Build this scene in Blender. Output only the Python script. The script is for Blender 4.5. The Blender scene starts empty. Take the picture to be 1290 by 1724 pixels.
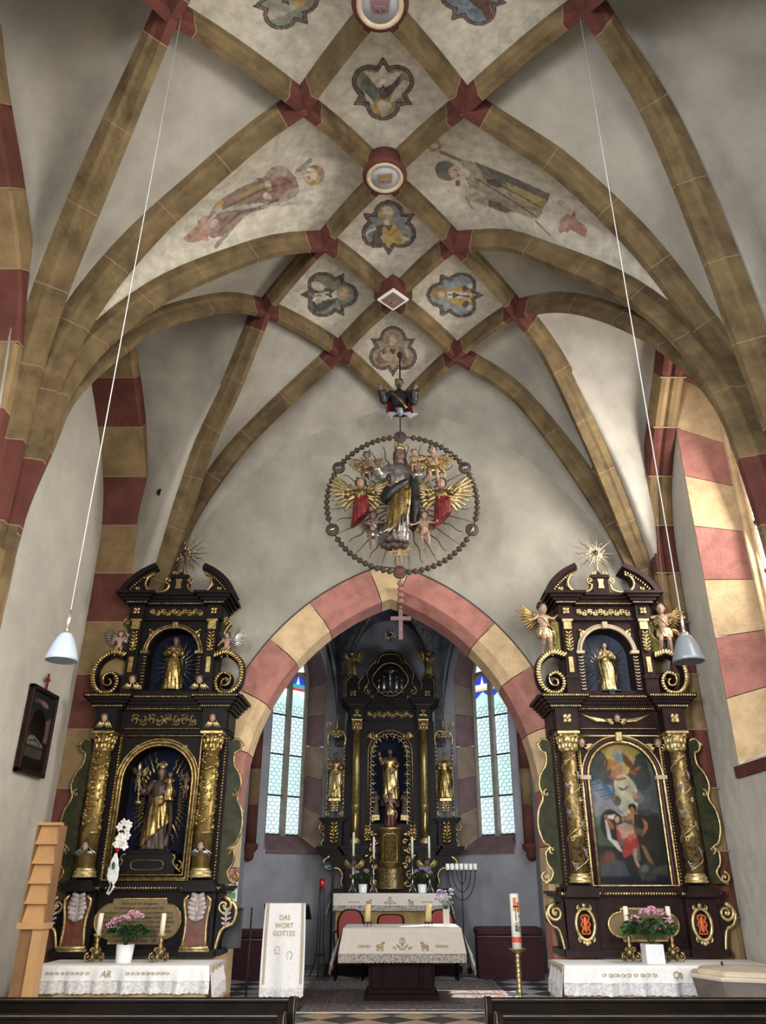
import bpy, bmesh, math, random
from mathutils import Vector, Matrix, noise
from mathutils.bvhtree import BVHTree
PI = math.pi
random.seed(7)
C = bpy.context.scene.collection
SC = bpy.context.scene
# ------------------------------------------------------------------ camera
F_PX, PITCH, CX, CY, EYE = 1300.0, math.radians(25.5), 657.0, 862.0, 1.9
cam = bpy.data.cameras.new('camera'); cam.sensor_fit = 'HORIZONTAL'; cam.sensor_width = 36
cam.lens = 36 * F_PX / 1290; cam.shift_x = -(CX - 645) / 1290
co = bpy.data.objects.new('camera', cam); C.objects.link(co)
co.location = (0, 0, EYE); co.rotation_euler = (PI / 2 + PITCH, 0, 0); SC.camera = co
# ------------------------------------------------------------------ world, lights, exposure
SC.view_settings.view_transform = 'Standard'; SC.view_settings.look = 'None'
SC.view_settings.gamma = 1; SC.view_settings.use_curve_mapping = False
SC.view_settings.exposure = 0.0
w = bpy.data.worlds.new('sky'); SC.world = w; w.use_nodes = True
wn = w.node_tree; wb = wn.nodes['Background']; wb.inputs[0].default_value = (0.72, 0.86, 1, 1); wb.inputs[1].default_value = 1.6
def lamp(name, kind, loc, to, energy, color=(1, 1, 1), sx=1, sy=1, spread=PI):
    l = bpy.data.lights.new(name, kind); l.energy = energy; l.color = color
    if kind == 'AREA': l.shape = 'RECTANGLE'; l.size = sx; l.size_y = sy; l.spread = spread
    o = bpy.data.objects.new(name, l); C.objects.link(o); o.location = loc
    o.rotation_euler = (Vector(to) - Vector(loc)).to_track_quat('-Z', 'Y').to_euler()
    return o
sun = lamp('sun', 'SUN', (30, 8, 30), (30 - 6, 8 + .1, 30 - 10), 16.0, (1, .93, .82)); sun.data.angle = .01
# daylight in the nave windows (one in view, unseen ones assumed) and added fill lamps
lamp('window_and_fill_light', 'AREA', (4.79, 8.65, 5.6), (0, 8.3, 5.0), 430, (1, .94, .85), 1.15, 4.3)
lamp('window_and_fill_light', 'AREA', (4.1, 1.5, 5.2), (-1.5, 4.6, 2.5), 400, (1, .95, .86), 1.5, 4.6, 2.2)
lamp('window_and_fill_light', 'AREA', (4.1, -4.0, 5.2), (-1, 2, 3.0), 470, (1, .95, .86), 1.5, 4.6, 2.1)
lamp('window_and_fill_light', 'AREA', (-4.1, -2.5, 4.2), (3.2, 7, 1.6), 520, (.95, .97, 1), 1.5, 4.0, 1.9)  # added fill for the right wall, set in an assumed unseen window
lamp('window_and_fill_light', 'AREA', (2.7, 13.1, 4.1), (0, 14.2, 3.2), 130, (.93, .96, 1), 1.1, 3.0)
lamp('window_and_fill_light', 'AREA', (0, -7.7, 3.6), (0, 7, .6), 520, (1, .96, .9), 4.0, 2.6, 2.4)  # added fill from behind the camera, in an assumed west window
# ------------------------------------------------------------------ picture point -> place at a known distance
RX = lambda px, py: Vector(((px - CX) / F_PX, math.cos(PITCH) - (CY - py) / F_PX * math.sin(PITCH), math.sin(PITCH) + (CY - py) / F_PX * math.cos(PITCH)))
def at(px, py, Y):
    d = RX(px, py); t = Y / d.y; return Vector((d.x * t, Y, EYE + d.z * t))
def at_plane(px, py, p0, p1):
    d = RX(px, py); nx, ny = -(p1[1] - p0[1]), p1[0] - p0[0]
    t = (nx * p0[0] + ny * p0[1]) / (nx * d.x + ny * d.y); return Vector((d.x * t, d.y * t, EYE + d.z * t))
# ------------------------------------------------------------------ materials
def M(name, col, rough=.6, metal=0.0, var=0.0, scale=4, bump=0.0, bscale=30, col2=None, spec=.5, emit=0, dist=1.0, trans=0, sheen=0, stops=(.35, .65)):
    m = bpy.data.materials.new(name); m.use_nodes = True; nt = m.node_tree; b = nt.nodes['Principled BSDF']
    c = tuple(col) + (1,); b.inputs['Base Color'].default_value = c
    b.inputs['Roughness'].default_value = rough; b.inputs['Metallic'].default_value = metal
    b.inputs['Specular IOR Level'].default_value = spec
    if trans: b.inputs['Transmission Weight'].default_value = trans
    tc = nt.nodes.new('ShaderNodeTexCoord')
    if var or col2:
        n = nt.nodes.new('ShaderNodeTexNoise'); n.inputs['Scale'].default_value = scale; n.inputs['Detail'].default_value = 7; n.inputs['Roughness'].default_value = .62
        r = nt.nodes.new('ShaderNodeValToRGB')
        c2 = col2 or tuple(x * (1 - var) for x in col)
        r.color_ramp.elements[0].position = stops[0]; r.color_ramp.elements[0].color = tuple(c2) + (1,)
        r.color_ramp.elements[1].position = stops[1]; r.color_ramp.elements[1].color = tuple(min(1, x * (1 + var * .5)) for x in col) + (1,)
        nt.links.new(tc.outputs['Object'], n.inputs['Vector']); nt.links.new(n.outputs[0], r.inputs[0]); nt.links.new(r.outputs[0], b.inputs['Base Color'])
    if bump:
        n2 = nt.nodes.new('ShaderNodeTexNoise'); n2.inputs['Scale'].default_value = bscale; n2.inputs['Detail'].default_value = 6
        bp = nt.nodes.new('ShaderNodeBump'); bp.inputs['Strength'].default_value = bump; bp.inputs['Distance'].default_value = .02 * dist
        nt.links.new(tc.outputs['Object'], n2.inputs['Vector']); nt.links.new(n2.outputs[0], bp.inputs['Height']); nt.links.new(bp.outputs[0], b.inputs['Normal'])
    if emit:
        b.inputs['Emission Color'].default_value = c; b.inputs['Emission Strength'].default_value = emit
    return m
MT = {
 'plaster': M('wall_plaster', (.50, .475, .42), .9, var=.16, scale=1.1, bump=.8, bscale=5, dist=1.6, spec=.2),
 'plaster_end_shaded': M('end_wall_plaster_shaded', (.34, .32, .27), .9, var=.2, scale=1.1, bump=1.0, bscale=5, dist=1.8, spec=.2),  # darker copy of the wall plaster; the end wall's shade is in the colour
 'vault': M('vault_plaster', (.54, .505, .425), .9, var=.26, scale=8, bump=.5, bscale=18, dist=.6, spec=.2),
 'vault_plain_shaded': M('vault_plaster_shaded', (.34, .32, .28), .9, var=.22, scale=1.4, bump=.4, bscale=10, dist=.6, spec=.2),  # plain webs; base darkened to carry the shade on them
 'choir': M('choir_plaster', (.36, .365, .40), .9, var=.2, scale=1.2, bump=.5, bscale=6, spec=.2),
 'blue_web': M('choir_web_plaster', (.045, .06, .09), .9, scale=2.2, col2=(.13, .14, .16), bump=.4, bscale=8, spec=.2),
 'ochre': M('ochre_stone', (.36, .24, .095), .8, var=.35, scale=3.5, bump=.5, bscale=26, spec=.25),
 'ochre_dark': M('ochre_rib_stone', (.175, .125, .060), .8, scale=3, col2=(.08, .052, .026), bump=.6, bscale=20, spec=.25),
 'red_rib': M('red_rib_stone', (.115, .036, .027), .8, scale=4, col2=(.08, .026, .02), bump=.6, bscale=22, spec=.25),
 'ochre_arch': M('ochre_arch_stone', (.60, .44, .26), .85, var=.22, scale=5, bump=.4, bscale=30, spec=.2),
 'red_arch': M('red_arch_stone', (.40, .18, .15), .85, var=.25, scale=5, bump=.4, bscale=30, spec=.2),
 'ochre_band': M('ochre_band_stone', (.22, .15, .075), .85, var=.3, scale=3, bump=.4, bscale=24, spec=.2),
 'red_band': M('red_band_stone', (.115, .040, .031), .85, var=.3, scale=3, bump=.4, bscale=24, spec=.2),
 'tan_arch': M('tan_grey_stone', (.27, .21, .155), .85, var=.2, scale=5, bump=.4, bscale=30, spec=.2),
 'choir_rib': M('grey_choir_rib_stone', (.15, .14, .145), .85, scale=9, col2=(.06, .055, .07), bump=.4, bscale=20, spec=.2),
 'purple_arch': M('purple_stone', (.20, .125, .13), .85, var=.2, scale=5, bump=.4, bscale=30, spec=.2),
 'mortar': M('pale_mortar', (.22, .155, .09), .9),
 'gold': M('gilding', (.60, .45, .19), .33, .9, scale=26, col2=(.20, .12, .035), bump=.6, bscale=60, dist=.3),
 'gold_pale': M('pale_gilding', (.74, .61, .33), .38, .8, scale=18, col2=(.34, .24, .09), bump=.5, bscale=60, dist=.3),
 'gold_col': M('gilded_column', (.40, .30, .11), .36, .8, scale=12, col2=(.20, .14, .045), bump=.4, bscale=40, dist=.3),
 'gold_dim': M('tarnished_gilding', (.42, .32, .15), .4, .85, scale=22, col2=(.10, .06, .02), bump=.6, bscale=60, dist=.3),
 'silver': M('silvering', (.55, .54, .52), .3, .9, scale=14, col2=(.16, .15, .15), bump=.4, bscale=50, dist=.3),
 'silver_fold': M('brown_silver_robe', (.52, .50, .48), .34, .8, scale=8, col2=(.16, .14, .13), bump=.5, bscale=30, dist=.3),
 'plum': M('plum_marbled_wood', (.060, .016, .020), .4, scale=12, col2=(.020, .008, .012), spec=.3),
 'pale_leaf': M('pale_painted_carving', (.46, .40, .39), .5, var=.35, scale=20),
 'black': M('black_lacquered_wood', (.006, .005, .006), .5, spec=.14, scale=7, col2=(.012, .008, .008), bump=.3, bscale=30, dist=.3),
 'brown': M('dark_brown_marbled_wood', (.026, .010, .008), .45, spec=.18, scale=9, col2=(.010, .005, .006), bump=.3, bscale=30, dist=.3),
 'green_gold': M('green_marbled_board', (.036, .037, .012), .5, scale=9, col2=(.010, .011, .006), spec=.2),
 'yellow_green': M('gilded_green_board', (.34, .31, .06), .4, .3, scale=8, col2=(.10, .10, .02)),
 'niche': M('midnight_blue_paint', (.006, .010, .028), .7, spec=.1, scale=4, col2=(.004, .006, .014)),
 'niche_light': M('blue_niche_paint', (.04, .06, .105), .6, scale=6, col2=(.016, .024, .04)),
 'red_marble': M('red_marbled_wood', (.17, .045, .022), .4, scale=14, col2=(.06, .018, .012)),
 'orange': M('orange_inlay', (.62, .12, .02), .5, var=.4, scale=30),
 'skin': M('painted_flesh', (.37, .235, .17), .5, var=.2, scale=30),
 'skin_dark': M('aged_painted_flesh', (.20, .125, .10), .5, var=.3, scale=30),
 'hair': M('painted_brown_hair', (.045, .025, .016), .6, bump=.8, bscale=70),
 'robe_dark': M('dark_blue_painted_cloak', (.012, .013, .018), .4, bump=.4, bscale=30),
 'robe_red': M('red_painted_cloth', (.16, .014, .018), .45, var=.3, scale=14),
 'robe_brown': M('brown_painted_cloth', (.055, .035, .025), .5, var=.3, scale=14),
 'bead': M('carved_brown_bead', (.06, .042, .030), .6, var=.3, scale=30, bump=.5, bscale=60),
 'bead_red': M('pale_red_bead', (.30, .13, .10), .6, var=.3, scale=30),
 'iron': M('wrought_iron', (.012, .012, .013), .5, .3),
 'cloth': M('white_linen', (.80, .80, .80), .85, var=.05, scale=20, bump=.2, bscale=120, dist=.2),
 'cloth_cream': M('ecru_linen', (.60, .55, .49), .85, var=.06, scale=20, bump=.2, bscale=120, dist=.2),
 'lace': M('white_lace', (.74, .74, .74), .9, scale=34, col2=(.56, .56, .57), stops=(.45, .55)),
 'lace_cream': M('ecru_lace', (.42, .38, .34), .9, scale=34, col2=(.22, .20, .18), stops=(.45, .55)),
 'thread': M('gold_embroidery', (.40, .30, .15), .7, var=.3, scale=40),
 'wax': M('cream_wax', (.83, .77, .60), .45, spec=.4), 'wax_old': M('yellow_beeswax', (.70, .52, .26), .45),
 'wax_white': M('white_wax', (.86, .84, .80), .4),
 'pot': M('white_glazed_pot', (.82, .84, .86), .3), 'leaf': M('dark_green_leaf', (.028, .075, .024), .45, var=.5, scale=18),
 'leaf_pale': M('fresh_green_leaf', (.07, .16, .05), .45, var=.5, scale=18),
 'pink': M('pink_petal', (.66, .34, .46), .7, var=.2, scale=60), 'mauve': M('mauve_petal', (.34, .26, .44), .7, var=.3, scale=60),
 'petal': M('white_petal', (.85, .84, .82), .6), 'ribbon': M('white_gauze_ribbon', (.72, .74, .76), .6),
 'pew': M('black_brown_pew_wood', (.005, .004, .003), .6, spec=.07, scale=3, col2=(.013, .009, .007), bump=.3, bscale=12),
 'pew_edge': M('worn_pew_edge', (.10, .072, .05), .5, var=.4, scale=12),
 'pine': M('light_varnished_wood', (.52, .30, .13), .5, var=.16, scale=3, bump=.15, bscale=12),
 'pine_dark': M('darker_rack_wood', (.24, .12, .05), .55, var=.2, scale=4),  # darker tone for the rack's side boards and set-back post
 'table': M('dark_mahogany', (.016, .006, .005), .6, spec=.07, scale=6, col2=(.008, .004, .004)),
 'velvet': M('wine_red_cloth', (.040, .006, .011), .8, var=.3, scale=9, bump=.2, bscale=40),
 'chair_red': M('red_upholstery', (.26, .035, .028), .7, var=.2, scale=30),
 'stone': M('pale_mensa_stone', (.50, .40, .28), .8, var=.2, scale=6, bump=.3, bscale=30),
 'font': M('font_marble', (.20, .165, .14), .45, scale=2.4, col2=(.10, .085, .078), bump=.2), 'lid': M('pale_font_lid', (.60, .52, .40), .5, var=.12, scale=5),
 'glass': M('frosted_lamp_glass', (.24, .28, .34), .35, var=.05, emit=0.0), 'chrome': M('brushed_steel', (.55, .50, .42), .3, .9),
 'cord': M('grey_lamp_cord', (.40, .41, .41), .5), 'grey_metal': M('grey_sheet_metal', (.025, .027, .032), .55, .1), 'blue_lamp': M('blue_grey_lamp_hood', (.05, .10, .16), .35, .3),
 'ruby': M('ruby_glass', (.30, .005, .008), .2), 'ruby_glow': M('lit_ruby_flame', (1, .05, .05), .3, emit=2.0),
 'tile_dark': M('slate_tile', (.035, .04, .05), .35, var=.3, scale=5), 'tile_pale': M('pale_marble_tile', (.36, .34, .32), .35, var=.2, scale=4),
 'tile_brown': M('buff_tile', (.42, .30, .20), .4, var=.2, scale=4),
 'floor': M('nave_floor_stone', (.22, .19, .17), .6, var=.2, scale=4),
 'carpet': M('patterned_grey_carpet', (.17, .13, .115), .95, scale=17, col2=(.055, .046, .052), stops=(.44, .56)),
 'carpet_band': M('brown_carpet_stripe', (.11, .055, .05), .95, var=.3, scale=30),
 'tracery': M('window_tracery_stone', (.30, .26, .22), .8, var=.2, scale=8), 'lead': M('lead_came', (.02, .025, .03), .6),
 'pane': M('pale_leaded_glass', (.66, .84, .90), .4, emit=.92), 'pane_green': M('pale_green_leaded_glass', (.60, .86, .84), .4, emit=.85),
 'g_blue': M('blue_stained_glass', (.03, .06, .55), .4, emit=1.0), 'g_red': M('red_stained_glass', (.62, .05, .05), .4, emit=.9),
 'g_teal': M('teal_stained_glass', (.05, .42, .45), .4, emit=.9), 'g_yellow': M('yellow_stained_glass', (.85, .70, .25), .4, emit=.9), 'g_white': M('white_stained_glass', (.9, .92, .95), .4, emit=1.0),
 'pane_white': M('daylit_window_glass', (1, 1, 1), .4, emit=2.6),
 'ink': M('black_lettering', (.02, .015, .012), .7), 'plaque': M('gilt_inscription_board', (.20, .145, .065), .5, .2, var=.2, scale=5),
 'paper': M('white_paper', (.75, .75, .73), .8), 'green_dot': M('green_print', (.12, .35, .1), .6), 'orange_wax': M('orange_wax_relief', (.75, .20, .03), .5), 'red_wax': M('red_wax_relief', (.62, .08, .04), .5),
 'hole': M('dark_vent_mouth', (.004, .004, .004), .9),
}
def paint_mat(name, rough=.6, fade=0.0, bump=0.0):
    m = bpy.data.materials.new(name); m.use_nodes = True; nt = m.node_tree; b = nt.nodes['Principled BSDF']
    a = nt.nodes.new('ShaderNodeVertexColor'); a.layer_name = 'paint'; b.inputs['Roughness'].default_value = rough; b.inputs['Specular IOR Level'].default_value = .25
    tc = nt.nodes.new('ShaderNodeTexCoord'); n = nt.nodes.new('ShaderNodeTexNoise'); n.inputs['Scale'].default_value = 14; n.inputs['Detail'].default_value = 8
    r = nt.nodes.new('ShaderNodeValToRGB'); r.color_ramp.elements[0].position = .3; r.color_ramp.elements[1].position = .7
    r.color_ramp.elements[0].color = (1 - fade, 1 - fade, 1 - fade, 1); r.color_ramp.elements[1].color = (1 + fade * .6, 1 + fade * .6, 1 + fade * .55, 1)
    mx = nt.nodes.new('ShaderNodeMixRGB'); mx.blend_type = 'MULTIPLY'; mx.inputs[0].default_value = 1
    nt.links.new(tc.outputs['Object'], n.inputs['Vector']); nt.links.new(n.outputs[0], r.inputs[0]); nt.links.new(a.outputs[0], mx.inputs[1]); nt.links.new(r.outputs[0], mx.inputs[2]); nt.links.new(mx.outputs[0], b.inputs['Base Color'])
    return m
MT['fresco'] = paint_mat('fresco_paint', .9, .35); MT['oil'] = paint_mat('oil_paint', .4, .12)
# ------------------------------------------------------------------ scene helpers
def tag(o, label=None, cat=None, group=None, kind=None):
    if label: o['label'] = label
    if cat: o['category'] = cat
    if group: o['group'] = group
    if kind: o['kind'] = kind
    return o
def empty(name, loc=(0, 0, 0), label=None, cat=None, group=None, kind=None, rz=0):
    o = bpy.data.objects.new(name, None); o.location = loc; o.rotation_euler = (0, 0, rz); C.objects.link(o); o.empty_display_size = .1
    return tag(o, label, cat, group, kind)
def kids(o): return [c for c in C.objects if c.parent == o]
def copy_tree(o, loc=None, rz=None, label=None, parent=None, sx=None, cache=None):
    c = o.copy(); C.objects.link(c); c.parent = parent
    if parent is None: c.parent = None
    if loc is not None: c.location = loc
    if rz is not None: c.rotation_euler = (0, 0, rz)
    if sx: c.scale = (sx, 1, 1) if not hasattr(sx, '__len__') else sx
    if label: c['label'] = label
    for ch in kids(o): copy_tree(ch, parent=c)
    return c
def lnk(name, v, f, mat, parent=None, smooth=False, cols=None):
    me = bpy.data.meshes.new(name); me.from_pydata([tuple(p) for p in v], [], f)
    for m in (mat if isinstance(mat, (list, tuple)) else [mat]): me.materials.append(m)
    if smooth: me.polygons.foreach_set('use_smooth', [True] * len(me.polygons))
    if cols:
        a = me.color_attributes.new('paint', 'FLOAT_COLOR', 'POINT')
        a.data.foreach_set('color', [x for c in cols for x in (c[0], c[1], c[2], 1)])
    me.update(); o = bpy.data.objects.new(name, me); C.objects.link(o)
    if parent is not None:
        o.parent = parent
    return o
def inst(name, src, parent=None, loc=(0, 0, 0), rot=(0, 0, 0), sc=(1, 1, 1)):
    o = bpy.data.objects.new(name, src.data); C.objects.link(o); o.location = loc; o.rotation_euler = rot; o.scale = sc
    if parent is not None: o.parent = parent
    return o
class MB:
    def __init__(s): s.v = []; s.f = []; s.s = []; s.off = Vector((0, 0, 0))
    def add(s, v, f, sm=False):
        n = len(s.v); s.v += [Vector(p) for p in v]; s.f += [tuple(i + n for i in q) for q in f]; s.s += [sm] * len(f); return s
    def box(s, c, d, rot=None, bev=0.0):
        x, y, z = (q / 2 for q in d)
        if bev:
            b = min(bev, x * .9, y * .9, z * .9); pts = []
            for sx in (-1, 1):
                for sy in (-1, 1):
                    for sz in (-1, 1):
                        pts += [(sx * (x - b), sy * (y - b), sz * z), (sx * (x - b), sy * y, sz * (z - b)), (sx * x, sy * (y - b), sz * (z - b))]
            bm = bmesh.new()
            for p in pts: bm.verts.new(p)
            bmesh.ops.convex_hull(bm, input=bm.verts); bm.verts.index_update()
            v = [q.co.copy() for q in bm.verts]; f = [[q.index for q in k.verts] for k in bm.faces]; bm.free()
        else:
            v = [Vector((a * x, b * y, e * z)) for a in (-1, 1) for b in (-1, 1) for e in (-1, 1)]
            f = [(0, 1, 3, 2), (4, 6, 7, 5), (0, 4, 5, 1), (2, 3, 7, 6), (0, 2, 6, 4), (1, 5, 7, 3)]
        if rot: v = [rot @ p for p in v]
        c = Vector(c); return s.add([p + c for p in v], f)
    def b2(s, a, b, bev=0.0):
        a, b = Vector(a), Vector(b); return s.box((a + b) / 2, [abs(q) for q in (b - a)], bev=bev)
    def lathe(s, prof, c=(0, 0, 0), n=20, axis=None, cap=True, sm=True, a0=0, a1=2 * PI, wob=None):
        full = abs(a1 - a0 - 2 * PI) < 1e-6; m = n if full else n + 1; v = []; c = Vector(c)
        q = Vector((0, 0, 1)).rotation_difference(Vector(axis)).to_matrix() if axis else None
        for k, (r, z) in enumerate(prof):
            for i in range(m):
                a = a0 + (a1 - a0) * i / n; rr = r * (wob(a, z) if wob else 1); p = Vector((rr * math.cos(a), rr * math.sin(a), z)); v.append(c + (q @ p if q else p))
        f = []
        for k in range(len(prof) - 1):
            for i in range(n if not full else m):
                j = (i + 1) % m if full else i + 1
                f.append((k * m + i, k * m + j, (k + 1) * m + j, (k + 1) * m + i))
        if cap and full: f += [tuple(range(m))[::-1], tuple(range((len(prof) - 1) * m, len(prof) * m))]
        return s.add(v, f, sm)
    def cyl(s, a, b, r, r2=None, n=12):
        a, b = Vector(a), Vector(b); r2 = r if r2 is None else r2; return s.lathe([(r, 0), (r2, (b - a).length)], a, n, (b - a).normalized())
    def tube(s, pts, r, n=8, cap=True, flat=None, closed=False, sm=True):
        pts = [Vector(p) for p in pts]; N = len(pts); v = []; f = []; up = None
        for i, p in enumerate(pts):
            if closed: t = pts[(i + 1) % N] - pts[i - 1]
            else: t = pts[min(i + 1, N - 1)] - pts[max(i - 1, 0)]
            t = t.normalized() if t.length > 1e-9 else Vector((0, 0, 1))
            if up is None: up = t.orthogonal() if flat is None else Vector(flat)
            if flat is not None: up = Vector(flat)
            x = t.cross(up); x = x.normalized() if x.length > 1e-6 else t.orthogonal().normalized(); up2 = x.cross(t).normalized()
            if flat is None: up = up2
            rr = r(i / (N - 1)) if callable(r) else r
            ra, rb = rr if isinstance(rr, tuple) else (rr, rr)
            for k in range(n):
                a = 2 * PI * k / n; v.append(p + x * (ra * math.cos(a)) + up2 * (rb * math.sin(a)))
        for i in range(N if closed else N - 1):
            for k in range(n): j = (i + 1) % N; f.append((i * n + k, i * n + (k + 1) % n, j * n + (k + 1) % n, j * n + k))
        if cap and not closed: f += [tuple(range(n))[::-1], tuple(range((N - 1) * n, N * n))]
        return s.add(v, f, sm)
    def ell(s, c, r, nu=10, nv=7, rot=None):
        c = Vector(c); r = (r, r, r) if not hasattr(r, '__len__') else r; v = []; f = []
        for i in range(1, nv):
            th = PI * i / nv
            for k in range(nu): a = 2 * PI * k / nu; v.append(Vector((r[0] * math.sin(th) * math.cos(a), r[1] * math.sin(th) * math.sin(a), r[2] * math.cos(th))))
        v += [Vector((0, 0, r[2])), Vector((0, 0, -r[2]))]; T = len(v) - 2
        for i in range(nv - 2):
            for k in range(nu): f.append((i * nu + k, (i + 1) * nu + k, (i + 1) * nu + (k + 1) % nu, i * nu + (k + 1) % nu))
        for k in range(nu): f.append((T, k, (k + 1) % nu)); f.append((T + 1, (nv - 2) * nu + (k + 1) % nu, (nv - 2) * nu + k))
        if rot: v = [rot @ p for p in v]
        return s.add([p + c for p in v], f, True)
    def prism(s, poly, y0, y1, ax='y', sm=False):
        """poly of (x, z) extruded along y"""
        n = len(poly); g = (lambda p, y: (p[0], y, p[1])) if ax == 'y' else ((lambda p, y: (y, p[0], p[1])) if ax == 'x' else (lambda p, y: (p[0], p[1], y)))
        v = [g(p, y0) for p in poly] + [g(p, y1) for p in poly]
        f = [tuple(range(n)), tuple(range(2 * n - 1, n - 1, -1))] + [(i, i + n, (i + 1) % n + n, (i + 1) % n) for i in range(n)]
        return s.add(v, f, sm)
    def band(s, pts, off, y0, y1):
        """flat strip following an xz path (thick in y): off = (inner, outer) normal offsets"""
        P = [Vector((p[0], p[1])) for p in pts]; a = []; b = []
        for i, p in enumerate(P):
            t = (P[min(i + 1, len(P) - 1)] - P[max(i - 1, 0)]).normalized(); n = Vector((-t.y, t.x)); a.append(p + n * off[0]); b.append(p + n * off[1])
        N = len(P); v = [(q.x, y, q.y) for y in (y0, y1) for q in a + b]; f = []
        for i in range(N - 1):
            f += [(i, i + 1, N + i + 1, N + i), (2 * N + i, 3 * N + i, 3 * N + i + 1, 2 * N + i + 1), (i, 2 * N + i, 2 * N + i + 1, i + 1), (N + i, N + i + 1, 3 * N + i + 1, 3 * N + i)]
        f += [(0, N, 3 * N, 2 * N), (N - 1, 3 * N - 1, 4 * N - 1, 2 * N - 1)]
        return s.add(v, f)
    def scroll(s, c, r0, turns, w, y, start=0, dirn=1, shrink=.12, n=26, thick=None):
        """spiral volute in the xz plane; c centre, r0 outer radius"""
        pts = []
        for i in range(n + 1):
            t = i / n; a = start + dirn * turns * 2 * PI * t; r = r0 * (1 - t * (1 - shrink)); pts.append((c[0] + r * math.cos(a), y, c[-1] + r * math.sin(a)))
        s.tube(pts, lambda t: (w * (1 - .45 * t), (thick or w) * (1 - .2 * t)), 6, flat=(0, 1, 0)); s.ell((c[0], y, c[-1]), (r0 * shrink * 1.6 + w * .3,) * 3, 8, 5); return s
    def mirror(s, x0=0):
        n = len(s.v); s.v += [Vector((2 * x0 - p.x, p.y, p.z)) for p in s.v]; s.f += [tuple(i + n for i in q)[::-1] for q in s.f]; s.s += s.s; return s
    def xf(s, m): s.v = [m @ p for p in s.v]; return s
    def shift(s, d): d = Vector(d); s.v = [p + d for p in s.v]; return s
    def o(s, name, mat, parent=None):
        ob = lnk(name, s.v, s.f, MT[mat] if isinstance(mat, str) else mat, parent)
        ob.data.polygons.foreach_set('use_smooth', s.s); return ob
def cr(pts, n):
    """Catmull-Rom resample to n+1 points, evenly by length"""
    P = [Vector(p) for p in pts]; Q = [P[0] * 2 - P[1]] + P + [P[-1] * 2 - P[-2]]; out = []
    for i in range(len(P) - 1):
        a, b, c, d = Q[i:i + 4]
        for k in range(12):
            t = k / 12; out.append(.5 * ((2 * b) + (c - a) * t + (2 * a - 5 * b + 4 * c - d) * t * t + (3 * b - a - 3 * c + d) * t ** 3))
    out.append(P[-1]); L = [0]
    for i in range(1, len(out)): L.append(L[-1] + (out[i] - out[i - 1]).length)
    res = []; j = 0
    for k in range(n + 1):
        s = L[-1] * k / n
        while j < len(out) - 2 and L[j + 1] < s: j += 1
        t = (s - L[j]) / max(1e-9, L[j + 1] - L[j]); res.append(out[j].lerp(out[j + 1], min(1, max(0, t))))
    return res
# ================================================================== NAVE VAULT
ND = {'A': [(287, 24, 4.4), (988, 8, 4.4)], 'B': [(510, 177, 5.5), (783, 178, 5.5)], 'D': [(545, 408, 7.6), (765, 410, 7.6)],
      'E': [(446, 522, 8.7), (870, 523, 8.7)], 'F': [(572, 592, 9.8), (768, 597, 9.8)]}
NODE = {k + 'LR'[i]: at(*q) for k, l in ND.items() for i, q in enumerate(l)}
NODE.update(C0=at(640, 10, 4.4), C1=at(648, 300, 6.55), C2=at(662, 505, 8.7), C3=Vector((.16, 10.97, 9.02)),
            GL=Vector((-1.0, 3.3, 9.2)), GR=Vector((.85, 3.3, 9.2)))
LONG = {'AL': ((-3.62, 6.38), [(213, 197), (150, 347), (97, 482), (50, 625)]), 'BL': ((-3.55, 6.55), [(440, 225), (335, 315), (240, 405), (152, 515), (85, 640), (45, 770)]),
 'DL': ((-3.55, 6.55), [(470, 415), (395, 438), (270, 495), (170, 572), (100, 660), (60, 760)]), 'EL': ((-3.55, 6.55), [(395, 512), (345, 517), (262, 542), (190, 590), (110, 665), (70, 750)]),
 'AR': ((3.7, 6.2), [(1100, 190), (1190, 400), (1250, 560)]), 'BR': ((3.6, 6.55), [(870, 235), (950, 290), (1075, 410), (1170, 530), (1250, 640)]),
 'DR': ((3.55, 6.55), [(855, 408), (920, 430), (1050, 490), (1150, 570), (1230, 690)]), 'ER': ((3.55, 6.55), [(930, 512), (990, 518), (1070, 548), (1150, 600), (1230, 690)])}
CUR = {}
for k, (S, l) in LONG.items():
    n = NODE[k]; p = [n] + [at_plane(*q, n, S) for q in l]
    z = p[-1].z; p.append(Vector((S[0], S[1], min(z - .6, 5.0)))); p.append(Vector((S[0] * 1.01, S[1], 4.0))); CUR[k + 'S'] = cr(p, 40)
for k, S, l in (('ELT', (-3.6, 10.85), [(395, 650), (345, 755), (310, 860), (275, 960)]), ('FLT', (-3.55, 10.85), [(485, 670), (405, 750), (345, 830), (305, 900), (275, 985)]),
                ('ERT', (3.85, 10.85), [(925, 600), (975, 700), (1020, 800), (1060, 900), (1090, 975)]), ('FRT', (3.85, 10.88), [(860, 655), (930, 735), (990, 820), (1040, 900), (1075, 975)])):
    n = NODE[k[:2]]; p = [n] + [at_plane(*q, n, S) for q in l] + [Vector((S[0], S[1], 5.2)), Vector((S[0], S[1], 4.4))]; CUR[k] = cr(p, 40)
def short(a, b, sag=.035):
    A, B = NODE[a], NODE[b]; L = (B - A).length
    return [A.lerp(B, t / 12) + Vector((0, 0, 4 * sag * L * (t / 12) * (1 - t / 12))) for t in range(13)]
SHORTS = [('C0', 'BL'), ('C0', 'BR'), ('BL', 'C1'), ('BR', 'C1'), ('AL', 'BL'), ('AR', 'BR'), ('C1', 'DL'), ('C1', 'DR'), ('DL', 'C2'), ('DR', 'C2'), ('DL', 'EL'), ('DR', 'ER'),
          ('EL', 'FL'), ('ER', 'FR'), ('C2', 'FL'), ('C2', 'FR'), ('FL', 'C3'), ('FR', 'C3'), ('AL', 'GL'), ('AR', 'GR'), ('GL', 'C0'), ('GR', 'C0')]
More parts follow.
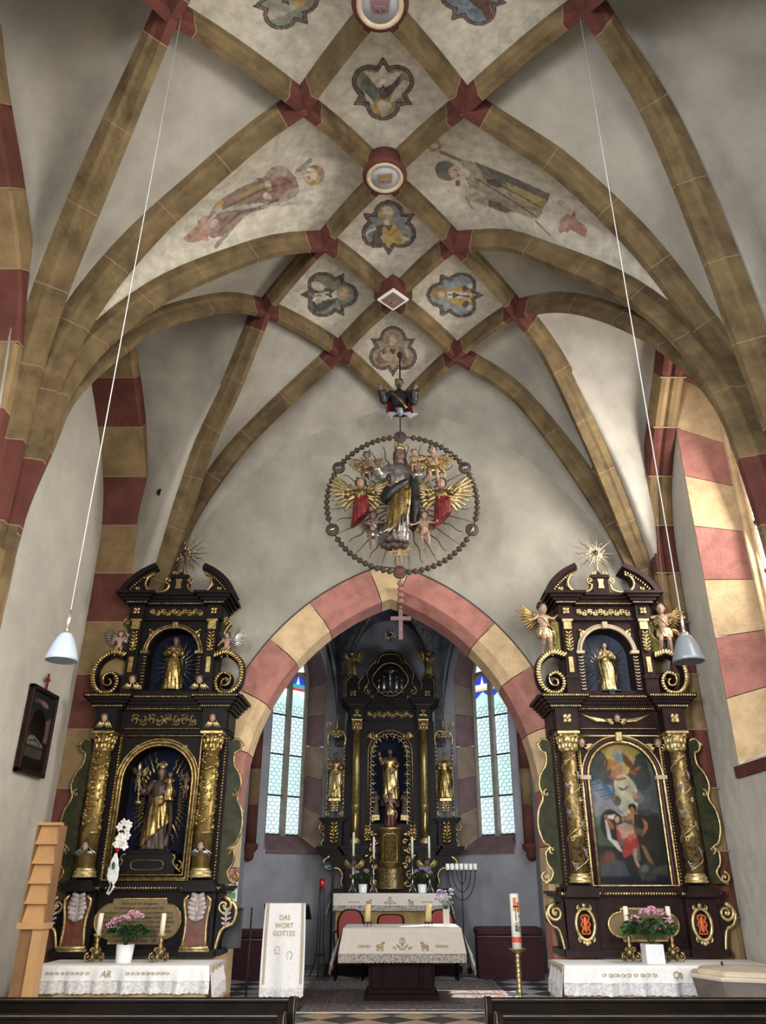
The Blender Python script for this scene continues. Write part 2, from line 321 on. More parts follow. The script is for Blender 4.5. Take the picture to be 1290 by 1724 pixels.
for a, b in SHORTS: CUR[a + b] = short(a, b)
for s in 'LR':
    A_ = NODE['A' + s]; sx = -1 if s == 'L' else 1; CUR['A' + s + 'N'] = cr([Vector((A_.x + (sx * 3.6 - A_.x) * t, A_.y + (2.3 - A_.y) * t, 4.4 + (A_.z - 4.4) * math.sqrt(max(0, 1 - t ** 2.3)))) for t in [k / 12 for k in range(13)]], 40)
trim_n = [0]
def trim(n=None):
    trim_n[0] += 1; return empty('trim_%d' % trim_n[0], kind='structure')
RIBPROF = [(-.084, .2), (-.084, .05), (-.058, .01), (-.040, -.12), (.040, -.12), (.058, .01), (.084, .05), (.084, .2)]
def outward(p):
    k = min(1, max(0, (abs(p.x) - 2.0) / 1.5)); k = k * k * (3 - 2 * k); return (Vector((p.x * .8, 0, max(.3, p.z - 3.5))).normalized().lerp(Vector((math.copysign(1, p.x), 0, .42)).normalized(), k)).normalized()
def sweep_stone(pts, ups, par, mat, prof, name='rib_stone'):
    v = []; f = []; N = len(pts); n = len(prof)
    for i in range(N):
        t = (pts[min(i + 1, N - 1)] - pts[max(i - 1, 0)]).normalized(); u = ups[i] - t * ups[i].dot(t); u.normalize(); x = t.cross(u)
        for (a, b) in prof: v.append(pts[i] + x * a + u * b)
    for i in range(N - 1):
        for k in range(n): f.append((i * n + k, i * n + (k + 1) % n, (i + 1) * n + (k + 1) % n, (i + 1) * n + k))
    f += [tuple(range(n))[::-1], tuple(range((N - 1) * n, N * n))]
    return lnk(name, v, f, mat, par)
def rib(curve, red0=.36, red1=.0, seg=.82, prof=RIBPROF, redtail=False, mat='ochre_dark'):
    par = trim(); P = curve; L = [0]
    for i in range(1, len(P)): L.append(L[-1] + (P[i] - P[i - 1]).length)
    T = L[-1]
    def ev(s):
        s = min(max(s, 0), T)
        for i in range(1, len(P)):
            if L[i] >= s: return P[i - 1].lerp(P[i], (s - L[i - 1]) / max(1e-9, L[i] - L[i - 1]))
        return P[-1]
    cuts = [0] + ([red0] if red0 else []); body = T - red0 - red1; k = max(1, round(body / seg))
    cuts += [red0 + body * (i + 1) / k for i in range(k)] + ([T] if red1 else [])
    for i in range(len(cuts) - 1):
        a, b = cuts[i], cuts[i + 1]
        if b - a < .02: continue
        red = (red0 and i == 0) or (red1 and i == len(cuts) - 2)
        m = max(2, int((b - a) / .12)); pts = [ev(a + (b - a) * j / m) for j in range(m + 1)]
        if redtail and 4.2 < pts[-1].z < 5.5: red = True
        ups = [outward(p) for p in pts]
        sweep_stone(pts, ups, par, MT['red_rib'] if red else MT[mat], prof)
        # lime joint between this stone and the next
        if i < len(cuts) - 2 or red:
            q0, q1 = ev(b - .006), ev(b + .006) if b < T - .02 else ev(b)
            if (q1 - q0).length > .003: sweep_stone([q0, q1], [ups[-1]] * 2, par, MT['mortar'], [(a_ * 1.035, b_ * 1.03) for a_, b_ in prof], 'lime_joint')
    return par
for a, b in SHORTS: rib(CUR[a + b], .22, .22)
for k in ('AL', 'BL', 'DL', 'EL', 'AR', 'BR', 'DR', 'ER'): rib(CUR[k + 'S'], .25, 0, redtail=True)
for k in ('ELT', 'FLT', 'ERT', 'FRT'): rib(CUR[k], .30, 0)
for k in ('ALN', 'ARN'): rib(CUR[k], .30, 0)
# formerets: pointed wall arches of banded stone along the side walls
def formeret(side, y0, y1):
    xi, xo = (3.66, 4.3) if side < 0 else (3.88, 4.25)
    ya, yb = y0 + .28, y1 - .38; m = (ya + yb) / 2
    base = [(0, 0), (0, 3.0), (0, 6.1), (.12, 6.95), (.42, 7.5), (.92, 8.03), (1.45, 8.5), (m - ya, 8.95)]
    up = cr([Vector((0, a, b)) for a, b in base], 60)
    pts = [Vector((side * xi, yb - p.y * 1, p.z)) for p in up]; h = [Vector((side * xi, ya + p.y, p.z)) for p in up]
    return xi, xo, pts, h
WALLARC = {}
for side in (-1, 1):
    for (y0, y1) in ((2.2, 6.55), (6.55, 10.9)):
        xi, xo, far, near = formeret(side, y0, y1); WALLARC[(side, y0)] = (near, far)
        for which, P in (('far', far), ('near', near)):
            if which == 'near' and y0 > 3 and False: continue
            par = trim(); L = [0]
            for i in range(1, len(P)): L.append(L[-1] + (P[i] - P[i - 1]).length)
            T = L[-1]; k = int(T / .74)
            def ev(s):
                for i in range(1, len(P)):
                    if L[i] >= s - 1e-6: return P[i - 1].lerp(P[i], max(0, (s - L[i - 1])) / max(1e-9, L[i] - L[i - 1]))
                return P[-1]
            for i in range(k):
                pts = [ev(T * (i + j / 5) / k) for j in range(6)]; cen = Vector((side * xi, (y0 + y1) / 2, 5.5)); sgn = 1 if which == 'far' else -1
                v = []; f = []
                prof = [(0, .34), (0, .03), (.03, 0), (xo - xi + .06, 0), (xo - xi + .06, .34)] if side < 0 else [(0, .34), (0, .10), (.03, .03), (.09, 0), (.15, .03), (.18, .08), (.21, .03), (.27, 0), (.34, .03), (.38, .1), (.38, .34)]
                for j, p in enumerate(pts):
                    t = (pts[min(j + 1, 5)] - pts[max(j - 1, 0)]).normalized(); nrm = Vector((0, t.z, -t.y)) * sgn
                    for (a, b) in prof: v.append(Vector((p.x + side * a, p.y, p.z)) + nrm * b)
                n = len(prof)
                for j in range(5):
                    for q in range(n): f.append((j * n + q, j * n + (q + 1) % n, (j + 1) * n + (q + 1) % n, (j + 1) * n + q))
                f += [tuple(range(n)), tuple(range(5 * n, 6 * n))]
                o = lnk('band_stone', v, f, MT['red_band'] if (i + (side > 0)) % 2 else MT['ochre_band'], par)
                if i:
                    p = ev(T * i / k); q = ev(T * i / k + .02); n_ = Vector((0, (q - p).z, -(q - p).y)).normalized() * sgn
                    lnk('lime_joint', [p + Vector((side * a, 0, 0)) + n_ * b for p_ in (0,) for a, b in [(-.004, .3), (-.004, -.004), (xo - xi, -.004)]] + [q + Vector((side * a, 0, 0)) + n_ * b for a, b in [(-.004, .3), (-.004, -.004), (xo - xi, -.004)]], [(0, 1, 4, 3), (1, 2, 5, 4)], MT['mortar'], par)
# piers between bays
for side in (-1, 1):
    for y in (2.2, 6.55):
        x0, x1 = (3.5, 4.35) if side < 0 else (3.62, 4.35)
        m = MB(); m.prism([(side * x1, y - .3), (side * x0 * 1.03, y - .3), (side * x0, y - .16), (side * x0, y + .16), (side * x0 * 1.03, y + .3), (side * x1, y + .3)], 0, 4.6, 'z'); tag(m.o('trim_%d' % (trim_n[0] + 1), 'ochre_band'), kind='structure'); trim_n[0] += 1
# ---- webs (Coons patches on the rib curves)
def samp(c, t):
    x = t * (len(c) - 1); i = min(int(x), len(c) - 2); return c[i].lerp(c[i + 1], x - i)
def rev(c): return c[::-1]
def coons(c0, c1, d0, d1, nu=24, nv=24):
    """c0(u): v=0, c1(u): v=1, d0(v): u=0, d1(v): u=1"""
    v = []; f = []
    for j in range(nv + 1):
        for i in range(nu + 1):
            u, w_ = i / nu, j / nv
            p = (1 - w_) * samp(c0, u) + w_ * samp(c1, u) + (1 - u) * samp(d0, w_) + u * samp(d1, w_) - ((1 - u) * (1 - w_) * c0[0] + u * (1 - w_) * c0[-1] + (1 - u) * w_ * c1[0] + u * w_ * c1[-1])
            v.append(p)
    for j in range(nv):
        for i in range(nu): f.append((j * (nu + 1) + i, j * (nu + 1) + i + 1, (j + 1) * (nu + 1) + i + 1, (j + 1) * (nu + 1) + i))
    return v, f
def cv(a, b):
    if a + b in CUR: return CUR[a + b]
    return CUR[b + a][::-1]
VV, VF = [], []
ceil = empty('ceiling', kind='structure')
def web(name, vf, mat):
    v, f = vf; v = [p + outward(p) * .14 * min(1, max(0, (p.z - 4.8) / 2)) for p in v]; n = len(VV); VV.extend(v); VF.extend([tuple(i + n for i in q) for q in f]); return lnk(name, v, f, MT[mat], ceil, True)
def pt(p): return [p, p]
for s in 'LR':
    S, sg = s, -1 if s == 'L' else 1
    sp = lambda k: CUR[k + s + 'S'];
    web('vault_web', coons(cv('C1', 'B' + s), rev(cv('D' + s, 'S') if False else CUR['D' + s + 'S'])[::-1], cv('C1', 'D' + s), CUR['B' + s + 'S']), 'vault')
    P = lambda a, b: [CUR[a][-1], CUR[b][-1]]
    web('vault_web', coons(cv('A' + s, 'B' + s), P('A' + s + 'S', 'B' + s + 'S'), CUR['A' + s + 'S'], CUR['B' + s + 'S']), 'vault_plain_shaded')
    web('vault_web', coons(cv('D' + s, 'E' + s), P('D' + s + 'S', 'E' + s + 'S'), CUR['D' + s + 'S'], CUR['E' + s + 'S']), 'vault_plain_shaded')
    web('vault_web', coons(cv('E' + s, 'F' + s), P('E' + s + 'T', 'F' + s + 'T'), CUR['E' + s + 'T'], CUR['F' + s + 'T']), 'vault_plain_shaded')
    # end cell against the chancel arch wall
    wa = [(0, 9.02), (1.45, 8.36), (2.3, 7.62), (2.75, 7.02), (3.12, 6.3), (3.4, 5.5), (3.52, 4.8)] if sg < 0 else [(0, 9.02), (1.4, 8.45), (2.25, 7.82), (2.85, 7.15), (3.3, 6.45), (3.6, 5.6), (3.75, 4.9)]
    arc = cr([Vector((sg * x + .16 * (1 - x / 3.5), 10.97, z)) for x, z in wa] + [CUR['F' + s + 'T'][-1]], 40); CUR['W' + s] = arc
    web('vault_web', coons(cv('F' + s, 'C3'), P('F' + s + 'T', 'F' + s + 'T'), CUR['F' + s + 'T'], arc), 'vault_plain_shaded')
    for y0, apex, c_near, c_far in ((6.55, 'E' + s, 'E' + s + 'S', 'E' + s + 'T'), (2.2, 'A' + s, 'A' + s + 'N', 'A' + s + 'S')):
        near, far = WALLARC[(sg, y0)]; nn = [p for p in near if p.z > 4.4]; ff = [p for p in far if p.z > 4.4]
        wall = [CUR[c_near][-1]] + nn + ff[::-1][1:] + [CUR[c_far][-1]]; wall = cr(wall, 60)
        web('vault_web', coons([NODE[apex]] * 2, wall, CUR[c_near], CUR[c_far], 44, 26), 'vault_plain_shaded')
for q in (('C0', 'BL', 'C1', 'BR'), ('C1', 'DL', 'C2', 'DR'), ('C2', 'FL', 'C3', 'FR'), ('DL', 'EL', 'FL', 'C2'), ('DR', 'ER', 'FR', 'C2'), ('AL', 'BL', 'C0', 'GL'), ('AR', 'BR', 'C0', 'GR')):
    a, b, c, d = q
    web('vault_web', coons(cv(a, b), cv(d, c), cv(a, d), cv(b, c)), 'vault')
# unseen vault over the nave behind, added to seal out light
v = []; f = []
for j in range(2):
    for i in range(25):
        a = PI * i / 24; v.append((4.15 * math.cos(a), (-8, 3.35)[j], 6.0 + 3.3 * math.sin(a)))
for i in range(24): f.append((i, i + 1, 26 + i, 25 + i))
lnk('rear_vault_seal', v, f, MT['vault_plain_shaded'], ceil, True)
MB().b2((-5.5, -8.2, 10.1), (5.5, 12, 10.3)).o('light_seal_slab', 'black', ceil)  # unseen slab added to keep sky light from leaking in
VB = BVHTree.FromPolygons([tuple(p) for p in VV], VF)
def on_vault(px, py, off=.012):
    d = RX(px, py).normalized(); h = VB.ray_cast(Vector((0, 0, EYE)), d)
    return None if h[0] is None else h[0] - d * off
# bosses
def boss(k, px, py, kind):
    p = NODE[k]; b = trim(); d = RX(px, py); t = (p.z - .17 - EYE) / d.z; p = Vector((d.x * t, d.y * t, p.z + .01))
    if kind == 'round':
        MB().lathe([(.05, .06), (.235, .06), (.245, -.1), (.26, -.14), (.25, -.17), (.2, -.17)], (0, 0, 0), 28).shift(p).o('boss_collar', 'red_rib', b)
        MB().lathe([(.2, -.16), (.215, -.185), (.195, -.2), (.17, -.185), (.16, -.17)], p, 28, cap=False).o('boss_ring', 'stone', b)
        MB().lathe([(.165, -.165), (.165, -.178), (0.001, -.18)], p, 24, cap=False).o('boss_disc', 'choir', b)
        m = MB(); m.prism([(-.09, -.06), (.09, -.07), (.08, .06), (-.08, .05)], -.2, -.17, 'z'); m.box((0, 0, -.205), (.1, .03, .02)); m.ell((0, .03, -.2), (.02, .03, .015)); m.shift(p); m.o('boss_relief', 'purple_arch' if k == 'C0' else 'mortar', b)
    else:
        r = .27; poly = [(-r * 1.0, 0), (0, -r), (r, 0), (0, r)]; sc = lambda s: [(a * s, c * s) for a, c in poly]
        MB().prism(sc(1), -.16, .05, 'z').shift(p).o('boss_collar', 'red_rib', b); MB().prism(sc(.82), -.185, -.15, 'z').shift(p).o('boss_ring', 'paper', b)
        MB().prism(sc(.62), -.195, -.15, 'z').shift(p).o('boss_disc', 'purple_arch', b)
        m = MB(); m.box((.02, .03, -.2), (.07, .08, .02)); m.box((-.05, 0, -.2), (.05, .03, .02)); m.shift(p); m.o('boss_relief', 'mortar', b)
boss('C0', 640, 10, 'round'); boss('C1', 648, 300, 'round'); boss('C2', 662, 505, 'diamond')
# ================================================================== WALLS
def arch_outline(hw, zs, rise, n=10):
    """pointed arch from left springing to right, (x,z)"""
    R = (rise * rise + hw * hw) / (2 * hw); c = R - hw; a1 = math.atan2(rise, -c + 0) if False else None
    out = []
    aend = math.acos(max(-1, min(1, -c / R))) if False else math.atan2(rise, c)
    for i in range(n + 1): a = aend * i / n; out.append((c - R * math.cos(a), zs + R * math.sin(a)))
    return out + [(-x, z) for x, z in out[-2::-1]]
def wall_hole(o, u0, u1, h, holes, mapf, z0=0):
    """wall face in (u,z); holes = [(uc, hw, zbot, zspring, rise)]"""
    v = []; f = []
    def quad(a, b, c, d):
        n = len(v); v.extend([mapf(*p) for p in (a, b, c, d)]); f.append((n, n + 1, n + 2, n + 3))
    cur = u0
    for (uc, hw, zb, zs, rise) in sorted(holes):
        quad((cur, z0), (uc - hw, z0), (uc - hw, h), (cur, h)); quad((uc - hw, z0), (uc + hw, z0), (uc + hw, zb), (uc - hw, zb))
        al = arch_outline(hw, zs, rise, 12)
        for i in range(len(al) - 1): quad((uc + al[i][0], al[i][1]), (uc + al[i + 1][0], al[i + 1][1]), (uc + al[i + 1][0], h), (uc + al[i][0], h))
        cur = uc + hw
    quad((cur, z0), (u1, z0), (u1, h), (cur, h))
    return v, f
W = lambda name, vf, mat='plaster': tag(lnk(name, vf[0], vf[1], MT[mat]), kind='structure')
W('wall_left', wall_hole(0, -8, 11.1, 9.9, [(-2.5, .8, 2.8, 6.0, 1.3)], lambda u, z: (-4.3, u, z)))
W('wall_right', wall_hole(0, -8, 11.1, 9.9, [(-4.0, .9, 3, 6.6, 1.3), (1.5, .9, 3, 6.6, 1.3), (8.7, 1.1, 3.18, 7.9, .95)], lambda u, z: (4.25, u, z)))
W('wall_back', wall_hole(0, -4.4, 4.4, 9.9, [(0, 2.1, 2.3, 5.0, 1.6)], lambda u, z: (u, -8, z)))
HW, ZS, RISE = 2.05, 2.84, 2.9
W('wall_front', wall_hole(0, -4.4, 4.4, 9.9, [(0, HW + .34, -.01, ZS, RISE + .42)], lambda u, z: (u, 10.97, z)), 'plaster_end_shaded')
W('wall_front_rear', wall_hole(0, -4.4, 4.4, 9.9, [(0, HW + .34, -.01, ZS, RISE + .42)], lambda u, z: (u, 11.6, z)), 'choir')
fl = MB().b2((-4.5, -8.2, -.2), (4.5, 10.3, 0)).o('floor', 'floor'); tag(fl, kind='structure')
# chancel arch: voussoirs, banded red and ochre, with a broad chamfer
par = trim()
def arch_pt(s, off):
    """point on the arch offset outward by off; s = path length from the left foot along the inner line"""
    R = (RISE * RISE + HW * HW) / (2 * HW); c = R - HW; aend = math.atan2(RISE, c); Lj = ZS; La = R * aend
    if s <= Lj: return (-HW - off, s)
    if s <= Lj + La:
        a = (s - Lj) / R; R2 = R + off; x = c - R2 * math.cos(a); z = ZS + R2 * math.sin(a)
        return (min(x, 0), z if x < 0 else ZS + math.sqrt(max(0, R2 * R2 - c * c)))
    x, z = arch_pt(2 * (Lj + La) - s, off); return (-x, z)
R_ = (RISE * RISE + HW * HW) / (2 * HW); TOT = 2 * (ZS + R_ * math.atan2(RISE, R_ - HW))
APX = TOT / 2
cuts = [0, .55, 1.35, 2.1, 2.85, 3.62, 4.35, 5.08, 5.8, APX - .55, APX - .02]
cuts = [0, .6, 1.3, 2.05, 2.8, 3.5, 4.2, 4.92, 5.6, APX - .14]; cuts = [c for c in cuts if c < APX - .1] + [APX + .12]
cutsR = [0, .75, 1.5, 2.3, 3.0, 3.75, 4.5, 5.2, APX - .12]
def vouss(a, b, mat, flip):
    n = 7; prof = [(.02, .62), (.02, .16), (.15, 0.0), (.5, 0.0), (.5, .62)]   # (offset outward, depth)
    v = []; f = []
    for i in range(n + 1):
        s = a + (b - a) * i / n
        if flip: s = TOT - s
        for off, d in prof: x, z = arch_pt(s, off - .02 - (0)); v.append((x, 10.95 + d, z))
    m = len(prof)
    for i in range(n):
        for k in range(m): f.append((i * m + k, i * m + (k + 1) % m, (i + 1) * m + (k + 1) % m, (i + 1) * m + k))
    f += [tuple(range(m)), tuple(range(n * m, (n + 1) * m))]
    lnk('voussoir', v, f, MT[mat], par)
for i in range(len(cuts) - 1): vouss(cuts[i] + .006, cuts[i + 1] - .006, 'ochre_arch' if (len(cuts) - i) % 2 == 0 else 'red_arch', False)
for i in range(len(cutsR) - 1): vouss(cutsR[i] + .006, cutsR[i + 1] - .006, 'red_arch' if (len(cutsR) - i) % 2 == 0 else 'ochre_arch', True)
m = MB()
jp = [arch_pt(TOT * i / 60, .05) for i in range(61)]; v = []; f = []
for x, z in jp: v += [(x, 11.12, z), (x, 11.55, z)]
for i in range(60): f.append((2 * i, 2 * i + 1, 2 * i + 3, 2 * i + 2))
lnk('mortar_bed', v, f, MT['mortar'], par)
# thin dark outline groove round the arch
v = []; f = []
for i in range(81):
    for o_ in (.48, .505): x, z = arch_pt(TOT * i / 80, o_); v.append((x, 10.945, z))
for i in range(80): f.append((2 * i, 2 * i + 1, 2 * i + 3, 2 * i + 2))
lnk('arch_edge_line', v, f, MT['robe_brown'], par)
# nave window in the right wall: splayed reveal of coloured blocks, tracery frame and panes
win = empty('window_1', kind='structure')
YC, HWO, HWI, XO, XI = 8.7, 1.1, .68, 4.25, 4.78
def jamb_pts(hw, zs, rise, zb):
    R = (rise * rise + hw * hw) / (2 * hw); c = R - hw; a1 = math.atan2(rise, c); out = []
    L1 = zs - zb; L = L1 + R * a1
    def ev(s):
        if s <= L1: return (hw, zb + s)
        a = (s - L1) / R; return (R * math.cos(a) - c, zs + R * math.sin(a))
    return ev, L
eO, LO = jamb_pts(HWO, 7.9, .95, 3.18); eI, LI = jamb_pts(HWI, 7.5, .95, 3.42)
nb = 8
for sg in (1, -1):
    for i in range(nb):
        v = []; f = []
        for j in range(6):
            t = (i + (j / 5) * .985) / nb; a = eO(t * LO); b = eI(t * LI)
            v += [(XO - .006, YC + sg * a[0], a[1]), (XI, YC + sg * b[0], b[1]), (XI, YC + sg * (b[0] + .35), b[1] + .05), (XO + .02, YC + sg * (a[0] + .12), a[1] + .03)]
        for j in range(5):
            for k in range(4): f.append((j * 4 + k, j * 4 + (k + 1) % 4, (j + 1) * 4 + (k + 1) % 4, (j + 1) * 4 + k))
        f += [(0, 1, 2, 3), (20, 23, 22, 21)]
        lnk('reveal_stone', v, f, MT['ochre_arch' if i % 2 == 0 else 'red_arch'], win)
    # inner frame roll
    pts = [(XI - .06, YC + sg * (eI(t * LI / 30)[0] - .05), eI(t * LI / 30)[1]) for t in range(31)]
    MB().tube(pts, .055, 8).o('window_frame', 'ochre_arch', win)
    pts = [(XI - .02, YC + sg * (eI(t * LI / 30)[0] - .14), eI(t * LI / 30)[1]) for t in range(29)]
    MB().tube(pts, .035, 6).o('window_frame', 'ochre_arch', win)
MB().prism([(XO - .02, 3.05), (XO - .02, 3.16), (XI + .02, 3.45), (XI + .02, 3.05)], YC - HWO - .02, YC + HWO + .02, 'y').o('window_sill', 'cloth_cream', win)
MB().b2((XO - .05, YC - HWO - .06, 3.02), (XO + .02, YC + HWO + .06, 3.15)).o('sill_edge', 'red_band', win)
m = MB()
pp = [(YC - q[0], q[1]) for q in (eI(t * LI / 20) for t in range(21))] + [(YC + q[0], q[1]) for q in (eI(t * LI / 20) for t in range(20, -1, -1))]
m.prism(pp, XI + .05, XI + .07, 'x'); m.o('window_pane', 'pane_white', win)
m = MB(); m.b2((XI - .06, YC - .06, 3.42), (XI + .04, YC + .06, 7.2))
for k in (-1, 1):
    m.tube([(XI - .02, YC + k * .33 + .27 * math.cos(a), 7.25 + .3 * math.sin(a)) for a in [PI * i / 12 for i in range(13)]], .05, 6)
    m.tube([(XI - .02, YC + k * .12 + .14 * math.cos(a), 7.75 + .14 * math.sin(a)) for a in [2 * PI * i / 14 for i in range(15)]], .035, 6)
m.o('tracery', 'tracery', win)
m = MB()
for z in [3.42 + .68 * i for i in range(1, 7)]: m.b2((XI + .0, YC - HWI, z - .022), (XI + .045, YC + HWI, z + .022))
m.o('saddle_bars', 'lead', win)
m = MB()
for k in range(-6, 7):
    for j in range(24):
        y = YC + k * .11; z = 3.5 + j * .17; m.tube([(XI + .04, y, z), (XI + .04, y + .055, z + .085), (XI + .04, y, z + .17)], .004, 4)
tag(m.o('lead_net', 'lead', win), kind='stuff')
# ================================================================== CHANCEL
FZ = .4
plat = empty('floor_2', kind='structure')
MB().b2((-2.55, 10.25, 0.0), (2.55, 11.2, FZ - .012)).b2((-2.9, 11.0, 0), (2.9, 18.2, FZ - .012)).o('platform', 'floor', plat)
d_ = .41; k_ = d_ / math.sqrt(2); ntile = 0; protoT = {}
rest = {}
for i in range(-22, 40):
    for j in range(-22, 40):
        cx = (i - j) * k_ + .02; cy = 10.33 + (i + j) * k_
        if abs(cx) > (2.0 if cy < 11.5 else 2.8) - .02 or cy < 10.35 or cy > 17.6: continue
        if abs(cx) < 1.1 and 11.9 < cy < 15.0 and False: continue
        mat = 'tile_dark' if (i + j) % 2 == 0 else ('tile_brown' if cy < 11.3 else 'tile_pale')
        # rows of equal y share a colour: diamonds alternate dark and pale
        if mat not in protoT:
            o = MB().prism([(0, -k_ + .006), (k_ - .006, 0), (0, k_ - .006), (-k_ + .006, 0)], -.02, .0, 'z').o('tile', mat, plat); protoT[mat] = o; o.location = (cx, cy, FZ)
        elif ntile < 290: inst('tile', protoT[mat], plat, (cx, cy, FZ))
        else: rest.setdefault(mat, []).append((cx, cy))
        ntile += 1
for mt, l in rest.items():
    m = MB()
    for cx, cy in l: m.prism([(cx, cy - k_ + .006), (cx + k_ - .006, cy), (cx, cy + k_ - .006), (cx - k_ + .006, cy)], FZ - .02, FZ, 'z')
    tag(m.o('far_tiles', mt, plat), kind='stuff')
CHW = 2.8; VX = [(-CHW, 11.6), (-CHW, 16.3), (-1.16, 17.94), (1.16, 17.94), (CHW, 16.3), (CHW, 11.6)]
WALLH = 7.9
def seg_map(a, b):
    L = math.hypot(b[0] - a[0], b[1] - a[1]); ux, uy = (b[0] - a[0]) / L, (b[1] - a[1]) / L
    return L, (lambda u, z, d=0: (a[0] + ux * u + uy * -d, a[1] + uy * u + ux * d, z))
names = ['wall_choir_left', 'wall_choir_left_diagonal', 'wall_choir_axial', 'wall_choir_right_diagonal', 'wall_choir_right']
for i in range(5):
    L, mp = seg_map(VX[i], VX[i + 1]); holes = []
    if i in (1, 3): holes = [(L / 2, .72, 2.45, 5.95, 1.15)]
    if i == 4: holes = [(L - 1.5, .40, 1.95, 5.8, .8)]
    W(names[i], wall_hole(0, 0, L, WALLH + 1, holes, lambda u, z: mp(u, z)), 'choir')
for i, nm in ((1, 'window_2'), (3, 'window_3')):
    L, mp = seg_map(VX[i], VX[i + 1]); wi = empty(nm, kind='structure'); uc = L / 2
    eo, lo = jamb_pts(.72, 5.95, 1.15, 2.45); ei, li = jamb_pts(.53, 6.0, .95, 2.72); DEP = .42
    for sg in (1, -1):
        inner = (sg > 0) == (i == 1)
        for q in range(7):
            v = []; f = []
            for j in range(6):
                t = (q + j / 5 * .985) / 7; a = eo(t * lo); b = ei(t * li)
                v += [mp(uc + sg * a[0], a[1], -.004), mp(uc + sg * b[0], b[1], DEP), mp(uc + sg * (b[0] + .3), b[1], DEP), mp(uc + sg * (a[0] + .1), a[1] + .02, .03)]
            for j in range(5):
                for k in range(4): f.append((j * 4 + k, j * 4 + (k + 1) % 4, (j + 1) * 4 + (k + 1) % 4, (j + 1) * 4 + k))
            f += [(0, 1, 2, 3), (20, 23, 22, 21)]
            lnk('reveal_stone', v, f, MT['purple_arch' if q % 2 else 'tan_arch'], wi)
        def roll(off, r, d0, nm_='window_frame', mt='tracery'):
            m = MB(); m.tube([mp(uc + sg * (ei(t * li / 24)[0] - off), ei(t * li / 24)[1] - off * .4, d0) for t in range(25)], r, 6); m.o(nm_, mt, wi)
        roll(.045, .05, DEP - .03)
    m = MB(); m.add([mp(uc - .68, 2.38, -.03), mp(uc + .68, 2.38, -.03), mp(uc + .68, 2.45, -.03), mp(uc - .68, 2.45, -.03), mp(uc + .48, 2.76, DEP), mp(uc - .48, 2.76, DEP), mp(uc - .68, 2.38, .02), mp(uc + .68, 2.38, .02)], [(0, 1, 2, 3), (3, 2, 4, 5), (0, 6, 7, 1), (1, 7, 4, 2), (0, 3, 5, 6)]); m.o('window_sill', 'purple_arch', wi)
    # mullion, tracery
    def bx(m, u0, u1, z0, z1, a, b): m.add([mp(u, z, d) for u in (u0, u1) for z in (z0, z1) for d in (a, b)], [(0, 1, 3, 2), (4, 6, 7, 5), (0, 4, 5, 1), (2, 3, 7, 6), (0, 2, 6, 4), (1, 5, 7, 3)])
    m = MB(); bx(m, uc - .045, uc + .045, 2.72, 6.12, DEP - .09, DEP + .04); m.o('mullion', 'tracery', wi)
    m = MB()
    for k in (-1, 1):
        m.tube([mp(uc + k * .26 + .23 * math.cos(a), 5.87 + .3 * math.sin(a), DEP - .02) for a in [PI * q / 12 for q in range(13)]], .045, 6)
        m.tube([mp(uc + k * .12 + .12 * math.cos(a) + k * .04 * math.sin(a), 6.42 + .17 * math.sin(a), DEP - .02) for a in [2 * PI * q / 14 for q in range(15)]], .035, 6)
    m.tube([mp(uc - .45 + .9 * q / 8, 6.15 + .04 * math.sin(q), DEP - .01) for q in range(9)], .05, 6)
    m.o('tracery', 'tracery', wi)
    for k in (-1, 1):
        u0, u1 = sorted((uc + k * .05, uc + k * .47)); zs_ = [2.76, 3.52, 4.36, 5.20, 5.79]
        for q in range(4):
            m = MB(); bx(m, u0, u1, zs_[q] + .02, zs_[q + 1] - .02 if q < 3 else zs_[q + 1], DEP + .02, DEP + .03); m.o('leaded_pane', 'pane' if (q + k) % 2 else 'pane_green', wi)
            m = MB(); bx(m, u0, u1, zs_[q] - .016, zs_[q] + .016, DEP - .01, DEP + .02); m.o('saddle_bar', 'lead', wi)
        # painted heads of the lights
        um = (u0 + u1) / 2
        m = MB(); bx(m, u0, u1, 5.79, 5.85, DEP + .015, DEP + .03); m.o('glass_band', 'g_red' if i == 1 else 'g_yellow', wi)
        m = MB(); bx(m, u0, u1, 5.85, 5.94, DEP + .015, DEP + .03); m.o('glass_band', 'g_teal' if i == 1 else 'g_white', wi)
        m = MB(); bx(m, u0, u1, 5.94, 6.17, DEP + .017, DEP + .03); m.o('glass_head', 'g_blue', wi)
        m = MB(); m.add([mp(um - .05, 5.94, DEP + .01), mp(um + .05, 5.94, DEP + .01), mp(um + .02, 6.03, DEP + .01), mp(um, 6.12, DEP + .01), mp(um - .02, 6.03, DEP + .01)], [(0, 1, 2, 3, 4)]); m.o('glass_finial', 'g_white', wi)
        m = MB(); m.add([mp(u0, 5.62, DEP + .012), mp(um, 5.77, DEP + .012), mp(u1, 5.62, DEP + .012), mp(u1, 5.79, DEP + .012), mp(u0, 5.79, DEP + .012)], [(0, 1, 4), (1, 2, 3), (1, 3, 4)]); m.o('glass_spandrel', 'g_white' if i == 1 else 'g_blue', wi)
        # tracery eyes
        for qq, (du, dz, rr, mt) in enumerate(((.10, 6.39, .07, 'g_yellow'), (.15, 6.51, .06, 'g_white'), (.09, 6.53, .05, 'g_teal'), (.17, 6.39, .05, 'g_red' if k > 0 else 'g_blue'))):
            m = MB(); m.add([mp(uc + k * du + rr * math.cos(a), dz + rr * 1.2 * math.sin(a), DEP + .02 - .002 * qq) for a in [2 * PI * x / 8 for x in range(8)]], [tuple(range(8))]); m.o('stained_pane', mt, wi)
    # lead cames in a net of hexagons
    m = MB()
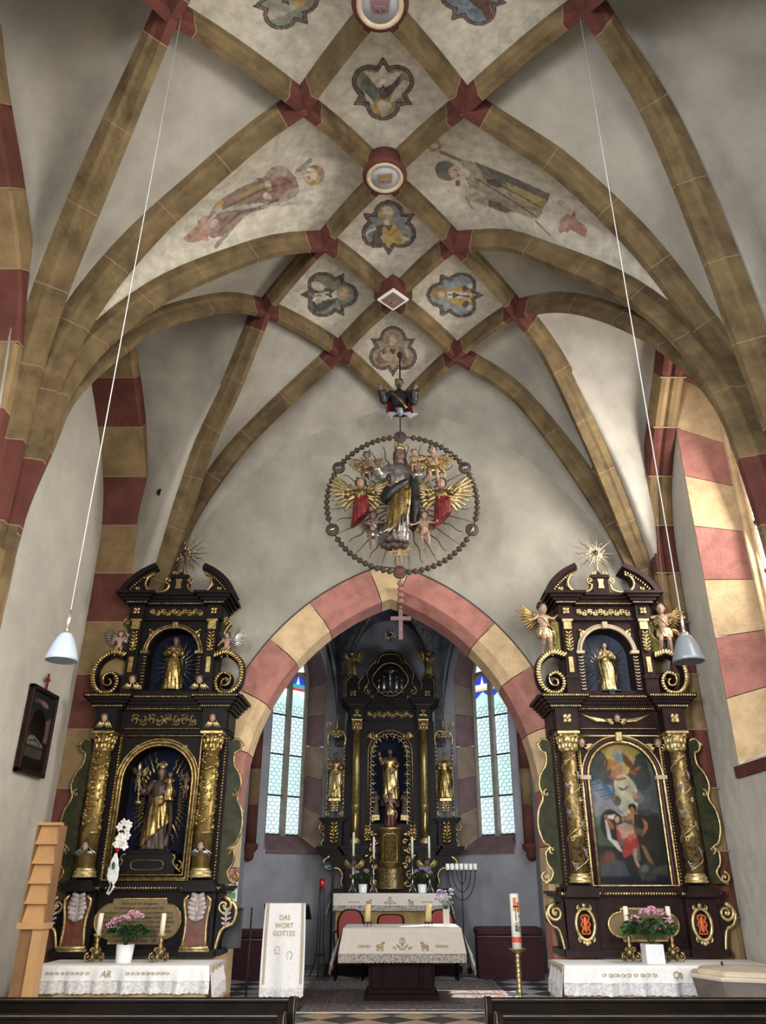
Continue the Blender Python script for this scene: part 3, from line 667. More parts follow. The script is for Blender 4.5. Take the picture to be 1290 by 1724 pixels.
    for k in (-1, 1):
        u0, u1 = sorted((uc + k * .05, uc + k * .47)); hx = (u1 - u0) / 3; hz = .075
        for r_ in range(36):
            z = 2.78 + r_ * hz * 1.0
            if z > 5.72: break
            for c_ in range(3):
                u = u0 + hx * (c_ + (.5 if r_ % 2 else 0))
                a = (u, z); b = (min(u + hx / 2, u1), z + hz * .35); c = (min(u + hx / 2, u1), z + hz); d2 = (min(u + hx, u1), z)
                for p, q in ((a, b), (b, d2), (b, c)):
                    if (p[0] - q[0]) ** 2 + (p[1] - q[1]) ** 2 > 1e-5: m.tube([mp(p[0], p[1], DEP + .015), mp(q[0], q[1], DEP + .015)], .0045, 4, cap=False)
    tag(m.o('lead_net', 'lead', wi), kind='stuff')
# right choir window that throws the sun on the carpet
L, mp = seg_map(VX[4], VX[5]); wi = empty('window_4', kind='structure'); uc = L - 1.5
m = MB(); m.add([mp(u, z, d) for u in (uc - .05, uc + .05) for z in (2.6, 6.2) for d in (0, .1)], [(0, 1, 3, 2), (4, 6, 7, 5), (0, 4, 5, 1), (2, 3, 7, 6), (0, 2, 6, 4), (1, 5, 7, 3)]); m.o('mullion', 'tracery', wi)
# responds (shafts) with corbels and the choir vault
CB = Vector((0, 15.6, 7.5)); par = trim()
def shaft(x, y, z0, z1, r=.1):
    p = trim(); k = int((z1 - z0) / .62)
    for i in range(k): MB().lathe([(r, z0 + (z1 - z0) * i / k), (r, z0 + (z1 - z0) * (i + 1) / k - .006)], (x, y, 0), 10).o('shaft_stone', 'ochre_band' if i % 2 else 'red_band', p)
    MB().lathe([(.02, z0 - .32), (.07, z0 - .3), (.1, z0 - .22), (.09, z0 - .18), (.16, z0 - .1), (.17, z0 - .02), (.13, z0)], (x, y, 0), 10).o('corbel', 'red_band', p)
for sg in (-1, 1): shaft(sg * (CHW - .08), 16.27, 2.55, 6.0, .12)
RB = {}
for i, (x, y) in enumerate(VX[1:5]):
    p0 = Vector((x * .97, y - .02, 4.6)); p1 = Vector((x * .95, y - .04, 5.8)); mid = (p1 + CB) / 2 + Vector((x * .12, (y - 15.6) * .10, .5)); c = cr([p0, p1, mid.lerp(p1, .45) + Vector((x * .05, 0, .1)), mid.lerp(CB, .3), CB], 24); RB[i] = c
    rib(c, 0, 0, .6, [(a * .8, b * .8) for a, b in RIBPROF], mat='choir_rib')
for i, (x, y) in enumerate(((-CHW, 13.6), (CHW, 13.6))):
    c = cr([Vector((x * .97, y, 4.6)), Vector((x * .95, y, 5.8)), Vector((x * .6, 14.3, 7.1)), CB], 24); RB[4 + i] = c; rib(c, 0, 0, .6, [(a * .8, b * .8) for a, b in RIBPROF], mat='choir_rib')
cw = empty('ceiling_choir', kind='structure')
def wallarc(a, b, zt=7.3):
    P = []
    for t in range(21):
        u = t / 20; x = a[0] + (b[0] - a[0]) * u; y = a[1] + (b[1] - a[1]) * u; s = abs(2 * u - 1); P.append(Vector((x, y, 4.6 + (zt - 4.6) * (1 - s ** 2.6) ** .7)))
    return P
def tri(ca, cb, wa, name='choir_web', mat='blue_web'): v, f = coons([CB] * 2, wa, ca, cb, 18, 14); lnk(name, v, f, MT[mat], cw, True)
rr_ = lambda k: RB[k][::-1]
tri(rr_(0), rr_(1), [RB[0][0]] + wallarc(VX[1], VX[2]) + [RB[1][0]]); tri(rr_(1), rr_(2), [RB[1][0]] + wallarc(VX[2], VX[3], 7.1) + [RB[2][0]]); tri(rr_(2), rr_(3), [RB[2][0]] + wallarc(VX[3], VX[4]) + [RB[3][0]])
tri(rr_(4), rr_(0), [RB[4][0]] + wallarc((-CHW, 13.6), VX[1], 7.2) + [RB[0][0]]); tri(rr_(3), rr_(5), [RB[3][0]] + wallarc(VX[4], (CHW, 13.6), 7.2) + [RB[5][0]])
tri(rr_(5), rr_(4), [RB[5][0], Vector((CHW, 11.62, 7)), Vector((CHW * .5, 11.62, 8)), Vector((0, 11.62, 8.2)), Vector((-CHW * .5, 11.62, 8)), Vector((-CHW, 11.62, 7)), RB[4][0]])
MB().b2((-4, 11.6, 8.8), (4, 19, 9)).o('light_seal_slab', 'black', cw)  # unseen slab added over the choir to seal out sky light
# two round vent mouths in the nave vault
for px, py in ((270, 829), (1003, 787)):
    p = on_vault(px, py, .004)
    if p: d = RX(px, py).normalized(); o = MB().lathe([(.05, 0), (.055, -.02), (.042, -.02), (.03, 0)], p, 14, -d).o('trim_%d' % (trim_n[0] + 1), 'hole'); trim_n[0] += 1; tag(o, kind='structure')
# ================================================================== FIGURES AND CARVING
def fuse(name, m, voxel, mat, parent, smooth_it=2):
    """join overlapping solids into one continuous skin"""
    ob = m.o(name, mat, None); md = ob.modifiers.new('r', 'REMESH'); md.mode = 'VOXEL'; md.voxel_size = voxel; md.use_smooth_shade = True
    s = ob.modifiers.new('s', 'SMOOTH'); s.factor = .5; s.iterations = smooth_it
    dg = bpy.context.evaluated_depsgraph_get(); me = bpy.data.meshes.new_from_object(ob.evaluated_get(dg)); me.name = name
    old = ob.data; ob.modifiers.clear(); ob.data = me; bpy.data.meshes.remove(old); me.materials.clear(); me.materials.append(MT[mat])
    me.polygons.foreach_set('use_smooth', [True] * len(me.polygons)); ob.parent = parent; return ob
def limb(m, a, b, ra, rb, n=9):
    a, b = Vector(a), Vector(b); m.cyl(a, b, ra, rb, n); m.ell(a, ra, 9, 6); m.ell(b, rb, 9, 6)
def hand(m, w, d, s, side, spread=.25):
    """palm, four fingers of unequal length and a thumb; w wrist, d direction"""
    w = Vector(w); d = Vector(d).normalized(); x = d.cross(Vector((0, 1, 0)))
    x = (x if x.length > .1 else d.cross(Vector((0, 0, 1)))).normalized(); c = w + d * .028 * s
    limb(m, w, c, .013 * s, .019 * s, 8); nrm = x.cross(d)
    for k in range(4):
        o = (k - 1.5) * .0115 * s; L = (.030, .036, .034, .026)[k] * s; a = c + x * o + d * .008 * s; dd = (d + x * (k - 1.5) * spread * .35 + nrm * .15).normalized(); b = a + dd * L * .55; e = b + (dd + nrm * .35).normalized() * L * .5
        limb(m, a, b, .0062 * s, .0056 * s, 6); limb(m, b, e, .0056 * s, .0046 * s, 6)
    a = w + d * .012 * s - x * side * .014 * s; b = a + (d * .6 - x * side).normalized() * .022 * s; limb(m, a, b, .0065 * s, .005 * s, 6); limb(m, b, b + d * .016 * s, .005 * s, .0042 * s, 6)
def head(m, c, r, tilt=(0, 0), child=False):
    c = Vector(c); R = Matrix.Rotation(tilt[0], 3, 'X') @ Matrix.Rotation(tilt[1], 3, 'Z'); g = lambda x, y, z: c + R @ Vector((x * r, y * r, z * r))
    m.ell(c, (r * .78, r * .9, r * (1.0 if child else 1.12)), 14, 10, R); m.ell(g(0, -.28, -.55), (r * .55, r * .55, r * .55), 10, 7)
    m.ell(g(0, -.72, -.92), r * .17, 7, 5)
    limb(m, g(0, -.84, .08), g(0, -1.04, -.28), r * .09, r * .14, 6)
    for s in (-1, 1):
        m.ell(g(s * .33, -.72, .2), (r * .22, r * .14, r * .09), 8, 5); m.ell(g(s * .34, -.72, .02), (r * .15, r * .12, r * .09), 8, 5); m.ell(g(s * .4, -.6, -.34), r * .22, 8, 5); m.ell(g(s * .8, -.02, -.05), (r * .1, r * .16, r * .24), 6, 5)
    m.ell(g(0, -.86, -.55), (r * .2, r * .1, r * .07), 8, 5); m.ell(g(0, -.84, -.66), (r * .15, r * .1, r * .07), 8, 5)
    return g
def wing_mesh(side, s, up=.7, nf=9, spread=1.0):
    m = MB()
    for k in range(nf):
        t = k / (nf - 1); a = up + .25 - t * 1.5 * spread; L = s * (1.0 - .55 * abs(t - .25)); r0 = Vector((side * s * (.12 + .25 * (1 - t)), s * .05, s * (.25 * (1 - t)) - s * .05))
        tip = r0 + Vector((side * math.cos(a) * L, s * (.12 + .03 * k), math.sin(a) * L)); mid = r0.lerp(tip, .5) + Vector((0, 0, s * .05))
        m.tube(cr([r0, mid, tip], 7), lambda u, s=s: (s * .085 * (1 - u ** 3 * .75), s * .022), 6, flat=(0, 1, .1))
    for k in range(6):
        t = k / 5; a = up + .35 - t * 1.4; r0 = Vector((side * s * .06, 0, s * .02)); tip = r0 + Vector((side * math.cos(a), .05, math.sin(a))) * s * .5
        m.tube(cr([r0, r0.lerp(tip, .5), tip], 4), lambda u, s=s: (s * .075 * (1 - u * .5), s * .045), 6, flat=(0, 1, .1))
    return m
def folds(rows, nphi=56, k1=9, k2=14, a0=0, a1=2 * PI, ph=0, seed=0, cut=None):
    """drapery: rows of (z, cx, cy, rx, ry, amp)"""
    v = []; f = []; full = cut is None; R = []
    for i in range(len(rows) - 1):
        for j in range(3):
            t = j / 3; R.append([a + (b - a) * t for a, b in zip(rows[i], rows[i + 1])])
    R.append(list(rows[-1])); n = nphi if full else nphi + 1
    for (z, cx, cy, rx, ry, amp) in R:
        for k in range(n):
            if full: p = 2 * PI * k / nphi
            else: s, e = cut(z); p = s + (e - s) * k / nphi
            q = p + ph + z * 1.1; w = 1 + amp * (math.sin(q * k1 + z * 5 + seed) * .6 + math.sin(q * k2 - z * 7 + seed * 2) * .4)
            v.append((cx + rx * w * math.cos(p), cy + ry * w * math.sin(p), z))
    m = len(R)
    for i in range(m - 1):
        for k in range(nphi):
            j = (k + 1) % n; f.append((i * n + k, i * n + j, (i + 1) * n + j, (i + 1) * n + k))
    if full: f += [tuple(range(n)), tuple(range((m - 1) * n, m * n))[::-1]]
    return v, f
ADR = [(.845, 0, .005, .035, .033, 0), (.82, 0, .005, .06, .045, .0), (.80, 0, 0, .105, .055, .01), (.75, 0, -.003, .115, .07, .02), (.68, 0, -.004, .095, .066, .03), (.615, .0, -.004, .082, .058, .03),
       (.56, .008, -.006, .10, .072, .05), (.48, .012, -.012, .118, .085, .07), (.36, .014, -.02, .122, .092, .10), (.22, .008, -.012, .128, .10, .13), (.08, 0, 0, .145, .112, .16), (.01, -.004, 0, .155, .12, .18)]
def figure(name, label, loc, H, rz=0, cat='statue', child=False, arms=None, legs=None, skin='skin', robe=None, over=None, sash=None, mantle=None, hair='hair', hairlen='long', tilt=(0, 0), turn=0, crown=None, wings=None,
           wing_s=.42, nude=False, group=None, beard=False, fine=False, parent=None, halfcut=None, voxel=None, hat=None, wing_up=.7, slim=1.0, lean=0.0):
    root = empty(name, loc, label if parent is None else None, cat if parent is None else None, group, rz=rz)
    if parent is not None: root.parent = parent; root.location = loc
    S = H; m = MB()
    if child: hc, hr, neck, sh, chest, hip = (0, -.02, .875), .098, .77, (.095, 0, .735), .66, .47
    else: hc, hr, neck, sh, chest, hip = (0, -.012, .925), .058, .86, (.098, 0, .80), .74, .52
    g = head(m, hc, hr, (tilt[0], turn), child)
    limb(m, (0, 0, neck - .03), (0, -.005, neck + .03), .03 if not child else .04, .028 if not child else .038)
    k = 1.15 if child else 1
    m.ell((0, 0, chest), (.095 * k, .062 * k, .095), 14, 9); m.ell((0, -.005, (chest + hip) / 2), (.075 * k, .056 * k, .10), 12, 8); halfcut is None and m.ell((0, .004, hip), (.088 * k, .066 * k, .07), 12, 8)
    if child: m.ell((0, -.03, .56), (.08, .06, .075), 12, 8)
    for s in (-1, 1): m.ell((s * sh[0] * .85, 0, sh[2] - .005), (.045 * k, .036 * k, .038), 9, 6)
    arms = arms or {-1: ((-.155, -.02, .66), (-.10, -.13, .66), (.3, -.8, .4)), 1: ((.155, -.02, .66), (.10, -.13, .66), (-.3, -.8, .4))}
    slv = MB()
    for s in (-1, 1):
        e, wr, hd = arms[s]; a = (s * sh[0], 0, sh[2]); limb(m, a, e, .03 * k, .023 * k); limb(m, e, wr, .023 * k, .015 * k); hand(m, wr, hd, 1.15 if not child else 1.35, s)
        if robe and not nude:
            e2 = Vector(e); w2 = e2.lerp(Vector(wr), .85); slv.tube(cr([a, Vector(a).lerp(e2, .5), e2], 6), lambda u: .037 + .012 * u + .003 * math.sin(u * 20), 10); slv.ell(e2, .047, 9, 6); slv.tube(cr([e2, e2.lerp(w2, .5) + Vector((0, 0, -.01)), w2], 6), lambda u: (.044 + .006 * u + .003 * math.sin(u * 25), .04 + .022 * u), 10)
    legs = legs or {-1: ((-.05, -.02, .27), (-.055, .0, .045), (-.06, -.07, .018)), 1: ((.05, -.035, .27), (.06, 0, .045), (.07, -.07, .018))}
    if halfcut is None:
        for s in (-1, 1):
            kn, an, ft = legs[s]; limb(m, (s * .048 * k, 0, hip - .02), kn, .05 * k, .034 * k); limb(m, kn, an, .034 * k, .02 * k); m.ell(Vector(kn).lerp(Vector(an), .3) + Vector((0, .008, 0)), (.033 * k, .034 * k, .06), 8, 6)
            limb(m, an, ft, .021 * k, .016 * k); m.ell(ft, (.02 * k, .028, .012), 8, 5)
    m.xf(Matrix.Scale(S, 4)); vx = voxel or (.0085 if fine else .0125) * S
    body = fuse('body', m, vx, skin, root)
    if robe and not nude:
        rr = [(z, cx + lean * max(0, .6 - z), cy, rx * (1 if z > .6 else slim), ry, a_) for z, cx, cy, rx, ry, a_ in ADR] if not child else [(z * .93, cx, cy, rx * 1.1, ry * 1.2, a) for z, cx, cy, rx, ry, a in ADR]
        if halfcut: rr = [r for r in rr if r[0] > halfcut]
        r_ = MB(); v, f = folds(rr, seed=len(label)); r_.add(v, f, True); r_.v += slv.v and []; n = len(r_.v); r_.v += slv.v; r_.f += [tuple(i + n for i in q) for q in slv.f]; r_.s += slv.s
        r_.tube([(.083 * math.cos(a) * 1.02, .06 * math.sin(a) * 1.02, .613) for a in [2 * PI * q / 20 for q in range(20)]], .008, 6, closed=True)
        r_.xf(Matrix.Scale(S, 4)); r_.o('robe', robe, root)
    if over:   # overskirt falling in a diagonal over the hips
        d = MB(); rows = [(.63, 0, -.004, .096, .070, .03), (.56, .006, -.008, .112, .084, .08), (.47, .010, -.016, .134, .100, .10), (.36, .010, -.022, .142, .110, .12), (.26, .006, -.02, .146, .117, .14), (.15, .004, -.018, .150, .120, .16)]
        rows = [(z, cx + lean * max(0, .6 - z), cy, rx * slim, ry, a_) for z, cx, cy, rx, ry, a_ in rows]; v, f = folds(rows, 60, 8, 13, seed=3 + len(label)); v = [(x, y, z + .13 * (x / .13) * (1 if z < .5 else .3)) for x, y, z in v]; d.add(v, f, True); d.xf(Matrix.Scale(S, 4)); d.o('overskirt', over, root)
    if mantle:
        d = MB(); rows = [r for r in [(.815, 0, .01, .11, .065, .02), (.76, 0, .01, .135, .085, .03), (.66, 0, .014, .15, .09, .05), (.52, .01, .015, .16, .10, .08), (.36, .015, .012, .165, .11, .1), (.2, .01, .012, .17, .118, .12), (.05, 0, .014, .175, .125, .14)] if not halfcut or r[0] > halfcut]
        v, f = folds(rows, 50, 8, 13, seed=len(label) * 2, cut=lambda z: (-.25 - .35 * (1 - z), PI + .25 + .45 * (1 - z))); n = len(v); v2 = [(x * .96, y * .93 + .002, z) for x, y, z in v]; d.add(v + v2, f + [tuple(i + n for i in q)[::-1] for q in f], True); d.xf(Matrix.Scale(S, 4)); d.o('mantle', mantle, root)
    if sash:
        d = MB(); kk = 1 if not child else 1.25
        if nude or child:
            v, f = folds([(.50, 0, 0, .1 * kk, .075 * kk, .05), (.45, 0, -.002, .112 * kk, .085 * kk, .12), (.38, 0, -.006, .118 * kk, .088 * kk, .16), (.33, .01, -.01, .10 * kk, .075 * kk, .2)], 40, 6, 10); d.add(v, f, True)
            d.tube(cr([(.10 * kk, -.02, .46), (.16 * kk, 0, .42), (.2 * kk, .03, .34), (.18 * kk, .05, .25)], 8), lambda u: (.03 + .02 * math.sin(u * 6), .014), 8)
        d.tube(cr([(-.10, -.03, .78 if not child else .72), (-.04, -.075, .7), (.03, -.085, .62), (.09, -.07, .53)], 8), lambda u: (.016 + .008 * math.sin(u * 14), .012), 8, flat=(0, -1, 0))
        d.xf(Matrix.Scale(S, 4)); d.o('sash', sash, root)
    if hair:
        h = MB(); c = Vector(hc); R = Matrix.Rotation(tilt[0], 3, 'X') @ Matrix.Rotation(turn, 3, 'Z')
        G = lambda x, y, z: c + R @ Vector((x * hr, y * hr, z * hr)); rnd = random.Random(len(label))
        h.ell(G(0, .16, .22), (hr * .86, hr * .88, hr * 1.0), 12, 8, R)
        for q in range(26 if not child else 30):
            a = rnd.uniform(-.6, PI + .6); z = rnd.uniform(-.35, 1.0); rr = .86 * math.sqrt(max(0.05, 1 - (z * .8) ** 2)); h.ell(G(rr * math.cos(a), .12 + rr * math.sin(a) * .95, .15 + z), hr * rnd.uniform(.16, .27), 6, 4)
        if hairlen == 'long':
            for s in (-1, 1):
                for q in range(3): h.tube([G(s * (.72 + .1 * q) + .08 * math.sin(i * 1.7 + q), .1 + .22 * q, .2 - .38 * i) for i in range(7)], lambda u: hr * .17 * (1 - .4 * u), 6)
        if beard: h.ell(G(0, -.66, -.95), (hr * .42, hr * .36, hr * .55), 8, 6, R); h.tube([G(-.28, -.82, -.5), G(0, -.95, -.42), G(.28, -.82, -.5)], hr * .09, 6)
        h.xf(Matrix.Scale(S, 4)); h.o('hair', hair, root)
    if crown:
        h = MB(); c = Vector(hc) + Vector((0, .008, hr * .85)); h.lathe([(hr * .72, 0), (hr * .8, hr * .12), (hr * .76, hr * .22), (hr * .88, hr * .62), (hr * .84, hr * .62), (hr * .7, hr * .2), (hr * .66, 0)], c, 16)
        for q in range(8): a = 2 * PI * q / 8; p = c + Vector((hr * .86 * math.cos(a), hr * .86 * math.sin(a), hr * .6)); h.ell(p + Vector((0, 0, hr * .16)), (hr * .13, hr * .07, hr * .26), 6, 5); h.tube(cr([p, c + Vector((hr * .55 * math.cos(a), hr * .55 * math.sin(a), hr * 1.25)), c + Vector((0, 0, hr * 1.35))], 5), hr * .06, 5)
        h.ell(c + Vector((0, 0, hr * 1.45)), hr * .14, 7, 5); h.xf(Matrix.Scale(S, 4)); h.o('crown', crown, root)
    if hat:
        h = MB(); c = Vector(hc) + Vector((0, .005, hr * .5)); h.lathe([(hr * .85, 0), (hr * .95, hr * .1), (hr * .8, hr * .9), (hr * .1, hr * 1.7)], c, 14); h.xf(Matrix.Scale(S, 4)); h.o('mitre', hat, root)
    if wings:
        for s in (-1, 1): w_ = wing_mesh(s, wing_s, wing_up); w_.shift((0, .05, .68)); w_.xf(Matrix.Scale(S, 4)); w_.o('wing', wings, root)
    return root
def rays(par, c, r0, r1, n, mat, mat2=None, w=.012, wav=True, y=0, a_off=0, lens=None, skip=None):
    c = Vector(c); st = MB().tube([(r0, 0, 0), (r0 + (r1 - r0) * .5, 0, 0), (r1, 0, 0)], lambda u: (w * (1 - .85 * u), w * .45), 4, flat=(0, 1, 0), sm=False).o('ray', mat, par)
    wv = MB().tube([(r0 + (r1 - r0) * .9 * t / 14, 0, w * .9 * math.sin(t * 1.35)) for t in range(15)], lambda u: (w * (1 - .7 * u), w * .45), 4, flat=(0, 1, 0), sm=False).o('ray', mat2 or mat, par)
    first = {0: True, 1: True}
    for i in range(n):
        a = a_off + 2 * PI * i / n; k = i % 2 if wav else 0; s = lens(a) if lens else 1
        if skip and skip(a): continue
        src = wv if k else st
        if first[k]: o = src; first[k] = False
        else: o = inst('ray', src, par)
        o.location = c; o.rotation_euler = (0, -a, 0); o.scale = (s, 1, 1)
    if first[1]: bpy.data.objects.remove(wv)
    if first[0]: bpy.data.objects.remove(st)
def star(par, c, R, n=16, mat='gold_pale', mat2='silver'):
    """sunburst with a round boss on a stem"""
    rays(par, c, .05, R, n, mat, mat2, .013)
    MB().lathe([(.001, -.03), (.045, -.03), (.055, -.015), (.055, .015), (.045, .02)], (c[0], c[1] - .0, c[2]), 16, (0, -1, 0)).o('star_ring', mat, par)
    MB().lathe([(.001, .03), (.04, .024), (.042, .0)], c, 14, (0, -1, 0)).o('star_disc', 'robe_brown', par)
    MB().cyl((c[0], c[1], c[2] - R * 1.0), (c[0], c[1], c[2] - .04), .012, .009, 8).o('star_stem', mat, par)
def parts(name, m, mat, par, gap=.03):
    """link a builder's pieces, one object for each cluster that stands apart"""
    n = len(m.v); up = list(range(n))
    def find(a):
        while up[a] != a: up[a] = up[up[a]]; a = up[a]
        return a
    for q in m.f:
        a = find(q[0])
        for k in q[1:]: up[find(k)] = a
    isl = {}
    for i in range(n): isl.setdefault(find(i), []).append(i)
    K = list(isl.values())
    if len(K) == 1 or len(K) > 90: return m.o(name, mat, par)
    B = [(Vector([min(m.v[i][c] for i in k) - gap / 2 for c in range(3)]), Vector([max(m.v[i][c] for i in k) + gap / 2 for c in range(3)])) for k in K]; g = list(range(len(K)))
    for i in range(len(K)):
        for j in range(i):
            if g[i] != g[j] and all(B[i][0][c] <= B[j][1][c] and B[j][0][c] <= B[i][1][c] for c in range(3)): a, b = g[i], g[j]; g = [a if x == b else x for x in g]
    if len(set(g)) == 1: return m.o(name, mat, par)
    own = {}
    for k, gi in zip(K, g):
        for i in k: own[i] = gi
    ob = None
    for gi in dict.fromkeys(g):
        idx = [i for i in range(n) if own[i] == gi]; re = {i: a for a, i in enumerate(idx)}; s = MB(); s.v = [m.v[i] for i in idx]
        for q, sm in zip(m.f, m.s):
            if own[q[0]] == gi: s.f.append(tuple(re[i] for i in q)); s.s.append(sm)
        ob = s.o(name, mat, par)
    return ob
def filigree(x0, x1, z0, z1, y, n, r=.008, seed=0):
    m = MB(); L = x1 - x0; h = (z1 - z0) / 2; zc = (z0 + z1) / 2; w = L / n; xm = (x0 + x1) / 2
    m.tube([(x0 + L * t / 60, y, zc + h * .38 * math.sin(t / 60 * n * PI)) for t in range(61)], (r * .8, r * .8), 5, flat=(0, 1, 0))
    for i in range(n):
        s = 1 if i % 2 == 0 else -1; cx = x0 + w * (i + .5); d = 1 if cx < xm else -1
        m.tube([(cx + d * w * (-.25 + .36 * math.cos(PI + k * .62) * (1 - k * .07)) + d * w * .3, y, zc - s * h * .30 + s * h * .55 * math.sin(k * .62) * (1 - k * .07)) for k in range(10)], lambda u: (r * (1.1 - .5 * u), r), 5, flat=(0, 1, 0))
        for k in range(3): m.ell((cx + w * (.32 - .3 * k) * d, y, zc + s * h * (.62 + .12 * (k == 1))), (r * 2.3, r, r * 1.0), 6, 4, Matrix.Rotation(d * s * (.8 - .7 * k), 3, 'Y'))
    m.ell((xm, y - r, zc), (h * .34, r * 1.6, h * .5), 8, 5); return m
def filigree_old(x0, x1, z0, z1, y, n, r=.008, seed=0):
    """running carved scrollwork"""
    m = MB(); w = (x1 - x0) / n; h = (z1 - z0) / 2; zc = (z0 + z1) / 2; rnd = random.Random(seed)
    for i in range(n):
        cx = x0 + w * (i + .5); s = 1 if i % 2 else -1; mir = 1 if cx < (x0 + x1) / 2 else -1
        pts = [(cx - mir * w * .62, y, zc - s * h * .7)]
        for k in range(15): a = -s * PI / 2 + s * k * .42; rr = min(h, w * .5) * (.9 - .052 * k); pts.append((cx + mir * rr * math.cos(a) , y, zc + rr * math.sin(a)))
        m.tube(pts, lambda u, r=r: (r * (1.15 - .4 * u), r * .8), 5, flat=(0, 1, 0))
        for k in range(3): a = rnd.uniform(0, 6.28); m.ell((cx + w * .42 * math.cos(a), y, zc + h * .7 * math.sin(a)), (r * 2.2, r, r * 1.2), 6, 4, Matrix.Rotation(a, 3, 'Y'))
    return m
def leafrow(x0, x1, z, y, n, h, tilt=.5):
    """row of small leaf / egg ornaments"""
    m = MB(); w = (x1 - x0) / n
    for i in range(n): m.ell((x0 + w * (i + .5), y, z), (w * .44, .010, h), 6, 4, Matrix.Rotation(tilt, 3, 'Y'))
    return m
def colrow(x, z0, z1, y, n, w):
    m = MB(); h = (z1 - z0) / n
    for i in range(n): m.ell((x, y, z0 + h * (i + .5)), (w, .012, h * .42), 6, 4)
    return m
def flower(m, x, y, z, r, n=4):
    for k in range(n): a = PI / 4 + 2 * PI * k / n; m.ell((x + r * .55 * math.cos(a), y, z + r * .55 * math.sin(a)), (r * .45, r * .25, r * .45), 7, 5)
    m.ell((x, y - r * .2, z), r * .25, 7, 5); return m
def acanthus(m, x, y, z, w, h, n=6, down=True):
    """spreading leaf"""
    for s in (-1, 1):
        for k in range(n):
            t = k / (n - 1); zz = z + (h * (-.5 + t) if down else h * (.5 - t)); L = w * (.5 - .28 * abs(t - .4)); a = Vector((x, y, zz)); d = Vector((s * L, -.012, (h * .16) * (1 if down else -1)))
            m.tube([a, a + d * .6, a + d], lambda u: (w * .15 * (1 - .35 * u), .018), 6, flat=(0, 1, 0))
    m.tube([(x, y - .008, z - h / 2), (x, y - .012, z + h / 2)], (.012, .014), 6, flat=(0, 1, 0)); return m
def cherub(par, x, y, z, r, skin='skin', wing='gold_pale', hair='hair', a=.3):
    m = MB(); head(m, (x, y, z), r, (0, 0), True); ob = fuse('cherub_head', m, r * .13, skin, par, 1)
    h = MB(); rnd = random.Random(int(abs(x) * 100) + int(z * 10))
    for q in range(16): aa = -.2 + (PI + .4) * q / 15; h.ell((x + r * .78 * math.cos(aa), y - r * .25, z + r * (.3 + .72 * math.sin(aa))), r * .3, 6, 4)
    parts('cherub_hair', h, hair, par)
    w_ = MB()
    for s in (-1, 1):
        for k in range(5):
            t = k / 4; an = a - t * 1.1; p = Vector((x + s * r * .6, y + r * .2, z - r * .6)); q = p + Vector((s * math.cos(an), 0, math.sin(an))) * r * (2.3 - .9 * t); w_.tube([p, p.lerp(q, .5) + Vector((0, 0, r * .2)), q], lambda u: (r * .33 * (1 - .6 * u), r * .14), 6, flat=(0, 1, 0))
    w_.o('cherub_wing', wing, par)
def ear(m, b, pts, w, y, side, dd=.03):
    """carved side board: gilt edge tube in m, board in b; pts = (x,z) outline on the outside"""
    P = cr([(p[0] * side, y, p[1]) for p in pts], 44); m.tube(P, (w, w * 1.1), 6, flat=(0, 1, 0))
    poly = [(p.x, p.z) for p in P]
    inner = poly[0][0] if False else side * min(abs(p[0]) for p in poly) * .98
    v = []; n = len(poly)
    for yy in (y - .012, y + dd):
        v += [(x, yy, z) for x, z in poly] + [(inner, yy, z) for x, z in poly]
    f = []
    for i in range(n - 1): f += [(i, i + 1, n + i + 1, n + i), (2 * n + i, 3 * n + i, 3 * n + i + 1, 2 * n + i + 1), (i, 2 * n + i, 2 * n + i + 1, i + 1)]
    b.add(v, f)
def text(s, loc, size, mat, par, rz=0, rx=PI / 2, sx=1, shear=0, name='inscription', ext=.0012):
    cu = bpy.data.curves.new(name, 'FONT'); cu.body = s; cu.size = size; cu.align_x = 'CENTER'; cu.extrude = ext; cu.shear = shear; t = bpy.data.objects.new(name, cu); C.objects.link(t)
    me = bpy.data.meshes.new_from_object(t.evaluated_get(bpy.context.evaluated_depsgraph_get())); bpy.data.objects.remove(t); bpy.data.curves.remove(cu)
    me.materials.clear(); me.materials.append(MT[mat]); o = bpy.data.objects.new(name, me); C.objects.link(o); o.parent = par; o.location = loc; o.rotation_euler = (rx, 0, rz); o.scale = (sx, 1, 1); return o
# ================================================================== ALTARPIECES
def panel_hole(name, par, mat, x0, x1, z0, z1, hole, y, depth):
    v, f = wall_hole(0, x0, x1, z1, [hole], lambda u, z: (u, y, z), z0); xc, hw, zb, zs, ri = hole
    al = [(xc - hw, zb)] + [(xc + a, b) for a, b in arch_outline(hw, zs, ri, 12)] + [(xc + hw, zb)]; n = len(v)
    for a, b in al: v += [(a, y, b), (a, y + depth, b)]
    for i in range(len(al) - 1): f.append((n + 2 * i, n + 2 * i + 1, n + 2 * i + 3, n + 2 * i + 2))
    m = len(v); v += [(x0, y, z0), (x0, y + depth, z0), (x0, y + depth, z1), (x0, y, z1), (x1, y, z0), (x1, y + depth, z0), (x1, y + depth, z1), (x1, y, z1)]
    f += [(m, m + 1, m + 2, m + 3), (m + 4, m + 7, m + 6, m + 5), (m + 3, m + 2, m + 6, m + 7)]
    return lnk(name, v, f, MT[mat], par)
def arch_line(xc, hw, zb, zs, ri, n=12): return [(xc - hw, zb)] + [(xc + a, b) for a, b in arch_outline(hw, zs, ri, n)] + [(xc + hw, zb)]
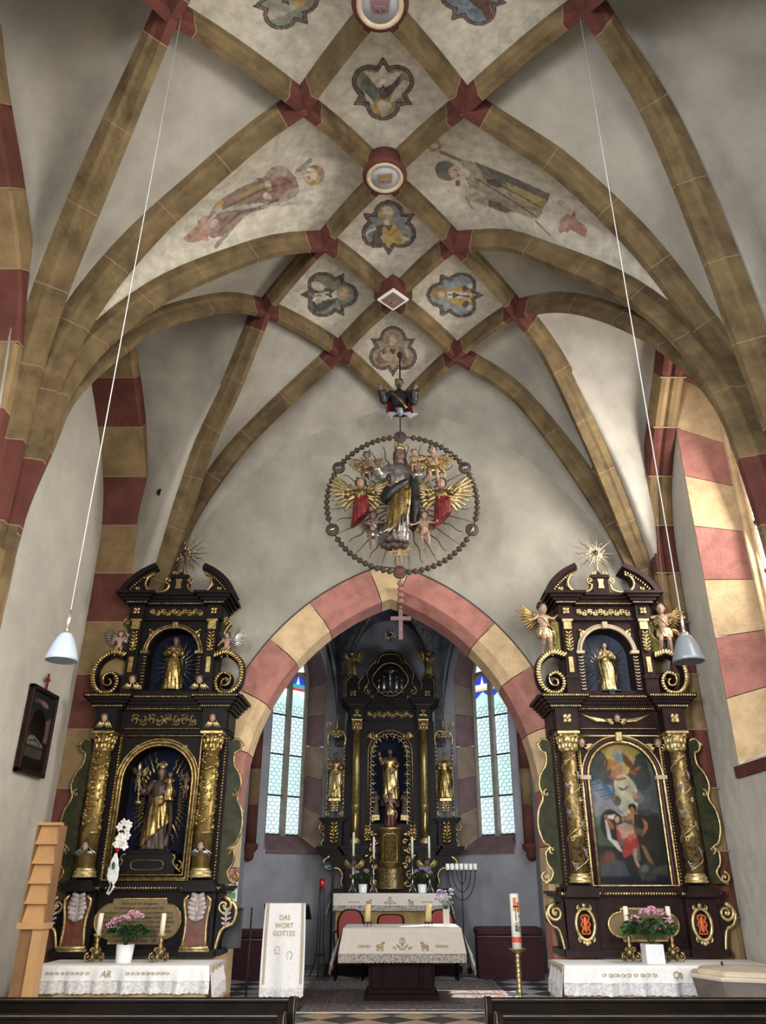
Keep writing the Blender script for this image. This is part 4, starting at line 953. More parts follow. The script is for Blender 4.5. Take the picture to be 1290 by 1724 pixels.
def cornice(m, x0, x1, z0, z1, yf, yb, steps=4, proj=.14, res=()):
    """stepped moulding growing outward with height; res = (x0, x1) ressauts standing further forward"""
    for (a, b, e) in [(x0, x1, 0)] + [(p, q, .10) for p, q in res]:
        for k in range(steps):
            t = (k + 1) / steps; pr = proj * (t ** 1.3); za = z0 + (z1 - z0) * k / steps; zb_ = z0 + (z1 - z0) * (k + 1) / steps
            m.b2((a - (pr if a == x0 or e else 0), yf - pr - e, za), (b + (pr if b == x1 or e else 0), yb, zb_))
    return m
def column(par, x, y, z0, z1, r, kind, cap_h=.24, mats=('gold_col', 'gold', 'gold_pale')):
    c = empty('column', (x, y, 0)); c.parent = par; zb = z0 + .10; zc = z1 - cap_h
    MB().lathe([(r * 1.35, z0), (r * 1.35, z0 + .025), (r * 1.15, z0 + .03), (r * 1.28, z0 + .05), (r * 1.25, z0 + .07), (r * 1.02, z0 + .08), (r * 1.1, z0 + .095), (r * 1.0, z0 + .105)], n=22).o('column_base', mats[2], c)
    h = zc - zb; MB().lathe([(r, zb), (r * 1.01, zb + h * .28), (r * 1.07, zb + h * .285), (r * 1.07, zb + h * .30), (r * .97, zb + h * .305), (r * .93, zb + h * .7), (r * .85, zc)], n=22).o('column_shaft', mats[0], c)
    m = MB(); m.lathe([(r * .9, zc), (r * .98, zc + .015), (r * .85, zc + .03), (r * .95, zc + cap_h * .5), (r * 1.25, zc + cap_h * .85)], n=18)
    for row, (zz, rr, hh) in enumerate(((zc + cap_h * .26, .98, .055), (zc + cap_h * .55, 1.08, .05))):
        for k in range(8): a = 2 * PI * (k + .5 * row) / 8; m.ell((r * rr * math.cos(a), r * rr * math.sin(a), zz), (r * .28, r * .28, hh), 6, 5); m.ell((r * (rr + .2) * math.cos(a), r * (rr + .2) * math.sin(a), zz + hh * .8), (r * .2, r * .2, .016), 6, 4)
    for k in range(4): a = PI / 4 + PI / 2 * k; m.ell((r * 1.3 * math.cos(a), r * 1.3 * math.sin(a), zc + cap_h * .8), (r * .3, r * .3, .028), 7, 5)
    m.box((0, 0, z1 - .015), (r * 2.7, r * 2.7, .03)); m.o('capital', mats[1], c)
    rnd = random.Random(int(abs(x) * 10 + z0 * 7)); m = MB(); g = MB(); R = lambda z: (r * 1.02 if z < zb + h * .3 else r * (1.0 - .12 * (z - zb) / h))
    if kind == 'foliage':     # dense twisting leafwork
        for s0 in (0, PI):
            m.tube([((R(z) + .006) * math.cos(s0 + t * .42), (R(z) + .006) * math.sin(s0 + t * .42), z) for t in range(34) for z in [zb + h * .32 + h * .66 * t / 33]], .010, 5)
        for k in range(60):
            a = -PI + PI * rnd.random(); z = zb + h * (.33 + .64 * (k / 60)); q = (R(z) + .008); m.ell((q * math.cos(a), q * math.sin(a), z), (.03, .02, .016), 6, 4, Matrix.Rotation(rnd.uniform(0, 3), 3, 'Z') @ Matrix.Rotation(rnd.uniform(-.9, .9), 3, 'Y'))
        m.o('column_foliage', 'gold', c)
        cherub(c, 0, -r * 1.12, zb + h * .18, .052, wing='silver', a=-.5)
    elif kind == 'vine':      # winding vine with bunches of grapes
        m.tube([((R(z) + .007) * math.cos(-2.4 + t * .36), (R(z) + .007) * math.sin(-2.4 + t * .36), z) for t in range(58) for z in [zb + h * .02 + h * .95 * t / 57]], .0075, 5)
        for k in range(9):
            z = zb + h * (.06 + .105 * k); a = -PI / 2 + (.75 if k % 2 else -.7) + rnd.uniform(-.2, .2); q = R(z) + .01
            if k % 3 == 2:
                for j in range(5): m.ell((q * math.cos(a + .15 * math.cos(j * 1.26)), q * math.sin(a + .15 * math.cos(j * 1.26)), z + .02 * math.sin(j * 1.26)), (.014, .012, .014), 6, 4)
            else:
                for j in range(16): row = int((math.sqrt(8 * j + 1) - 1) / 2); cc = j - row * (row + 1) / 2 - row / 2; g.ell((q * math.cos(a + cc * .14), q * math.sin(a + cc * .14), z - .045 + row * .018), .0105, 6, 4)
        m.o('column_vine', 'gold_pale', c)
        if g.v: g.o('grape_bunch', 'silver', c)
    else:
        for s0 in (0,): m.tube([((R(z) + .004) * math.cos(a), (R(z) + .004) * math.sin(a), z) for a, z in [(2 * PI * k / 16, zb + h * .3) for k in range(17)]], .012, 6)
        m.ell((0, -R(zb), zb + h * .15), (r * .5, .03, h * .1), 9, 6); m.o('column_band', 'gold', c)
    return c
def side_altar(x0, wood, v):
    """v = 0: black altar with a niche; v = 1: brown altar with an oil painting"""
    dx = -x0 / abs(x0) * 0
    root = empty('side_altar', (x0, 10.5, 0), ['tall black and gold side altar with Gothic text board and dark niche', 'tall brown and gold side altar with arched baptism painting and grapevine columns'][v], 'altar')
    P = lambda n, m, mat: parts(n, m, mat, root); g1 = ['gold', 'gold_pale'][v]
    zp = [1.78, 1.72][v]
    m = MB(); m.b2((-1.0, -.12, 1.1), (1.0, .4, 1.17)); m.b2((-.93, -.02, 1.15), (.93, .4, zp))
    for s in (-1, 1): m.b2((s * .54, -.14, 1.12), (s * .90, 0, zp)); m.b2((s * .51, -.19, 1.09), (s * .95, 0, 1.16))
    P('predella', m, wood)
    m = MB(); cornice(m, -1.0, 1.0, zp, zp + .06, -.05, .4, 2, .06, ((-.93, -.5), (.5, .93))); m.b2((-.9, -.10, zp + .05), (.9, .4, zp + .10))
    for s in (-1, 1):
        for k in range(3): m.b2((s * (.52 + .025 * k), -.30 + .02 * k, zp + .06 + .03 * k), (s * (.92 - .02 * k), 0, zp + .03 * k))
    P('predella_cornice', m, wood)
    m = leafrow(-.98, .98, zp + .035, -.125, 60, .018, .5)
    for s in (-1, 1): m.v += []; q = leafrow(s * .72 - .24, s * .72 + .24, zp + .035, -.222, 16, .02, .5); m.add(q.v, q.f, True)
    P('rope_moulding', m, g1)
    # main storey
    A = [(0, .45, 1.96, 3.06, .44), (0, .44, 1.84, 3.10, .44)][v]; xs = A[0]
    panel_hole('main_frame', root, wood, -.86, .86, zp + .08, 3.66, A, -.02, .36)
    if v == 0:
        m = MB(); m.b2((-.5, .30, 1.9), (.6, .42, 3.6)); P('niche_back', m, 'niche')
    else:
        m = MB(); m.b2((-.6, .05, 1.8), (.5, .42, 3.6)); P('painting_backing', m, 'black')
    # outer square moulding and inner arched moulding
    fr = [(xs - .53, 3.62), (xs - .53, zp + .12), (xs + .53, zp + .12), (xs + .53, 3.62)]
    m = MB(); m.tube([(a, -.045, b) for a, b in fr + [fr[0]]], (lambda u: (.02, .025)), 6, flat=(0, 1, 0)); m.tube([(a, -.05, b) for a, b in arch_line(A[0], A[1] + .005, A[2], A[3], A[4]) + [(A[0] - A[1] - .005, A[2])]], .018, 6, flat=(0, 1, 0)); P('gilt_moulding', m, g1)
    m = MB(); m.tube([(a, -.04, b) for a, b in arch_line(A[0], A[1] + .045, A[2] - .04, A[3], A[4] + .04) + [(A[0] - A[1] - .045, A[2] - .04)]], (lambda u: (.028, .03)), 6, flat=(0, 1, 0)); P('arch_moulding', m, ['gold_dim', 'plum'][v])
    m = MB(); m.tube([(a, -.05, b) for a, b in arch_line(A[0], A[1] + .08, A[2] - .06, A[3], A[4] + .075)], .013, 6, flat=(0, 1, 0)); P('outer_arch_moulding', m, g1)
    if v: m = MB(); m.b2((A[0] - .56, -.09, 3.07), (A[0] - .42, -.01, 3.12)); m.b2((A[0] + .42, -.09, 3.07), (A[0] + .56, -.01, 3.12)); P('impost', m, 'stone'); m = MB(); m.box((A[0], -.08, 3.6), (.09, .06, .12), bev=.01); P('keystone', m, g1)
    for s in (-1, 1):
        m = colrow(s * .555 + (0.02 if v == 0 else 0), zp + .12, 3.6, -.07, 46, .016); P('bead_strip', m, ['gold', 'gold_dim'][v])
        m = colrow(s * .845, zp + .12, 3.6, -.05, 46, .014); P('bead_strip', m, ['gold', 'gold_dim'][v])
        if v == 0:
            m = MB()
            for k in range(4): a = (.2 + k * .4) if s < 0 else PI - (.2 + k * .4); p = Vector((A[0] + s * .36, -.04, 3.5)); m.ell(p + Vector((-math.cos(a) * -.06, 0, -math.sin(a) * .09)) , (.05, .02, .022), 7, 5, Matrix.Rotation(a, 3, 'Y'))
            P('spandrel_leaf', m, 'gold_pale')
        else: cherub(root, A[0] + s * .50, -.09, 3.52, .058, a=.1 * 1)
        column(root, s * .70, -.17, zp + .15, 3.64, .105, ['foliage', 'vine'][v], mats=(['gold_col', 'gold', 'gold_pale'] if v == 0 else ['gold_dim', 'gold_pale', 'gold_pale']))
        # side boards
        e, b = MB(), MB()
        ear(e, b, [(.92, 3.55), (1.0, 3.58), (1.06, 3.50), (1.02, 3.42), (.97, 3.40), (.98, 3.25), (1.05, 3.15), (1.09, 3.0), (1.05, 2.85), (1.12, 2.7), (1.14, 2.5), (1.08, 2.32), (1.0, 2.28), (1.07, 2.22), (1.06, 2.08), (1.0, 2.0), (1.04, 1.9), (1.12, 1.86)], .016, -.06, s); 
        e.scroll((s * 1.03, 0, 3.49), .055, 1.3, .014, -.06, 0 if s > 0 else PI, s); e.scroll((s * 1.09, 0, 1.93), .065, 1.4, .015, -.06, PI / 2, -s); e.scroll((s * 1.0, 0, 2.9), .05, .8, .012, -.07, PI / 2, -s); e.scroll((s * .99, 0, 2.24), .045, .9, .012, -.07, -PI / 2, s)
        P('carved_board', b, 'green_gold' if v == 0 else 'green_gold'); P('board_scroll', e, ['gold_dim', 'gold_pale'][v])
    # predella ornaments
    for s in (-1, 1):
        if v == 0:
            m = MB(); m.prism([(s * .58, 1.2), (s * .60, 1.45), (s * .56, 1.7), (s * .86, 1.7), (s * .83, 1.45), (s * .84, 1.2)], -.20, -.13); P('bracket_panel', m, 'red_marble')
            m = MB()
            for q in ((.575, .595, .555), (.845, .835, .865)): m.tube(cr([(s * q[0], -.205, 1.2), (s * q[1], -.21, 1.45), (s * q[2], -.23, 1.68), (s * (q[2] + (.05 if q[2] < .7 else -.05)), -.24, 1.74)], 8), .017, 6)
            m.tube([(s * .55, -.21, 1.19), (s * .88, -.21, 1.19)], .022, 7); m.tube([(s * .54, -.19, 1.16), (s * .89, -.19, 1.16)], .016, 7); P('bracket_gilding', m, 'gold_pale')
            m = MB(); acanthus(m, s * .71, -.215, 1.60, .22, .24, 6); P('acanthus_leaf', m, 'pale_leaf')
            m = MB(); m.scroll((s * 1.0, 0, 1.62), .10, 1.5, .022, -.08, PI / 2, -s); m.tube(cr([(s * 1.0, -.08, 1.72), (s * 1.14, -.08, 1.62), (s * 1.13, -.08, 1.45), (s * 1.0, -.08, 1.38), (s * .95, -.08, 1.25), (s * .93, -.08, 1.14)], 16), .02, 6, flat=(0, 1, 0)); P('volute', m, 'gold_pale')
            m = MB(); m.prism([(s * .93, 1.7), (s * 1.12, 1.62), (s * 1.12, 1.46), (s * .99, 1.38), (s * .94, 1.2), (s * .9, 1.2)], -.06, .2); P('volute_body', m, 'black'); m = MB(); acanthus(m, s * 1.04, -.09, 1.50, .12, .16, 4); P('acanthus_leaf', m, 'pale_leaf')
        else:
            m = MB(); m.scroll((s * 1.02, 0, 1.55), .10, 1.7, .026, -.10, PI / 2, -s); m.tube(cr([(s * 1.02, -.1, 1.65), (s * 1.13, -.1, 1.55), (s * 1.08, -.1, 1.42), (s * 1.0, -.1, 1.38), (s * .96, -.1, 1.25), (s * .94, -.1, 1.12)], 16), .018, 6, flat=(0, 1, 0)); P('volute', m, 'gold_pale')
            m = MB(); m.prism([(s * .92, 1.66), (s * 1.08, 1.62), (s * 1.1, 1.45), (s * 1.0, 1.38), (s * .95, 1.16), (s * .9, 1.16)], -.08, .2); P('volute_body', m, 'brown')
            x = s * .69; z = 1.43
            MB().lathe([(.001, .02), (.085, .02), (.095, 0)], (0, 0, 0), 24, (0, -1, 0)).xf(Matrix.Translation((x, -.145, z)) @ Matrix.Diagonal((1, 1, 1.5, 1))).o('cartouche_field', 'black', root)
            m = MB(); m.tube([(x + .11 * math.cos(a), -.165, z + .165 * math.sin(a)) for a in [2 * PI * k / 26 for k in range(26)]], .022, 7, closed=True, flat=(0, 1, 0))
            for (ox, oz) in ((0, .2), (0, -.2)): m.ell((x + ox, -.17, z + oz), (.03, .02, .03), 7, 5)
            for k in (-1, 1):
                m.scroll((x + k * .06, 0, z + .17), .03, 1.1, .011, -.17, PI / 2, -k); m.scroll((x + k * .07, 0, z - .15), .032, 1.1, .011, -.17, -PI / 2, k); m.ell((x + k * .03, -.17, z - .19), (.03, .015, .02), 6, 4); m.ell((x + k * .115, -.17, z + .03), (.012, .015, .035), 6, 4)
            P('cartouche', m, 'gold_pale')
            m = MB()
            for k in (-1, 1):
                m.tube(cr([(x, -.17, z + .1), (x + k * .05, -.172, z + .08), (x + k * .03, -.172, z + .03), (x + k * .055, -.172, z), (x + k * .03, -.172, z - .04), (x + k * .05, -.172, z - .09), (x, -.17, z - .1)], 14), .011, 5)
            m.ell((x, -.172, z), (.03, .008, .09), 8, 5); P('inlay_ornament', m, 'orange')
    # inscription board
    xc, hw_, zc_, hh = [(-.02, .52, 1.46, .24), (.03, .42, 1.42, .17)][v]
    pl = [(xc - hw_ * .62, zc_ + hh), (xc + hw_ * .62, zc_ + hh), (xc + hw_ * .62, zc_ + hh * .78)] + [(xc + hw_ * .62 + hw_ * .38 * math.sin(a), zc_ + hh * .78 * math.cos(a)) for a in [PI * k / 12 for k in range(1, 12)]] + [(xc + hw_ * .62, zc_ - hh * .78), (xc + hw_ * .62, zc_ - hh), (xc - hw_ * .62, zc_ - hh), (xc - hw_ * .62, zc_ - hh * .78)] + [(xc - hw_ * .62 - hw_ * .38 * math.sin(a), zc_ - hh * .78 * math.cos(a)) for a in [PI * k / 12 for k in range(1, 12)]] + [(xc - hw_ * .62, zc_ + hh * .78)]
    m = MB(); m.prism(pl, -.05, -.01); P('inscription_board', m, 'plaque')
    m = MB(); m.tube([(a, -.055, b) for a, b in pl], [.009, .016][v], 6, closed=True, flat=(0, 1, 0)); P('board_edge', m, g1)
    T = [["Gott und der heiligsten", "Dreyfaltigkeit zu preyß auch der", "seeligsten Jungfrau Maria zu sonderbahrer ehren", "St Sebastian und anderer Lieben Heiligen und", "auch Christoph Wolf Burger und Herr dess Bersten", "allhie burger und gastgeb der zeit und kelter", "St Georgen pfarrkirchen und Christian dessen", "Elisabetha sein Ehewirtin disen Altar", "hierher machen lassen 1682"], ["Zu Ehren des Heyl", "Johannes Bapt", "und von den", "Ehrn"]][v]
    for k, line in enumerate(T):
        sz_ = [.047, .045][v]; wl = len(line) * sz_ * .46; mx = hw_ * 1.75 if 1 <= k <= 6 else hw_ * 1.3
        text(line, (xc, -.056, zc_ + hh * .72 - k * [.049, .075][v]), sz_, 'ink', root, sx=min(1, mx / wl), shear=.15)
    # entablature
    m = MB(); m.b2((-.86, -.06, 3.64), (.86, .4, 3.94))
    for s in (-1, 1): m.b2((s * .56, -.28, 3.64), (s * .84, 0, 3.94))
    P('frieze', m, wood)
    m = MB(); cornice(m, -.88, .88, 3.93, 4.12, -.08, .42, 5, .17, ((-.85, -.55), (.55, .85))); m.b2((-.88, -.10, 3.69), (.88, .3, 3.72)); P('cornice', m, wood)
    m = leafrow(-.9, .9, 4.09, -.25, 64, .014, .5)
    for s in (-1, 1): q = leafrow(s * .70 - .3, s * .70 + .3, 4.09, -.352, 20, .016, .5); m.add(q.v, q.f, True); q = leafrow(s * .70 - .2, s * .70 + .2, 3.96, -.30, 14, .014, .5); m.add(q.v, q.f, True)
    q = leafrow(-.5, .5, 3.955, -.13, 36, .013, .5); m.add(q.v, q.f, True); q = leafrow(-.5, .5, 3.70, -.105, 50, .008, .3); m.add(q.v, q.f, True); P('rope_moulding', m, g1)
    if v == 0:
        P('frieze_carving', filigree(-.44, .44, 3.73, 3.91, -.075, 8, .013, 2), 'gold_dim')
        for s in (-1, 1): cherub(root, s * .70, -.32, 3.80, .05, a=-.9)
    else:
        cherub(root, .0, -.11, 3.83, .05, a=.2); m = MB()
        for s in (-1, 1):
            for k in range(7): t = k / 6; m.tube([(s * .07, -.08, 3.80), (s * (.25 + .1 * t), -.085, 3.80 + .05 * t), (s * (.28 + .17 * t), -.08, 3.80 + .09 * t)], lambda u: (.016 * (1 - .4 * u), .012), 6, flat=(0, 1, 0))
        P('spread_wings', m, 'gold_pale'); m = MB()
        for s in (-1, 1): flower(m, s * .70, -.29, 3.80, .07)
        P('rosette', m, 'gold_pale')
    # upper storey
    xu = [-.01, 0][v]; B = (xu, .35, 4.22, 4.74, .34)
    panel_hole('upper_frame', root, wood, xu - .62, xu + .62, 4.12, 5.25, B, -.02, .32)
    m = MB(); m.b2((xu - .4, .26, 4.15), (xu + .4, .36, 5.2)); P('upper_niche_back', m, ['niche', 'niche_light'][v])
    m = MB(); m.tube([(a, -.05, b) for a, b in arch_line(B[0], B[1] + .02, 4.74, B[3], B[4] + .02)], .022, 6, flat=(0, 1, 0)); m.tube([(a, -.045, b) for a, b in arch_line(B[0], B[1] + .055, 4.74, B[3], B[4] + .055)], .012, 6, flat=(0, 1, 0)); m.box((xu, -.07, 5.12), (.08, .05, .1), bev=.01); P('niche_arch', m, ['gold_dim', 'stone'][v])
    m = MB()
    for s in (-1, 1): m.b2((xu + s * .32, -.08, 4.72), (xu + s * .43, 0, 4.76))
    P('impost', m, ['gold_dim', 'stone'][v])
    for s in (-1, 1):
        m = MB()
        for k in range(11): m.tube([(xu + s * .345, -.05, 4.24 + .044 * k), (xu + s * .38, -.06, 4.225 + .044 * k), (xu + s * .41, -.05, 4.24 + .044 * k)], .009, 5)
        P('ribbed_jamb', m, ['gold_dim', 'stone'][v])
        m = MB(); m.b2((xu + s * .46, -.10, 4.12), (xu + s * .60, 0, 5.2)); m.b2((xu + s * .44, -.13, 4.12), (xu + s * .62, 0, 4.36)); m.b2((xu + s * .43, -.15, 4.36), (xu + s * .63, 0, 4.40)); P('upper_pilaster', m, wood)
        m = MB(); acanthus(m, xu + s * .53, -.115, 4.86, .11, .24, 6); m.b2((xu + s * .53 - .03, -.118, 4.45), (xu + s * .53 + .03, -.1, 4.66)); m.b2((xu + s * .53 - .055, -.13, 5.05), (xu + s * .53 + .055, -.09, 5.17)); m.b2((xu + s * .53 - .075, -.15, 5.16), (xu + s * .53 + .075, -.09, 5.19)); P('pilaster_carving', m, g1)
        m = MB(); m.ell((xu + s * .30, -.04, 5.03), (.05, .014, .025), 7, 5, Matrix.Rotation(-s * .7, 3, 'Y')); m.ell((xu + s * .34, -.04, 4.99), (.02, .014, .045), 7, 5); m.ell((xu + s * .35, -.04, 5.06), .02, 7, 5); P('spandrel_leaf', m, g1)
        e, b = MB(), MB(); ear(e, b, [(.64, 5.22), (.70, 5.26), (.76, 5.18), (.71, 5.10), (.68, 5.0), (.76, 4.90), (.76, 4.78), (.68, 4.72), (.66, 4.66)], .013, .02, s, .1); e.shift((xu, 0, 0)); b.shift((xu, 0, 0)); e.scroll((xu + s * .70, 0, 5.18), .05, 1.3, .013, 0, 0 if s > 0 else PI, s)
        P('upper_side_board', b, ['green_gold', 'yellow_green'][v]); P('upper_side_scroll', e, g1)
        # large C volutes
        m = MB(); cx, cz = xu + s * .80, 4.33
        pts = cr([(xu + s * .62, 4.68, 0), (xu + s * .78, 4.72, 0), (xu + s * .95, 4.60, 0), (xu + s * 1.0, 4.42, 0), (xu + s * .95, 4.24, 0), (xu + s * .82, 4.155, 0), (xu + s * .70, 4.20, 0), (xu + s * .665, 4.33, 0), (xu + s * .74, 4.43, 0), (xu + s * .85, 4.39, 0), (xu + s * .84, 4.28, 0), (xu + s * .76, 4.26, 0), (xu + s * .74, 4.32, 0), (xu + s * .78, 4.35, 0)], 48)
        P3 = [(p.x, -.06, p.y) for p in pts]; m.tube(P3, lambda u: (.055 * (1 - .5 * u), .10), 8, flat=(0, 1, 0)); P('great_volute', m, wood)
        m = MB()
        for k, p in enumerate(P3[:40]): q = P3[k + 1]; t = Vector(q) - Vector(p); m.ell((p[0], -.165, p[2]), (.022, .014, .046 * (1 - .5 * k / 40)), 6, 4, Matrix.Rotation(-math.atan2(t.z, t.x) + .4, 3, 'Y'))
        m.tube([(p[0], -.155, p[2]) for p in P3], .012, 5); P('volute_gilding', m, g1)
        if v == 0: cherub(root, xu + s * .45, -.17, 4.33, .055, a=-.7)
    if v == 0: m = MB(); m.ell((xu, .02, 4.2), (.05, .03, .03), 8, 5); P('niche_knob', m, 'gold_dim')
    rays(root, (xu, .25, 4.62), .12, .34, 22, 'gold_dim', 'silver', .010, True, 0, .1, lens=lambda a: 1 + .25 * abs(math.sin(a)))
    m = MB(); m.b2((xu - .66, -.06, 5.2), (xu + .66, .36, 5.4))
    for s in (-1, 1): m.b2((xu + s * .44, -.13, 5.2), (xu + s * .64, 0, 5.4))
    P('upper_frieze', m, wood)
    m = MB(); cornice(m, xu - .64, xu + .64, 5.40, 5.55, -.08, .38, 4, .15, ((xu - .66, xu - .42), (xu + .42, xu + .66))); m.b2((xu - .64, -.08, 5.19), (xu + .64, .2, 5.215)); P('upper_cornice', m, wood)
    P('upper_frieze_carving', filigree(xu - .38, xu + .38, 5.25, 5.36, -.075, 10, .011, 5), g1)
    m = leafrow(xu - .62, xu + .62, 5.42, -.135, 44, .013, .5); 
    for s in (-1, 1): flower(m, xu + s * .54, -.15, 5.31, .06); q = leafrow(xu + s * .54 - .14, xu + s * .54 + .14, 5.42, -.205, 10, .015, .5); m.add(q.v, q.f, True)
    P('upper_gilding', m, g1)
    # broken pediment, centre block, C scrolls, star
    for s in (-1, 1):
        arc = cr([(xu + s * .80, 5.55, 0), (xu + s * .70, 5.72, 0), (xu + s * .54, 5.87, 0), (xu + s * .34, 5.98, 0)], 16)
        m = MB(); m.band([(p.x, p.y) for p in arc], (-.035, .035), -.20, .15); m.band([(p.x - s * .02, p.y - .03) for p in arc], (-.02, .02), -.15, .15); P('pediment_arc', m, wood)
        m = MB()
        for k in range(14): p = arc[1 + k]; t = arc[2 + k] - p; m.ell((p.x - s * .05, -.16, p.y - .065), (.022, .014, .014), 6, 4, Matrix.Rotation(-math.atan2(t.y, t.x) + 1.1, 3, 'Y'))
        P('pediment_beading', m, g1)
        m = MB(); m.prism([(xu + s * .76, 5.55), (xu + s * .68, 5.68), (xu + s * .56, 5.78), (xu + s * .45, 5.82), (xu + s * .50, 5.7), (xu + s * .40, 5.6), (xu + s * .3, 5.55)], -.12, .1); P('pediment_field', m, wood)
        m = MB(); cs = cr([(xu + s * .40, -.14, 5.84), (xu + s * .45, -.14, 5.80), (xu + s * .47, -.14, 5.70), (xu + s * .40, -.14, 5.60), (xu + s * .28, -.14, 5.58), (xu + s * .16, -.14, 5.62), (xu + s * .13, -.14, 5.71)], 26); m.tube(cs, .020, 6, flat=(0, 1, 0)); m.scroll((xu + s * .15, 0, 5.76), .05, 1.3, .015, -.14, -PI / 2, s); m.scroll((xu + s * .38, 0, 5.85), .03, 1.1, .011, -.14, 0 if s > 0 else PI, s); m.scroll((xu + s * .07, 0, 5.87), .042, 1.3, .013, -.12, -PI / 2, s); flower(m, xu + s * .58, -.13, 5.63, .05); P('pediment_scroll', m, g1)
    m = MB(); m.b2((xu - .11, -.13, 5.53), (xu + .11, .1, 5.82)); m.b2((xu - .13, -.15, 5.8), (xu + .13, .1, 5.85)); m.lathe([(.1, 5.85), (.05, 5.89), (.03, 5.92)], (xu, -.03, 0), 12); P('pediment_block', m, wood)
    m = MB(); m.prism([(xu - .045, 5.64), (xu + .045, 5.64), (xu + .03, 5.71), (xu + .045, 5.78), (xu - .045, 5.78), (xu - .03, 5.71)], -.15, -.12); P('block_ornament', m, g1)
    star(root, (xu + .01, -.03, 6.22), .33, 18, *([('robe_brown', 'gold_dim')] if v == 0 else [('gold_pale', 'silver')])[0])
    return root
LA = side_altar(-3.0, 'black', 0); RA = side_altar(3.0, 'brown', 1)
# niche rays and pedestal of the black altar
rays(LA, (.0, .27, 2.85), .30, .52, 46, 'gold', 'gold_dim', .013, True, 0, .05, lens=lambda a: 1 + .42 * abs(math.sin(a)) ** 2 - .28 * abs(math.cos(a)), skip=lambda a: 1.35 < a < 1.8)
m = MB(); m.b2((-.34, -.02, 1.97), (.34, .25, 2.20)); m.b2((-.27, -.04, 2.2), (.27, .25, 2.24)); m.o('statue_pedestal', 'black', LA)
m = MB()
for s in (-1, 1): m.scroll((s * .38, 0, 2.06), .06, 1.1, .014, -.03, PI / 2, -s); m.tube(cr([(s * .28, -.03, 2.2), (s * .34, -.03, 2.16), (s * .31, -.03, 2.1), (s * .42, -.03, 1.99)], 10), .012, 6)
pp_ = [(.2 * math.copysign(abs(math.cos(a)) ** .4, math.cos(a)), -.035, 2.07 + .055 * math.copysign(abs(math.sin(a)) ** .7, math.sin(a))) for a in [2 * PI * k / 28 for k in range(28)]]
m.tube(pp_, .007, 5, closed=True); m.o('pedestal_gilding', 'gold_dim', LA)
m = MB(); m.b2((-.11, .0, 4.15), (.11, .25, 4.22)); m.b2((-.13, -.02, 4.2), (.13, .25, 4.235)); flower(m, 0, -.03, 4.17, .05); m.o('statue_pedestal', 'niche_light', RA)
# statues of the side altars
G2 = lambda s: s
mad = figure('crowned_madonna', 'crowned Madonna with sceptre and child in the dark main niche of the black altar', (-3.0, 10.66, 2.24), 1.02, skin='skin_dark', robe='robe_brown', over='gold', mantle='robe_brown', crown='gold_pale',
    arms={-1: ((-.16, -.04, .68), (-.20, -.15, .70), (-.2, -.5, .5)), 1: ((.17, -.02, .66), (.12, -.14, .65), (-.3, -.8, .3))}, tilt=(.1, 0), fine=False)
m = MB(); m.tube([(-.22, -.17, .58), (-.25, -.17, .95)], .011, 7); m.ell((-.255, -.17, .99), (.022, .022, .06), 8, 6); m.ell((-.215, -.17, .56), (.045, .03, .02), 8, 5)
for k in range(5): m.ell((-.225 - .006 * k, -.17, .66 + .06 * k), .017, 7, 5)
m.o('sceptre', 'gold_pale', mad)
figure('christ_child', '', (.15, -.14, .58), .36, child=True, skin='skin_dark', robe='gold', parent=mad, hairlen='short')
figure('saint_statue', 'small gilded saint in the blackened arched niche above the Madonna', (-3.01, 10.6, 4.24), .76, skin='skin_dark', robe='gold', mantle='gold_dim', crown=None, hairlen='long', arms={-1: ((-.15, -.05, .66), (-.03, -.13, .70), (.5, -.5, .6)), 1: ((.15, -.05, .66), (.03, -.14, .70), (-.5, -.5, .6))}, hat=None)
figure('saint_statue', 'gilded saint with folded hands in the blue niche above the baptism painting', (3.0, 10.58, 4.235), .68, skin='skin', robe='gold_pale', mantle='gold_dim', hairlen='short', arms={-1: ((-.15, -.05, .66), (-.02, -.13, .72), (.5, -.5, .6)), 1: ((.15, -.05, .66), (.02, -.14, .72), (-.5, -.5, .6))})
PUT = dict(child=True, nude=True, robe=None, hairlen='short')
for (x, z, s, lab) in ((-3.74, 4.72, -1, 'pinkish cherub perched on the outer volute of the black altar, near the picture wall'), (-2.26, 4.70, 1, 'pinkish cherub perched on the inner volute of the black altar, beside the chancel arch')):
    figure('cherub', lab, (x, 10.42, z - .10), .42, rz=-.2 * s, skin='skin', sash=None, wings='silver', wing_s=.5, cat='cherub', arms={-1: ((-.18, -.05, .66), (-.22, -.12, .56), (0, -.6, -.6)), 1: ((.17, -.03, .70), (.22, -.10, .80), (.3, -.3, .8))}, legs={-1: ((-.07, -.16, .36), (-.08, -.10, .14), (-.085, -.17, .10)), 1: ((.08, -.15, .34), (.10, -.05, .12), (.11, -.12, .09))}, **PUT)
figure('cherub', 'winged cherub with gold sash reaching to the brown altar, beside the chancel arch', (2.13, 10.38, 4.66), .78, rz=.35, skin='skin', sash='gold_pale', wings='gold', wing_s=.36, wing_up=.4, cat='cherub', tilt=(.1, .2),
    arms={-1: ((-.19, -.06, .66), (-.30, -.12, .60), (-.7, -.5, -.1)), 1: ((.19, -.03, .70), (.33, -.06, .80), (.6, -.2, .5))}, legs={-1: ((-.08, -.13, .30), (-.02, .06, .12), (-.0, .06, .04)), 1: ((.06, -.10, .27), (.11, .02, .05), (.11, -.06, .02))}, **PUT)
